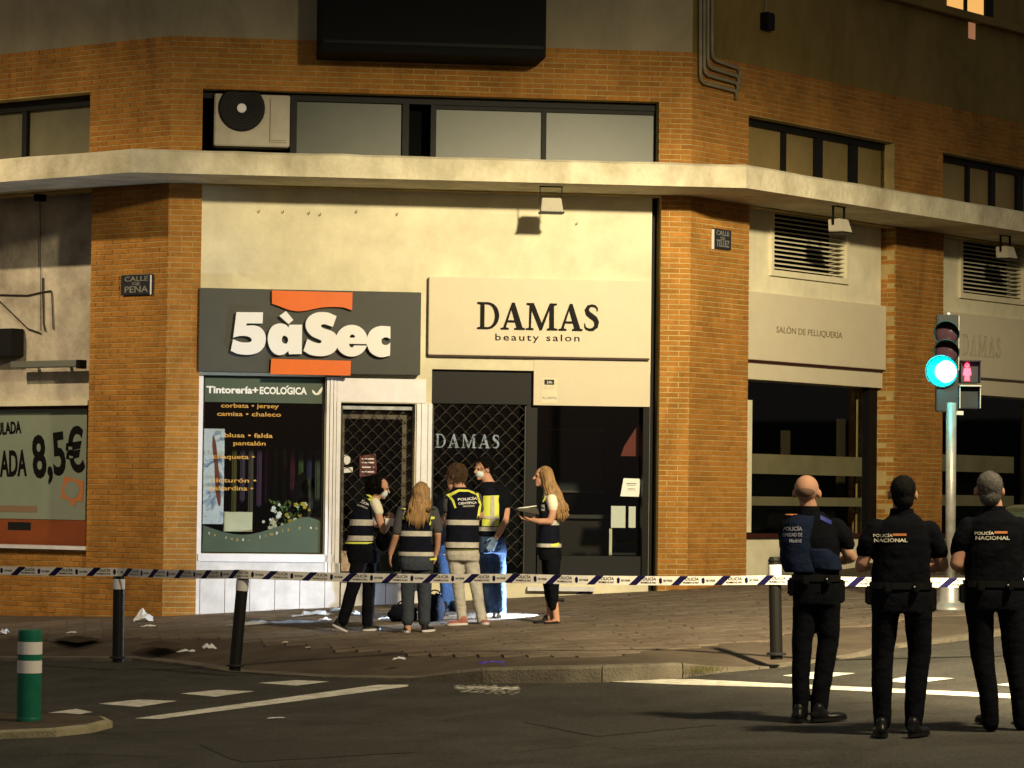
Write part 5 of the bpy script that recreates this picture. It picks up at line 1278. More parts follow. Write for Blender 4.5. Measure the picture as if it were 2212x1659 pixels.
# ================================================================== PEOPLE
class Fig:
    def __init__(s, label, px, py, h=PH, cat='person', group=None):
        g = onG(px, py, h); s.Y = g.y; s.k = g.y / F; s.root = empty('person', g, label, cat, group); s.h = h
    def P(s, x, y, dy=0.0): return atY(x, y, s.Y + dy)
def remesh(bm, vox, name='t'):
    bmesh.ops.recalc_face_normals(bm, faces=bm.faces)
    me = bpy.data.meshes.new(name); bm.to_mesh(me); bm.free()
    ob = bpy.data.objects.new(name, me); COL.objects.link(ob)
    m = ob.modifiers.new('r', 'REMESH'); m.mode = 'VOXEL'; m.voxel_size = vox
    s_ = ob.modifiers.new('s', 'SMOOTH'); s_.factor = .5; s_.iterations = 3
    dg = bpy.context.evaluated_depsgraph_get(); me2 = bpy.data.meshes.new_from_object(ob.evaluated_get(dg))
    bpy.data.objects.remove(ob); return me2
def part(fig, name, bm, m, vox=.012, wr=0.0, label=None):
    me = remesh(bm, vox, name); me.materials.clear(); me.materials.append(m)
    if wr:
        from mathutils import noise
        nrm_ = [v.normal.copy() for v in me.vertices]
        for v, n in zip(me.vertices, nrm_):
            c = v.co; f = 1.3 * noise.noise(Vector((c.x * 5 + c.z * 3, c.y * 6, c.z * 9 - c.x * 6))) + .5 * noise.noise(Vector((c.x * 12, c.y * 12, c.z * 34)))
            v.co = c + n * f * wr
    for p in me.polygons: p.use_smooth = True
    xs_ = [v.co.z for v in me.vertices]; cxx = sum((v.co for v in me.vertices), Vector()) / max(1, len(me.vertices)); org = Vector((cxx.x, cxx.y, min(xs_) if xs_ else 0))
    me.transform(Matrix.Translation(-org)); o = link(name, me, org, fig.root)
    if label: o['label'] = label
    return o
def chain(bm, fig, pts, seg=12):
    """pts: (x, y, r, dy)"""
    W = [(fig.P(p[0], p[1], p[3] if len(p) > 3 else 0.0), p[2]) for p in pts]
    for (a, ra), (b, rb) in zip(W, W[1:]): capsule(bm, a, ra, b, rb, seg)
def loft(bm, fig, rings, seg=20, yaw=0.0, e=2.4):
    """rings top to bottom: (cx, cy, half width px, half depth m, dy)"""
    rows = []
    ca, sa = math.cos(yaw), math.sin(yaw)
    for r in rings:
        c = fig.P(r[0], r[1], r[4] if len(r) > 4 else 0.0); hw = r[2] * fig.k; hd = r[3]; row = []
        for k in range(seg):
            t = 2 * math.pi * k / seg; cc, ss = math.cos(t), math.sin(t)
            x = hw * math.copysign(abs(cc) ** (2 / e), cc); y = hd * math.copysign(abs(ss) ** (2 / e), ss)
            row.append(bm.verts.new(c + Vector((x * ca - y * sa, x * sa + y * ca, 0))))
        rows.append(row)
    for a, b in zip(rows, rows[1:]):
        for k in range(seg): bm.faces.new([a[k], a[(k + 1) % seg], b[(k + 1) % seg], b[k]])
    bm.faces.new(rows[0]); bm.faces.new(rows[-1][::-1])
def head(bm, c, fwd, hgt=.225, wid=.155, dep=.19):
    f = Vector(fwd).normalized(); u = Vector((0, 0, 1)); f = (f - u * f.dot(u) * .0).normalized(); s_ = f.cross(u).normalized(); u = s_.cross(f)
    ellipsoid(bm, c + u * hgt * .10 - f * dep * .05, (s_ * wid * .5, f * dep * .53, u * hgt * .40), 18, 12)
    ellipsoid(bm, c - u * hgt * .18 + f * dep * .13, (s_ * wid * .37, f * dep * .33, u * hgt * .31), 16, 10)
    capsule(bm, c + f * dep * .46 + u * hgt * .04, .009, c + f * dep * .585 - u * hgt * .09, .015, 8)     # nose
    ellipsoid(bm, c + f * dep * .43 - u * hgt * .27, (s_ * .024, f * .012, u * .011), 8, 6)               # lips
    ellipsoid(bm, c + f * dep * .36 - u * hgt * .40, (s_ * .026, f * .022, u * .02), 8, 6)
    ellipsoid(bm, c + f * dep * .43 + u * hgt * .10, (s_ * .05, f * .014, u * .010), 10, 6)
    for q in (-1, 1): ellipsoid(bm, c + s_ * q * wid * .505 - f * .006 - u * .008, (s_ * .010, f * .020, u * .032), 8, 6)
    return f, s_, u
def eyes(fig, c, fr, hgt, wid, dep):
    f, s_, u = fr
    for q in (-1, 1):
        bm = bmesh.new(); ellipsoid(bm, c + f * dep * .44 + s_ * q * .031 + u * hgt * .035, (s_ * .013, f * .008, u * .007), 8, 6); mk('eye', bm, M['hair_black'], fig.root, smooth=True)
def hand(bm, W, f, s_, curl, size=1.0, bend=.35):
    """W wrist, f finger direction, s_ thumb side, curl palm normal direction the fingers bend to"""
    f = Vector(f).normalized(); curl = Vector(curl); curl = (curl - f * curl.dot(f)).normalized(); s_ = curl.cross(f) * (1 if curl.cross(f).dot(Vector(s_)) > 0 else -1)
    z = size
    ellipsoid(bm, W + f * .05 * z, (f * .052 * z, s_ * .040 * z, curl * .017 * z), 12, 8)
    for i, (o, l) in enumerate(((.031, .070), (.011, .080), (-.010, .074), (-.030, .058))):
        a = W + f * .085 * z + s_ * o * z; d1 = (f * math.cos(bend) + curl * math.sin(bend) + s_ * o * 1.6).normalized(); b = a + d1 * l * .5 * z
        d2 = (f * math.cos(bend * 2.4) + curl * math.sin(bend * 2.4)).normalized(); c = b + d2 * l * .5 * z
        capsule(bm, a - f * .01, .0098 * z, b, .009 * z, 8); capsule(bm, b, .009 * z, c, .0075 * z, 8)
    a = W + f * .025 * z + s_ * .030 * z; b = a + (f * .7 + s_ * .7 + curl * .2).normalized() * .038 * z; c = b + (f * .9 + s_ * .25 + curl * .4).normalized() * .030 * z
    capsule(bm, a, .013 * z, b, .011 * z, 8); capsule(bm, b, .011 * z, c, .009 * z, 8)
def shoe(fig, name, heel, toe, m, w_=.048, hgt=.07, sole=None, lift=0.0):
    """heel / toe world points on the sole"""
    h = Vector(heel); t = Vector(toe); f = (t - h); L = f.length; f.normalize(); s_ = f.cross(Vector((0, 0, 1))).normalized(); u = s_.cross(f)
    bm = bmesh.new()
    ellipsoid(bm, h + f * L * .25 + u * hgt * .5, (f * L * .28, s_ * w_ * .8, u * hgt * .62), 12, 8)
    ellipsoid(bm, h + f * L * .66 + u * hgt * .32, (f * L * .36, s_ * w_, u * hgt * .38), 14, 8)
    capsule(bm, h + f * L * .2 + u * hgt * .6, w_ * .8, h + f * L * .22 + u * hgt * 1.15, w_ * .75, 12)
    o = part(fig, name, bm, m, .010)
    bm = bmesh.new(); n = 16; top, bot = [], []
    for k in range(n):
        a = 2 * math.pi * k / n; x = .5 + .52 * math.cos(a); wy = w_ * (1.02 + .12 * math.cos(a)) * math.sin(a)
        q = h + f * L * x + s_ * wy; top.append(bm.verts.new(q + u * .022)); bot.append(bm.verts.new(q))
    bm.faces.new(top); bm.faces.new(bot[::-1])
    for k in range(n): bm.faces.new([top[k], bot[k], bot[(k + 1) % n], top[(k + 1) % n]])
    mk('sole', bm, sole or M['bollard_black'], o)
    return o
def footpts(fig, hx, tx, y, dyh=0.0, dyt=0.0, h=None):
    """sole points on the ground under image columns"""
    hh = fig.h if h is None else h
    a = onG(hx, y, hh); Yh, Yt_ = fig.Y + dyh, fig.Y + dyt
    p = atY(hx, y, Yh); q = atY(tx, y, Yt_); p.z = gz(p.x, p.y, hh) + .012; q.z = gz(q.x, q.y, hh) + .012
    return p, q
def band(fig, o, z0, z1, m, name='reflective_band', off=.006, zoff=0.0, filt=None):
    """slice of a garment between two heights, lifted off the cloth"""
    bm = bmesh.new(); bm.from_mesh(o.data); w0 = wloc(o)
    for z_, s_ in ((z0 - w0.z, False), (z1 - w0.z, True)):
        g = bm.verts[:] + bm.edges[:] + bm.faces[:]
        bmesh.ops.bisect_plane(bm, geom=g, plane_co=(0, 0, z_), plane_no=(0, 0, 1), clear_outer=s_, clear_inner=not s_)
    if filt:
        kill = [f for f in bm.faces if not filt(f.calc_center_median() + w0)]
        bmesh.ops.delete(bm, geom=kill, context='FACES')
    if not bm.verts: bm.free(); return
    bm.normal_update()
    nn = [(v, v.normal.copy()) for v in bm.verts]
    for v, n in nn: n.z = 0; v.co += n * off + w0
    return mk(name, bm, m, o)
def project_text(fig, o, s, px, py, wpx, hpx, m, name='lettering', bold=.02, tilt=0.0, off=.006, side=-1, poly=None):
    bm0 = bmesh.new(); bm0.from_mesh(o.data); w0 = wloc(o)
    for v in bm0.verts: v.co += w0
    tree = BVHTree.FromBMesh(bm0); bm0.free()
    dat = text_mesh(s, 1.0, bold, 0) if poly is None else (poly[0], poly[1])
    x0, x1 = min(v.x for v in dat[0]), max(v.x for v in dat[0]); y0, y1 = min(v.y for v in dat[0]), max(v.y for v in dat[0])
    bm = bmesh.new(); ok = True; vs = []
    last = None
    for v in dat[0]:
        ix = px + ((v.x - x0) / (x1 - x0) - .5) * wpx; iy = py - ((v.y - y0) / (y1 - y0) - .5) * hpx + tilt * (ix - px)
        org = fig.P(ix, iy, -1.0); hit = tree.ray_cast(org, ray(ix, iy), 1.4)
        q = hit[0] + Vector((0, -off, 0)) if hit[0] else (Vector((org.x, last.y, org.z)) if last else fig.P(ix, iy, -.12)); last = q; vs.append(bm.verts.new(q))
    for f in dat[1]:
        try: bm.faces.new([vs[i] for i in f])
        except ValueError: pass
    return mk(name, bm, m, o)
RECT = ([Vector(p) for p in ((0, 0, 0), (.25, 0, 0), (.5, 0, 0), (.75, 0, 0), (1, 0, 0), (1, 1, 0), (.75, 1, 0), (.5, 1, 0), (.25, 1, 0), (0, 1, 0))], [(0, 1, 8, 9), (1, 2, 7, 8), (2, 3, 6, 7), (3, 4, 5, 6)])
def strip(fig, o, pts_top, pts_bot, m, name, off=.008):
    """strip projected on a garment; pts in px"""
    bm0 = bmesh.new(); bm0.from_mesh(o.data); w0 = wloc(o)
    for v in bm0.verts: v.co += w0
    tree = BVHTree.FromBMesh(bm0); bm0.free(); bm = bmesh.new(); rows = []
    last = None
    def sm(P, t):
        n = len(P) - 1; i = min(int(t * n), n - 1); f = t * n - i; return P[i][0] + (P[i + 1][0] - P[i][0]) * f, P[i][1] + (P[i + 1][1] - P[i][1]) * f
    N_ = 12
    for k in range(N_ + 1):
        r = []
        for P_ in (pts_top, pts_bot):
            x, y = sm(P_, k / N_); org = fig.P(x, y, -1.0); h_ = tree.ray_cast(org, ray(x, y), 1.4)
            q = h_[0] + Vector((0, -off, 0)) if h_[0] else (Vector((org.x, last.y, org.z)) if last else fig.P(x, y, -.1)); last = q; r.append(bm.verts.new(q))
        rows.append(r)
    for a, b in zip(rows, rows[1:]): bm.faces.new([a[0], b[0], b[1], a[1]])
    return mk(name, bm, m, o)
def locks(fig, segs, m, name='hair', r=.008, parent=None):
    bm = bmesh.new()
    for P_ in segs: tube(bm, P_, [r * .8] + [r] * (len(P_) - 2) + [r * .25], 5)
    return mk(name, bm, m, fig.root, smooth=True)
YEL = M['yellow']
def fuzz(fig, o, n, ln, m, droop=.3, wd=.0035, seed=1, curl=0.0):
    rn = random.Random(seed); me = o.data; w0 = wloc(o); P_ = me.polygons; bm = bmesh.new()
    for k in range(n):
        p = P_[rn.randrange(len(P_))]; c = p.center + w0; nn = (p.normal + Vector((rn.gauss(0, .45), rn.gauss(0, .45), rn.gauss(-droop, .35)))).normalized(); l = ln * rn.uniform(.5, 1.3)
        t = nn.cross(Vector((rn.gauss(0, 1), rn.gauss(0, 1), rn.gauss(0, 1)))).normalized() * wd
        a = bm.verts.new(c - p.normal * .002 - t); b = bm.verts.new(c - p.normal * .002 + t); mid = c + nn * l * .55; e = c + nn * l * .9 + Vector((0, 0, -l * droop)) + t * curl * 8
        m1 = bm.verts.new(mid - t * .8); m2 = bm.verts.new(mid + t * .8); q = bm.verts.new(e); bm.faces.new([a, b, m2, m1]); bm.faces.new([m1, m2, q])
    return mk('hair_strands', bm, m, o)

# ---- police officers in the foreground, seen from behind
def officer(label, px, base, sh_l, sh_r, headc, headw, neck, arms, legs, shoes, waist, hairm, shirt, belt=True, bald=False, yaw=0.0, vest=None, bodyw=1.0):
    f = Fig(label, px, base, 0.0, group='uniformed officers watching from the road')
    hx, hy = headc; k = f.k; hw = headw * k
    # skin body
    bm = bmesh.new(); c = f.P(hx, hy); fw = Vector((math.sin(yaw), math.cos(yaw), .0)); fr = head(bm, c, fw, hgt=headw * 1.36 * k, wid=hw * .97, dep=hw * 1.18)
    for q in (-1, 1): ellipsoid(bm, c + fr[1] * q * hw * .53 - fr[2] * .015, (fr[1] * .014, fr[0] * .022, fr[2] * .034), 8, 6)
    chain(bm, f, [(hx + (neck[0] - hx) * .3, hy + 12, .062), (neck[0], neck[1], .064), (neck[0], neck[1] + 22, .075)])
    mx = (sh_l[0] + sh_r[0]) / 2; my = (sh_l[1] + sh_r[1]) / 2
    loft(bm, f, [(mx, my - 6, 30, .07), (mx, my + 20, 46, .09), (waist[0], waist[2] - 20, 42, .085), (waist[0], waist[2] + 30, 44, .09)])
    for arm in arms:
        chain(bm, f, arm['skin'])
        hp = f.P(*arm['wrist']); hand(bm, hp, arm['hf'], arm.get('ts', (0, 0, 1)), arm.get('curl', (0, 1, -.4)), 1.0, arm.get('bend', .45))
    for leg in legs: chain(bm, f, [(p[0], p[1], p[2] * .62, p[3] if len(p) > 3 else 0) for p in leg])
    body = part(f, 'body', bm, arms[0].get('m', M['skin']), .0075)
    # trousers
    bm = bmesh.new()
    loft(bm, f, [(waist[0], waist[2] - 6, waist[1] * .97, .115), (waist[0], waist[2] + 30, waist[1] * 1.0, .13), (waist[0], waist[2] + 62, waist[1] * .97, .125)])
    for leg in legs: chain(bm, f, leg, 16)
    tr = part(f, 'trousers', bm, M['blackcloth'], .011, .004)
    # shirt with sleeves
    bm = bmesh.new(); w_ = (sh_r[0] - sh_l[0]) / 2
    T = [(mx, my - 24, w_ * .42, .075), (mx, my - 12, w_ * .70, .095), (mx, my + 2, w_ * 1.0, .118), (mx, my + 30, w_ * 1.10, .135), (mx * .6 + waist[0] * .4, my * .6 + waist[2] * .4, w_ * 1.10, .135), (waist[0], waist[2] - 18, waist[1] * .97, .122), (waist[0], waist[2] + 6, waist[1] * .98, .122)]
    loft(bm, f, T)
    for arm in arms: chain(bm, f, arm['sleeve'], 14)
    sh = part(f, 'shirt', bm, shirt, .011, .006)
    # collar
    bm = bmesh.new(); cpt_ = f.P(neck[0], neck[1] + 6)
    lathe(bm, cpt_ + Vector((0, 0, -.045)), [(.088, 0), (.080, .06), (.066, .062), (.072, 0)], 20); mk('collar', bm, shirt, sh)
    # belt and pouches
    bm = bmesh.new(); loft(bm, f, [(waist[0], waist[2] - 4, waist[1] * 1.03, .132), (waist[0], waist[2] + 10, waist[1] * 1.03, .134)], 24); bl = mk('duty_belt', bm, M['leather'], f.root)
    for (dx, w2, h2, dz) in ((-waist[1] * 1.02, .05, .13, -.06), (waist[1] * 1.0, .055, .17, -.09), (-waist[1] * .45, .045, .07, -.01), (waist[1] * .5, .035, .07, -.01)):
        edge = abs(dx) > waist[1] * .8; p = f.P(waist[0] + dx, waist[2] + 5, 0 if edge else -.13); bm = bmesh.new(); box(bm, p.x - w2 * .6, p.x + w2 * .6, p.y - .045, p.y + .035, p.z + dz - h2 / 2, p.z + dz + h2 / 2); bmesh.ops.bevel(bm, geom=bm.edges[:], offset=.012, segments=2, affect='EDGES')
        mk('holster' if h2 > .16 else 'pouch', bm, M['leather'], bl)
    p = f.P(waist[0] + waist[1] * .42, waist[2] + 6, -.15); bm = bmesh.new(); ellipsoid(bm, p + Vector((0, -.04, 0)), (Vector((.008, 0, 0)), Vector((0, .004, 0)), Vector((0, 0, .008))), 8, 6); mk('metal_stud', bm, M['galv'], bl)
    for nm, hpt, tpt in shoes: shoe(f, 'boot', hpt, tpt, M['leather'], .052, .085)
    # hair
    if not bald:
        bm = bmesh.new(); d = fr[2] * headw * 1.36 * k; Hh = headw * 1.36 * k
        ellipsoid(bm, c + fr[2] * Hh * .125 - fr[0] * hw * .12, (fr[1] * hw * .50, fr[0] * hw * .605, fr[2] * Hh * .41), 20, 14)
        ellipsoid(bm, c - fr[2] * Hh * .16 - fr[0] * hw * .22, (fr[1] * hw * .42, fr[0] * hw * .44, fr[2] * Hh * .31), 16, 10)
        for q in (-1, 1): ellipsoid(bm, c - fr[2] * Hh * .02 - fr[0] * hw * .02 + fr[1] * q * hw * .40, (fr[1] * hw * .09, fr[0] * hw * .12, fr[2] * Hh * .16), 10, 8)
        ho = part(f, 'hair', bm, hairm, .008, .002); fuzz(f, ho, 2600, .0065, hairm, .4, .002)
    else:
        bm = bmesh.new(); Hh = headw * 1.36 * k
        ellipsoid(bm, c + fr[2] * Hh * .05 - fr[0] * hw * .13, (fr[1] * hw * .45, fr[0] * hw * .572, fr[2] * Hh * .29), 20, 14)
        part(f, 'hair', bm, M['stubble'], .008, .001)
    return f, sh, tr, body, fr, c
def leg(*p): return list(p)
# G: bald officer on the left
f0 = Fig('tmp', 1741, 1560, 0.0); YG = f0.Y; bpy.data.objects.remove(f0.root)
def gpt(x, Y): p = atY(x, 1500, Y); p.z = gz(p.x, p.y) + .012; return p
G = officer('bald officer in blue vest and black trousers standing with arms folded', 1741, 1560, (1702, 1128), (1806, 1132), (1743, 1063), 54, (1746, 1092),
    [dict(sleeve=[(1806, 1140, .075, 0), (1821, 1160, .072, -.01), (1828, 1174, .064, .0)], skin=[(1806, 1140, .05, 0), (1832, 1195, .045, 0), (1838, 1204, .043, .02), (1822, 1210, .036, .16), (1812, 1208, .032, .22)], wrist=(1812, 1208, .22), hf=(-1, .1, .2), ts=(0, 0, 1), curl=(0, -1, 0)),
     dict(sleeve=[(1704, 1140, .070, 0), (1700, 1180, .062, .03), (1706, 1210, .055, .08)], skin=[(1704, 1140, .05, 0), (1704, 1205, .042, .06), (1728, 1214, .035, .22), (1760, 1208, .03, .26)], wrist=(1760, 1208, .26), hf=(1, .1, .2), ts=(0, 0, 1), curl=(0, -1, 0))],
    [[(1742, 1290, .098, 0), (1733, 1383, .078, .01), (1730, 1460, .066, 0), (1728, 1543, .058, 0)], [(1788, 1290, .100, 0), (1789, 1384, .080, .02), (1778, 1460, .070, 0), (1768, 1545, .060, -.02)]],
    [('l', gpt(1727, YG - .10), gpt(1722, YG + .18)), ('r', gpt(1753, YG - .12), gpt(1829, YG - .02))], (1763, 52, 1245), M['hair_grey'], M['blackcloth'], bald=True, yaw=.35)
fg_, sh = G[0], G[1]
bm = bmesh.new()
loft(bm, fg_, [(1737, 1112, 26, .12), (1730, 1130, 36, .142), (1724, 1170, 42, .148), (1728, 1215, 42, .145), (1734, 1236, 40, .14)], 24)
vs_ = part(fg_, 'protective_vest', bm, M['vestblue'], .011, .005)
bm = bmesh.new(); loft(bm, fg_, [(1762, 1184, 36, .148), (1768, 1200, 44, .15), (1780, 1232, 40, .146)], 24); part(fg_, 'vest_flap', bm, M['vestblue'], .011, .004)
tm = mat('grey_print', (.34, .34, .40), .6); tm2 = mat('pale_print', (.80, .76, .58), .5, emit=(.8, .7, .5), estr=0.0); flag = mat('flag_orange', (.55, .20, .07), .6)
project_text(fg_, vs_, 'POLICÍA', 1712, 1141, 42, 11, tm); project_text(fg_, vs_, 'UNIDAD DE', 1712, 1155, 42, 8, tm); project_text(fg_, vs_, 'Madrid', 1718, 1168, 26, 8, tm)
project_text(fg_, sh, '', 1729, 1113, 16, 5, flag, name='flag_patch', tilt=-.25, poly=RECT); project_text(fg_, sh, '', 1784, 1123, 24, 9, mat('blue_patch', (.02, .03, .20), .6), name='shoulder_patch', tilt=.5, poly=RECT)
# H: middle officer
H_ = officer('dark-haired officer in black standing in the middle of the three, feet apart', 1950, 1585, (1896, 1130), (2006, 1134), (1950, 1066), 55, (1948, 1097),
    [dict(sleeve=[(1894, 1143, .075, 0), (1876, 1172, .072, .0), (1869, 1190, .066, .02)], skin=[(1894, 1143, .05, 0), (1862, 1216, .046, .02), (1860, 1224, .044, .04), (1880, 1226, .034, .22), (1900, 1222, .03, .26)], wrist=(1900, 1222, .26), hf=(1, .1, .1), ts=(0, 0, 1), curl=(0, -1, 0)),
     dict(sleeve=[(2006, 1146, .075, 0), (2020, 1172, .072, .0), (2028, 1191, .067, .02)], skin=[(2006, 1146, .05, 0), (2034, 1214, .046, .02), (2036, 1222, .044, .04), (2018, 1228, .036, .20), (2000, 1224, .03, .26)], wrist=(2000, 1224, .26), hf=(-1, .1, .1), ts=(0, 0, 1), curl=(0, -1, 0))],
    [[(1915, 1300, .103, 0), (1907, 1405, .080, .02), (1905, 1480, .074, 0), (1906, 1560, .062, 0)], [(1983, 1300, .105, 0), (1986, 1408, .083, .02), (1978, 1484, .076, 0), (1973, 1566, .062, -.02)]],
    [('l', gpt(1906, 21.68), gpt(1900, 21.96)), ('r', gpt(1966, 21.62), gpt(2004, 21.80))], (1946, 66, 1262), M['hair_dark'], M['blackcloth'])
fh_, sh = H_[0], H_[1]
project_text(fh_, sh, 'POLICÍA', 1907, 1156, 42, 8, tm2); project_text(fh_, sh, '', 1943, 1155, 30, 5, flag, name='flag_bar', poly=RECT); project_text(fh_, sh, 'NACIONAL', 1924, 1167, 72, 8, tm2)
# I: right officer
I_ = officer('grey-haired officer in black, rightmost, cut by the right edge of the picture', 2152, 1580, (2092, 1122), (2206, 1124), (2137, 1058), 56, (2146, 1092),
    [dict(m=M['skin'], sleeve=[(2094, 1138, .076, 0), (2080, 1168, .073, .0), (2073, 1192, .066, .02)], skin=[(2094, 1138, .05, 0), (2070, 1205, .05, .0), (2067, 1218, .050, .0), (2082, 1230, .044, .10), (2096, 1233, .036, .16)], wrist=(2096, 1233, .16), hf=(1, .2, -.1), ts=(0, 0, 1), curl=(0, -1, 0)),
     dict(sleeve=[(2204, 1138, .076, 0), (2222, 1172, .072, .0), (2228, 1196, .066, .02)], skin=[(2204, 1138, .05, 0), (2230, 1210, .046, .02), (2210, 1228, .036, .2)], wrist=(2210, 1228, .2), hf=(-1, .2, -.1), ts=(0, 0, 1), curl=(0, -1, 0))],
    [[(2114, 1295, .103, 0), (2122, 1415, .083, .02), (2134, 1490, .070, 0), (2140, 1562, .060, 0)], [(2184, 1295, .104, 0), (2193, 1415, .083, .02), (2203, 1490, .070, 0), (2208, 1562, .060, 0)]],
    [('l', gpt(2146, 22.25), gpt(2112, 22.45)), ('r', gpt(2208, 22.2), gpt(2204, 22.5))], (2148, 66, 1258), M['hair_grey'], M['blackcloth'])
fi_, sh = I_[0], I_[1]
project_text(fi_, sh, 'POLICÍA', 2126, 1151, 42, 8, tm2); project_text(fi_, sh, '', 2162, 1150, 28, 5, flag, name='flag_bar', poly=RECT); project_text(fi_, sh, 'NACIONAL', 2144, 1162, 74, 8, tm2)

# ---- the group in front of the shops
def simple(label, px, py): return Fig(label, px, py, PH, group='people gathered in front of the shops')
# A: curly-haired person with mask
f = simple('person with black curly hair, face mask, reflective vest and black trousers, leaning forward', 790, 1366)
ps_ = f.k
bm = bmesh.new(); c = f.P(820, 1054); fr = head(bm, c, (.97, .05, -.22), .22, .15, .18)
chain(bm, f, [(816, 1062, .052), (809, 1078, .056), (803, 1092, .07)])
loft(bm, f, [(796, 1090, 22, .07), (786, 1130, 20, .08), (780, 1172, 22, .08)])
chain(bm, f, [(812, 1094, .045, -.10), (822, 1128, .040, -.12), (829, 1146, .036, -.12), (836, 1137, .030, -.02), (838, 1132, .026, .02)])
hand(bm, f.P(837, 1134, -.02), (.35, .2, .9), (-1, 0, 0), (0, -1, .3), .9, .5)
chain(bm, f, [(785, 1096, .042, .12), (812, 1132, .036, .20), (834, 1136, .028, .12)])
chain(bm, f, [(790, 1192, .06, .05), (795, 1269, .045, .04), (793, 1345, .035, .04)]); chain(bm, f, [(776, 1192, .06, -.04), (766, 1262, .045, -.04), (740, 1345, .035, -.04)])
part(f, 'body', bm, M['skin'], .0075)
bm = bmesh.new(); chain(bm, f, [(810, 1086, .056, -.08), (815, 1097, .056, -.11), (818, 1105, .052, -.12)]); loft(bm, f, [(806, 1080, 12, .075), (796, 1096, 22, .10), (786, 1130, 21, .10)]); part(f, 'tee_shirt', bm, M['whitetee'], .011)
bm = bmesh.new(); loft(bm, f, [(800, 1077, 9, .07), (791, 1088, 20, .115), (784, 1110, 25, .135), (781, 1135, 25, .135), (779, 1165, 28, .14), (775, 1178, 30, .145)], 22); v = part(f, 'vest', bm, M['navy'], .011, .004)
z = lambda y: f.P(780, y).z
band(f, v, z(1135), z(1122), M['reflect']); band(f, v, z(1168), z(1157), M['reflect']); band(f, v, z(1174.5), z(1170.5), YEL, 'hi_vis_trim')
project_text(f, v, 'POLICÍA', 785, 1085, 24, 6, M['letter_white'], tilt=.35); project_text(f, v, 'CIENTÍFICA', 781, 1093, 26, 5, M['reflect'], tilt=.35)
strip(f, v, [(790, 1068), (808, 1082)], [(788, 1072), (804, 1087)], YEL, 'hi_vis_trim')
bm = bmesh.new(); loft(bm, f, [(777, 1170, 29, .14), (784, 1195, 36, .15), (786, 1215, 34, .14)]); chain(bm, f, [(797, 1200, .085, .06), (797, 1268, .072, .05), (794, 1345, .062, .04)], 14); chain(bm, f, [(778, 1205, .088, -.05), (764, 1262, .075, -.06), (741, 1340, .060, -.06)], 14); part(f, 'trousers', bm, M['blackcloth'], .011, .005)
bm = bmesh.new(); rn = random.Random(9); 
for k in range(70):
    d = Vector((rn.gauss(0, 1), rn.gauss(0, 1), rn.gauss(0.25, 1))).normalized(); q = c + Vector((-.035, -.02, .035)) + Vector((d.x * .098, d.y * .095, d.z * .09))
    if (q - c).dot(fr[0]) > .025 and q.z < c.z + .075: continue
    ellipsoid(bm, q, (Vector((.026, 0, 0)), Vector((0, .026, 0)), Vector((0, 0, .026))), 6, 5)
ellipsoid(bm, c + Vector((-.035, 0, .04)), (Vector((.090, 0, 0)), Vector((0, .088, 0)), Vector((0, 0, .088))), 14, 10)
ho = part(f, 'hair', bm, M['hair_black'], .012, .008); fuzz(f, ho, 1800, .022, M['hair_black'], .1, .004, 3, 1.0)
def mask_part(f, c, fr, s=1.0):
    bm = bmesh.new(); fw, sd, u = fr; ellipsoid(bm, c + fw * .050 - u * .045, (sd * .060 * s, fw * .050 * s, u * .050 * s), 14, 10); o = part(f, 'face_mask', bm, M['mask'], .008)
    for q in (-1, 1): bm = bmesh.new(); tube(bm, [c + fw * .065 + sd * q * .058 - u * .03, c + sd * q * .083 + u * .005], .0025, 5); mk('ear_loop', bm, M['mask'], o)
mask_part(f, c, fr); eyes(f, c, fr, .22, .15, .18)
p0 = f.P(718, 1344, -.06); p0.z = gz(p0.x, p0.y, PH) + .09; p1 = f.P(750, 1366, -.06); p1.z = gz(p1.x, p1.y, PH) + .012; shoe(f, 'shoe', p0, p1, M['shoe_black'], .045, .07, M['shoe_white'])
a_, b_ = footpts(f, 784, 822, 1366, .02, .08); shoe(f, 'shoe', a_, b_, M['shoe_black'], .045, .07, M['shoe_white'])
ph = tag(mk('phone', (lambda b: (box(b, *(lambda p: (p.x - .045, p.x + .045, p.y - .008, p.y + .008, p.z - .04, p.z + .04))(f.P(842, 1128, -.05))), b)[1])(bmesh.new()), M['paper']), 'small white card held up by the curly-haired person', 'card')
bm = bmesh.new(); pp_ = f.P(830, 1168, .05); ellipsoid(bm, pp_, (Vector((.10, 0, 0)), Vector((0, .07, 0)), Vector((0, 0, .12))), 14, 10); sbag = tag(part(f, 'shoulder_bag', bm, M['leather'], .012, .006), 'black shoulder bag hanging at the curly-haired person\'s front', 'bag'); w_ = wloc(sbag); sbag.parent = None; sbag.location = w_
bm = bmesh.new(); tube(bm, [f.P(826, 1150, .05), f.P(806, 1110, -.15), f.P(798, 1084, -.08)], .012, 6); mk('strap', bm, M['leather'], sbag)

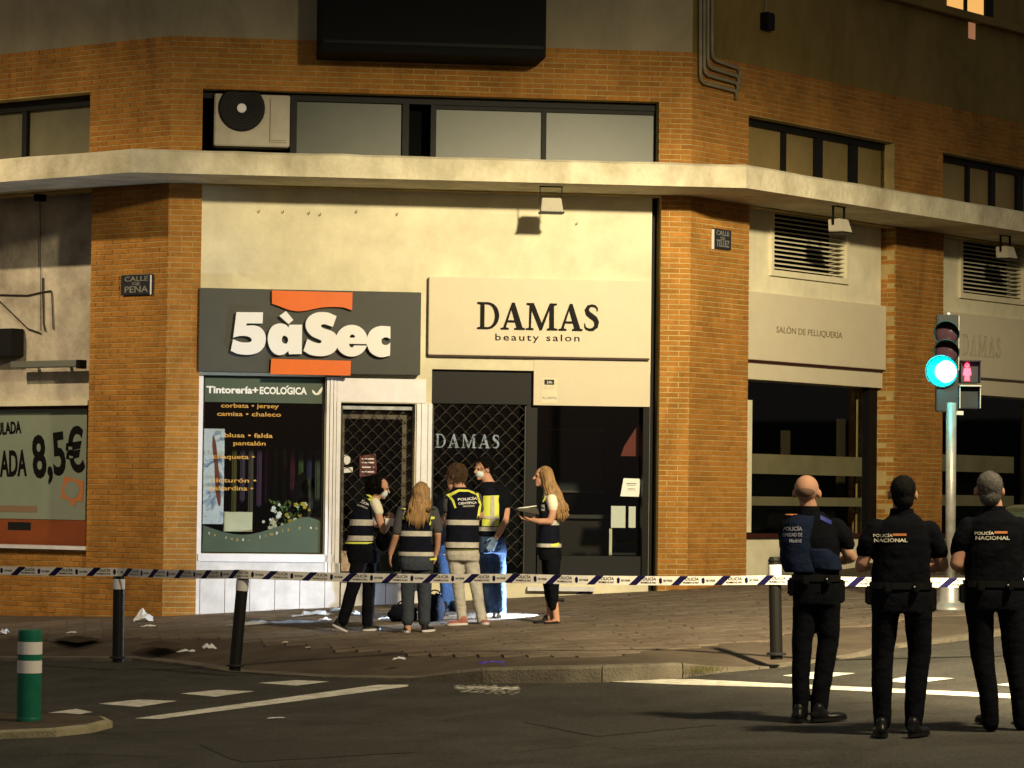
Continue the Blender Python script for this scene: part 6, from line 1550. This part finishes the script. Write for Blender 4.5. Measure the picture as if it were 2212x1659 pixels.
# B: long blonde hair, back view
f = simple('woman with long blonde hair seen from behind in reflective vest and grey cropped jeans', 903, 1368)
bm = bmesh.new(); c = f.P(910, 1064); fr = head(bm, c, (.1, 1, 0), .21, .145, .175)
chain(bm, f, [(909, 1074, .05), (905, 1090, .054)]); loft(bm, f, [(902, 1097, 24, .06), (901, 1130, 26, .08), (900, 1180, 27, .08)])
chain(bm, f, [(868, 1106, .044, 0), (862, 1142, .038, -.02), (856, 1156, .036, -.02), (848, 1182, .031, .04), (844, 1196, .026, .06)]); hand(bm, f.P(844, 1196, .06), (-.12, .15, -1), (.2, 1, 0), (1, .2, 0), .9, .25)
chain(bm, f, [(936, 1106, .044, 0), (943, 1142, .038, -.02), (946, 1152, .036, -.02), (945, 1180, .031, .06), (942, 1196, .026, .10)]); hand(bm, f.P(942, 1196, .10), (-.1, .3, -1), (-.2, 1, 0), (-1, .2, 0), .9, .3)
for x0, x1, x2 in ((886, 883, 881), (916, 916, 916)): chain(bm, f, [(x0, 1215, .06), (x1, 1275, .045), (x2, 1345, .034), (x2, 1360, .034)])
part(f, 'body', bm, M['skin'], .0075)
bm = bmesh.new(); loft(bm, f, [(904, 1086, 14, .06), (902, 1096, 33, .09), (901, 1120, 35, .11), (900, 1150, 33, .11)]); chain(bm, f, [(870, 1104, .062, 0), (863, 1128, .060, -.01), (858, 1147, .054, -.02)]); chain(bm, f, [(934, 1104, .062, 0), (942, 1128, .060, -.01), (946, 1143, .054, -.02)]); part(f, 'tee_shirt', bm, M['greytee'], .011, .004)
bm = bmesh.new(); loft(bm, f, [(904, 1085, 16, .07), (902, 1097, 31, .105), (900, 1125, 33.5, .13), (898, 1160, 34, .135), (899, 1198, 37, .145), (901, 1203, 37.5, .145)], 24); v = part(f, 'vest', bm, M['navy'], .011, .004)
z = lambda y: f.P(900, y).z
band(f, v, z(1158), z(1147), M['reflect']); band(f, v, z(1201), z(1192), M['reflect'])
strip(f, v, [(895, 1203), (915, 1211), (938, 1208)], [(897, 1206), (916, 1215), (939, 1213)], YEL, 'hi_vis_trim'); strip(f, v, [(866, 1098), (870, 1122)], [(870, 1098), (874, 1122)], YEL, 'hi_vis_trim'); strip(f, v, [(933, 1098), (930, 1122), (927, 1134)], [(937, 1098), (934, 1122), (930, 1134)], YEL, 'hi_vis_trim')
project_text(f, v, 'POLICÍA', 889, 1105, 30, 7, M['letter_white']); project_text(f, v, 'CIENTÍFICA', 890, 1114, 30, 5, M['letter_white'])
bm = bmesh.new(); loft(bm, f, [(899, 1194, 34, .135), (900, 1215, 38, .15), (901, 1232, 36, .14)]); chain(bm, f, [(884, 1225, .088), (881, 1280, .073), (881, 1340, .066)], 14); chain(bm, f, [(917, 1225, .088), (917, 1280, .073), (916, 1340, .066)], 14); part(f, 'jeans', bm, M['jeansgrey'], .011, .005)
rn = random.Random(4); L_ = []
for k in range(120):
    a = rn.uniform(-math.pi * .95, math.pi * .05) if True else 0; ca_, sa_ = math.cos(a), math.sin(a); x = 910 + ca_ * 18; dep = sa_ * .095; endx = 903 + ca_ * rn.uniform(6, 24) + rn.uniform(-4, 4); ye = rn.uniform(1105, 1148) - abs(ca_) * 12
    wv = rn.uniform(-3, 3)
    L_.append([f.P(910 + ca_ * 4, 1045 + rn.uniform(0, 3), dep * .3), f.P(x + 0, 1052 + abs(ca_) * 4, dep), f.P(x - 1, 1070, dep - .01), f.P((x + endx) / 2 + wv, 1092, min(dep, -.02) * .7 - .10), f.P(endx - wv, 1112 + (ye - 1112) * .4, -.15), f.P(endx, ye, -.15)])
locks(f, L_, M['hair_blonde'], r=.013)
bm = bmesh.new(); ellipsoid(bm, c + Vector((0, -.01, .018)), (Vector((.082, 0, 0)), Vector((0, .10, 0)), Vector((0, 0, .10))), 16, 12); ellipsoid(bm, f.P(908, 1085, -.08), (Vector((.085, 0, 0)), Vector((0, .06, 0)), Vector((0, 0, .13))), 14, 10); part(f, 'hair', bm, M['hair_blonde'], .012, .004)
a_, b_ = footpts(f, 880, 876, 1366, -.03, .18); shoe(f, 'shoe', a_, b_, M['shoe_black'], .045, .07, M['shoe_white']); a_, b_ = footpts(f, 913, 938, 1366, -.04, .10); shoe(f, 'shoe', a_, b_, M['shoe_black'], .045, .07, M['shoe_white'])

# C: man from behind, beige trousers
f = simple('man with short greying hair seen from behind in a reflective vest and beige trousers', 1005, 1352)
bm = bmesh.new(); c = f.P(984, 1025); fr = head(bm, c, (-.93, .35, .0), .225, .152, .19)
chain(bm, f, [(988, 1036, .055), (992, 1050, .060), (996, 1062, .075)]); loft(bm, f, [(997, 1070, 26, .07), (998, 1110, 28, .085), (999, 1175, 28, .09)])
chain(bm, f, [(968, 1082, .048, .02), (969, 1112, .043, .0), (970, 1124, .042, .02), (962, 1132, .034, .18), (958, 1128, .028, .26)]); hand(bm, f.P(958, 1128, .26), (-.2, .9, .2), (0, 0, 1), (1, 0, 0), 1, .4)
chain(bm, f, [(1030, 1080, .048, .04), (1036, 1112, .043, .10), (1026, 1128, .034, .25), (1012, 1126, .028, .30)]); hand(bm, f.P(1012, 1126, .30), (-1, .2, .1), (0, 0, 1), (0, -1, 0), 1, .4)
chain(bm, f, [(985, 1200, .06), (992, 1270, .045), (998, 1348, .036)]); chain(bm, f, [(1017, 1200, .06), (1029, 1268, .045), (1043, 1345, .036)])
part(f, 'body', bm, M['skin'], .0075)
bm = bmesh.new(); loft(bm, f, [(995, 1054, 12, .07), (997, 1064, 30, .095), (998, 1100, 31, .115), (999, 1140, 31, .115)]); chain(bm, f, [(970, 1077, .068, .02), (968, 1092, .066, .01), (968, 1100, .060, .0)]); chain(bm, f, [(1028, 1075, .068, .04), (1033, 1098, .062, .08)]); part(f, 'tee_shirt', bm, M['greytee'], .011, .004)
bm = bmesh.new(); loft(bm, f, [(995, 1052, 14, .075), (998, 1063, 31, .11), (1000, 1090, 35, .138), (999, 1130, 35.5, .145), (998, 1180, 36, .148), (998, 1189, 36, .148)], 24); v = part(f, 'vest', bm, M['navy'], .011, .004)
z = lambda y: f.P(1000, y).z
band(f, v, z(1134), z(1123), M['reflect']); band(f, v, z(1183), z(1171), M['reflect']); band(f, v, z(1191), z(1187), YEL, 'hi_vis_trim')
strip(f, v, [(964, 1069), (990, 1057), (1012, 1058), (1028, 1064)], [(970, 1074), (992, 1062), (1012, 1062), (1028, 1069)], YEL, 'hi_vis_trim'); strip(f, v, [(966, 1070), (976, 1082), (982, 1098)], [(972, 1068), (981, 1081), (986, 1097)], YEL, 'hi_vis_trim'); strip(f, v, [(1028, 1065), (1035, 1090), (1030, 1120)], [(1031, 1065), (1038, 1090), (1034, 1120)], YEL, 'hi_vis_trim')
project_text(f, v, 'POLICÍA', 1010, 1077, 42, 7, M['letter_white'], tilt=-.06); project_text(f, v, 'CIENTÍFICA', 1010, 1086, 40, 6, M['letter_white'], tilt=-.06); project_text(f, v, 'NACIONAL', 1013, 1093, 26, 4, M['reflect'], tilt=-.06)
bm = bmesh.new(); loft(bm, f, [(998, 1178, 34, .13), (999, 1198, 37, .145), (1000, 1212, 35, .13)]); chain(bm, f, [(983, 1208, .085), (991, 1270, .067), (999, 1344, .052)], 14); chain(bm, f, [(1016, 1208, .085), (1028, 1268, .067), (1041, 1340, .052)], 14); part(f, 'trousers', bm, M['beige'], .011, .006)
bm = bmesh.new(); ellipsoid(bm, c + Vector((.018, -.012, .025)), (fr[0] * .100, fr[1] * .086, fr[2] * .095), 16, 12); ellipsoid(bm, c + Vector((.045, -.01, -.02)), (fr[0] * .055, fr[1] * .075, fr[2] * .075), 12, 8); ho = part(f, 'hair', bm, M['hair_brown'], .009, .004); fuzz(f, ho, 2200, .028, M['hair_brown'], .6, .003, 4)
eyes(f, c, fr, .225, .152, .19)
a_, b_ = footpts(f, 1010, 966, 1354, -.02, -.02); shoe(f, 'shoe', a_, b_, M['shoe_red'], .05, .07, M['shoe_white']); a_, b_ = footpts(f, 1042, 1050, 1354, .12, -.12); shoe(f, 'shoe', a_, b_, M['shoe_red'], .05, .07, M['shoe_white'])

# D: masked man facing left
f = simple('tall man in face mask and yellow vest with one blue-gloved hand, wearing blue jeans', 1066, 1336)
bm = bmesh.new(); c = f.P(1044, 1014); fr = head(bm, c, (-.80, -.60, -.10), .235, .158, .195)
chain(bm, f, [(1048, 1026, .058), (1054, 1040, .062), (1060, 1054, .078)]); loft(bm, f, [(1066, 1062, 28, .07), (1064, 1110, 27, .09), (1062, 1160, 25, .09)])
chain(bm, f, [(1088, 1068, .052, 0), (1093, 1104, .046, -.02), (1091, 1122, .044, -.04), (1080, 1148, .036, -.14), (1073, 1160, .029, -.16)])
chain(bm, f, [(1042, 1066, .050, .1), (1036, 1104, .044, .16), (1034, 1130, .036, .1)])
chain(bm, f, [(1052, 1185, .065), (1054, 1260, .048), (1060, 1325, .038)]); chain(bm, f, [(1076, 1185, .065), (1080, 1260, .048), (1084, 1325, .038)])
part(f, 'body', bm, M['skin'], .0075)
bm = bmesh.new(); hand(bm, f.P(1072, 1160, -.16), (-.45, .0, -.9), (-1, -.2, .2), (0, -.6, 0), 1.08, .15); part(f, 'glove', bm, M['glove'], .006)
bm = bmesh.new(); loft(bm, f, [(1057, 1040, 11, .07), (1062, 1052, 30, .10), (1066, 1075, 32, .125), (1063, 1120, 29, .12), (1062, 1165, 27, .12)]); chain(bm, f, [(1088, 1064, .074, 0), (1092, 1080, .072, -.01), (1092, 1088, .066, -.02)]); chain(bm, f, [(1042, 1064, .07, .1), (1038, 1088, .062, .14)]); part(f, 'polo_shirt', bm, M['blackcloth'], .011, .004)
bm = bmesh.new(); loft(bm, f, [(1060, 1052, 16, .105), (1062, 1070, 24, .137), (1060, 1110, 25, .14), (1060, 1150, 26, .14), (1060, 1158, 26, .14)], 24); v = part(f, 'vest', bm, M['navy'], .011, .004)
strip(f, v, [(1044, 1071), (1078, 1070)], [(1041, 1136), (1078, 1137)], YEL, 'yellow_front', .008); strip(f, v, [(1061, 1071), (1059, 1136)], [(1068, 1071), (1068, 1136)], M['reflect'], 'reflective_band', .014)
z = lambda y: f.P(1060, y).z
band(f, v, z(1147), z(1138), M['reflect'], off=.010); strip(f, v, [(1040, 1114), (1079, 1118)], [(1040, 1119), (1079, 1124)], M['reflect'], 'reflective_band', .018)
bm = bmesh.new(); loft(bm, f, [(1062, 1156, 27, .12), (1063, 1180, 30, .135), (1064, 1195, 30, .13)]); chain(bm, f, [(1052, 1192, .085), (1054, 1260, .068), (1060, 1320, .056)], 14); chain(bm, f, [(1076, 1192, .085), (1080, 1260, .068), (1083, 1320, .056)], 14); part(f, 'jeans', bm, M['jeansblue'], .011, .006)
bm = bmesh.new(); ellipsoid(bm, c + Vector((.018, .012, .045)), (fr[0] * .105, fr[1] * .088, fr[2] * .088), 16, 12); ellipsoid(bm, c + Vector((.055, .04, .0)), (fr[0] * .05, fr[1] * .072, fr[2] * .07), 12, 8); ho = part(f, 'hair', bm, M['hair_black'], .009, .004); fuzz(f, ho, 2000, .024, M['hair_black'], .2, .003, 5)
mask_part(f, c, fr); eyes(f, c, fr, .235, .158, .195)
a_, b_ = footpts(f, 1066, 1050, 1338, .04, -.16); shoe(f, 'shoe', a_, b_, M['shoe_white'], .05, .07, M['shoe_white']); a_, b_ = footpts(f, 1086, 1080, 1338, .06, -.18); shoe(f, 'shoe', a_, b_, M['shoe_white'], .05, .07, M['shoe_white'])

# E: woman with folder at the right of the group
f = simple('woman with long wavy light brown hair in side view, holding an open black folder', 1195, 1348)
bm = bmesh.new(); c = f.P(1174, 1030); fr = head(bm, c, (-.97, -.20, .0), .212, .145, .18)
chain(bm, f, [(1178, 1042, .048), (1184, 1058, .052), (1188, 1068, .06)]); loft(bm, f, [(1188, 1072, 17, .09), (1187, 1110, 18, .10), (1185, 1160, 19, .10)])
chain(bm, f, [(1192, 1082, .044, -.14), (1194, 1108, .039, -.16), (1189, 1126, .036, -.16), (1165, 1126, .030, -.15), (1150, 1123, .025, -.12)]); hand(bm, f.P(1150, 1123, -.12), (-1, .2, -.05), (0, -.3, 1), (0, .3, 1), .9, .35)
chain(bm, f, [(1186, 1082, .042, .14), (1180, 1122, .036, .16), (1158, 1122, .028, .10), (1148, 1120, .024, .06)]); hand(bm, f.P(1148, 1120, .06), (-1, -.2, -.05), (0, -.3, 1), (0, -.3, 1), .9, .35)
chain(bm, f, [(1186, 1195, .06, .04), (1184, 1262, .045, .04), (1190, 1340, .034, .04)]); chain(bm, f, [(1196, 1195, .06, -.05), (1194, 1265, .045, -.06), (1203, 1342, .034, -.06)])
part(f, 'body', bm, M['skin'], .0075)
bm = bmesh.new(); loft(bm, f, [(1185, 1060, 9, .06), (1189, 1072, 16, .12), (1188, 1110, 18, .125)]); chain(bm, f, [(1192, 1078, .060, -.12), (1194, 1090, .058, -.15), (1194, 1096, .054, -.15)]); chain(bm, f, [(1187, 1078, .058, .12), (1183, 1096, .054, .15)]); part(f, 'tee_shirt', bm, M['whitetee'], .011, .003)
bm = bmesh.new(); loft(bm, f, [(1187, 1062, 10, .08), (1187, 1075, 16, .10), (1184, 1100, 19, .135), (1186, 1130, 21, .15), (1186, 1170, 25, .16), (1186, 1184, 26, .165)], 24); v = part(f, 'vest', bm, M['navy'], .011, .004)
z = lambda y: f.P(1186, y).z
band(f, v, z(1134), z(1124), M['reflect']); band(f, v, z(1182), z(1174), M['reflect'], filt=lambda p: True); strip(f, v, [(1190, 1176), (1208, 1172)], [(1190, 1182), (1208, 1179)], YEL, 'hi_vis_trim', .012)
strip(f, v, [(1201, 1072), (1205, 1095), (1198, 1114)], [(1204, 1072), (1208, 1095), (1201, 1114)], YEL, 'hi_vis_trim'); strip(f, v, [(1190, 1062), (1182, 1072), (1174, 1085)], [(1187, 1060), (1178, 1070), (1171, 1084)], YEL, 'hi_vis_trim')
project_text(f, v, 'POL', 1173, 1093, 8, 6, M['letter_white']); project_text(f, v, 'NAC', 1173, 1101, 8, 5, M['letter_white'])
bm = bmesh.new(); loft(bm, f, [(1186, 1176, 24, .135), (1188, 1196, 26, .14), (1189, 1210, 24, .13)]); chain(bm, f, [(1186, 1202, .082, .05), (1184, 1262, .060, .05), (1190, 1310, .046, .04)], 14); chain(bm, f, [(1194, 1202, .084, -.05), (1196, 1262, .062, -.06), (1196, 1312, .046, -.06)], 14); part(f, 'trousers', bm, M['blackcloth'], .011, .004)
rn = random.Random(8); L_ = []
for k in range(110):
    a = rn.uniform(0, 2 * math.pi); ca_, sa_ = math.cos(a), math.sin(a)
    if ca_ < -.35 and rn.random() < .9: continue
    x = 1180 + ca_ * 15; dep = sa_ * .095; ex = rn.uniform(1196, 1226); ye = rn.uniform(1095, 1130); wv = rn.uniform(-3, 3)
    L_.append([f.P(1174 + ca_ * 4, 1010 + rn.uniform(0, 2), dep * .3), f.P(x - 2, 1018 + abs(ca_) * 3, dep), f.P(x + 3, 1040, dep), f.P(x * .55 + ex * .45 + 1 + wv, 1066, dep * 1.1 - .03), f.P(ex - 2 - wv, 1092, -.12 + dep * .3), f.P(ex + 1 + wv * .5, (1092 + ye) / 2 + 6, -.12 + dep * .3), f.P(ex - 3, ye, -.11)])
locks(f, L_, M['hair_blonde'], r=.013)
bm = bmesh.new(); ellipsoid(bm, c + Vector((.016, 0, .022)), (Vector((.092, 0, 0)), Vector((0, .085, 0)), Vector((0, 0, .095))), 16, 12); part(f, 'hair', bm, M['hair_blonde'], .010, .003); eyes(f, c, fr, .212, .145, .18)
for hx, tx, dy in ((1206, 1176, -.02),): a_, b_ = footpts(f, 1210, 1176, 1350, -.04, -.12); shoe(f, 'sandal', a_, b_, M['skin_tan'], .045, .05, M['shoe_black'])
a_, b_ = footpts(f, 1188, 1152, 1345, .10, .06); shoe(f, 'sandal', a_, b_, M['leather'], .045, .045, M['shoe_black'])
bm = bmesh.new(); q0 = f.P(1118, 1100, -.22); q1 = f.P(1168, 1098, -.22)
quadbox(bm, [f.P(1117, 1102, -.20), f.P(1166, 1112, -.20), f.P(1166, 1113, -.20), f.P(1117, 1103.2, -.20), f.P(1114, 1098, .12), f.P(1160, 1096, .12), f.P(1160, 1095, .12), f.P(1114, 1097, .12)])
fo = tag(mk('folder', bm, M['leather']), 'open black folder held level by the long-haired woman', 'folder')
bm = bmesh.new(); quadbox(bm, [f.P(1117, 1100, .10), f.P(1160, 1093.4, .10), f.P(1160, 1092.2, .10), f.P(1117, 1098, .10), f.P(1117, 1099, .13), f.P(1160, 1092.4, .13), f.P(1160, 1091.2, .13), f.P(1117, 1097, .13)]); mk('paper_edge', bm, M['paper'], fo)

# F: dark figure bending behind the group
f = simple('dark-clothed person in blue jeans half hidden behind the man in beige trousers', 975, 1326); 
bm = bmesh.new(); c = f.P(984, 1052, .5); head(bm, c, (.8, .5, -.3), .22, .15, .18); chain(bm, f, [(980, 1062, .055, .5), (968, 1085, .07, .5), (962, 1140, .10, .5), (962, 1190, .10, .5)])
chain(bm, f, [(954, 1092, .045, .45), (948, 1130, .038, .45), (962, 1150, .03, .6)]); hand(bm, f.P(962, 1150, .6), (1, .2, 0), (0, 0, 1), (0, -1, 0), 1, .4)
chain(bm, f, [(958, 1200, .06, .5), (962, 1262, .045, .5), (958, 1318, .035, .5)]); chain(bm, f, [(972, 1200, .06, .5), (976, 1262, .045, .5), (980, 1318, .035, .5)]); part(f, 'body', bm, M['skin'], .0085)
bm = bmesh.new(); loft(bm, f, [(966, 1068, 14, .10, .5), (958, 1085, 22, .13, .5), (960, 1130, 21, .13, .5), (962, 1180, 21, .13, .5)]); chain(bm, f, [(952, 1092, .065, .45), (948, 1118, .056, .45)]); part(f, 'jacket', bm, M['blackcloth'], .011, .004)
bm = bmesh.new(); loft(bm, f, [(962, 1170, 20, .13, .5), (964, 1195, 22, .13, .5)]); chain(bm, f, [(957, 1195, .085, .5), (963, 1262, .070, .45), (962, 1312, .062, .5)], 14); chain(bm, f, [(972, 1195, .085, .5), (976, 1262, .070, .5), (982, 1312, .062, .5)], 14); part(f, 'jeans', bm, M['jeansblue'], .011, .006)
bm = bmesh.new(); ellipsoid(bm, c + Vector((0, 0, .02)), (Vector((.08, 0, 0)), Vector((0, .09, 0)), Vector((0, 0, .10))), 12, 8); part(f, 'hair', bm, M['hair_black'], .01)
for x in (960, 982):
    a = f.P(x, 1320, .45); a.z = gz(a.x, a.y, PH) + .012; b = a + Vector((.03, -.24, 0)); b.z = gz(b.x, b.y, PH) + .012; shoe(f, 'shoe', a, b, M['shoe_black'], .045, .07)

# flashlight lying on the pavement behind the long-haired woman's feet
tpos = onG(1199, 1330, PH) + Vector((0, 0, .17)); tdir = Vector((-1, .02, -.02)).normalized()
fl_ = empty('flashlight', tpos, 'small lit work torch on the pavement behind the long-haired woman\'s feet, shining left', 'flashlight')
bm = bmesh.new(); lathe(bm, tpos - tdir * .10, [(.018, 0), (.018, .10), (.028, .13), (.028, .16), (.024, .155)], 16, tdir); mk('barrel', bm, M['leather'], fl_)
bm = bmesh.new(); lathe(bm, tpos + tdir * .053, [(.023, 0), (.02, .002), (.001, .003)], 16, tdir); mk('lens', bm, mat('torch_lens', (.8, .9, 1), .3, emit=(.75, .88, 1), estr=30), fl_)
spot('flashlight_beam', tpos + tdir * .07, tpos + tdir * 3 + Vector((0, .4, .0)), 800, 112, .6, (.60, .77, 1.0), .02)
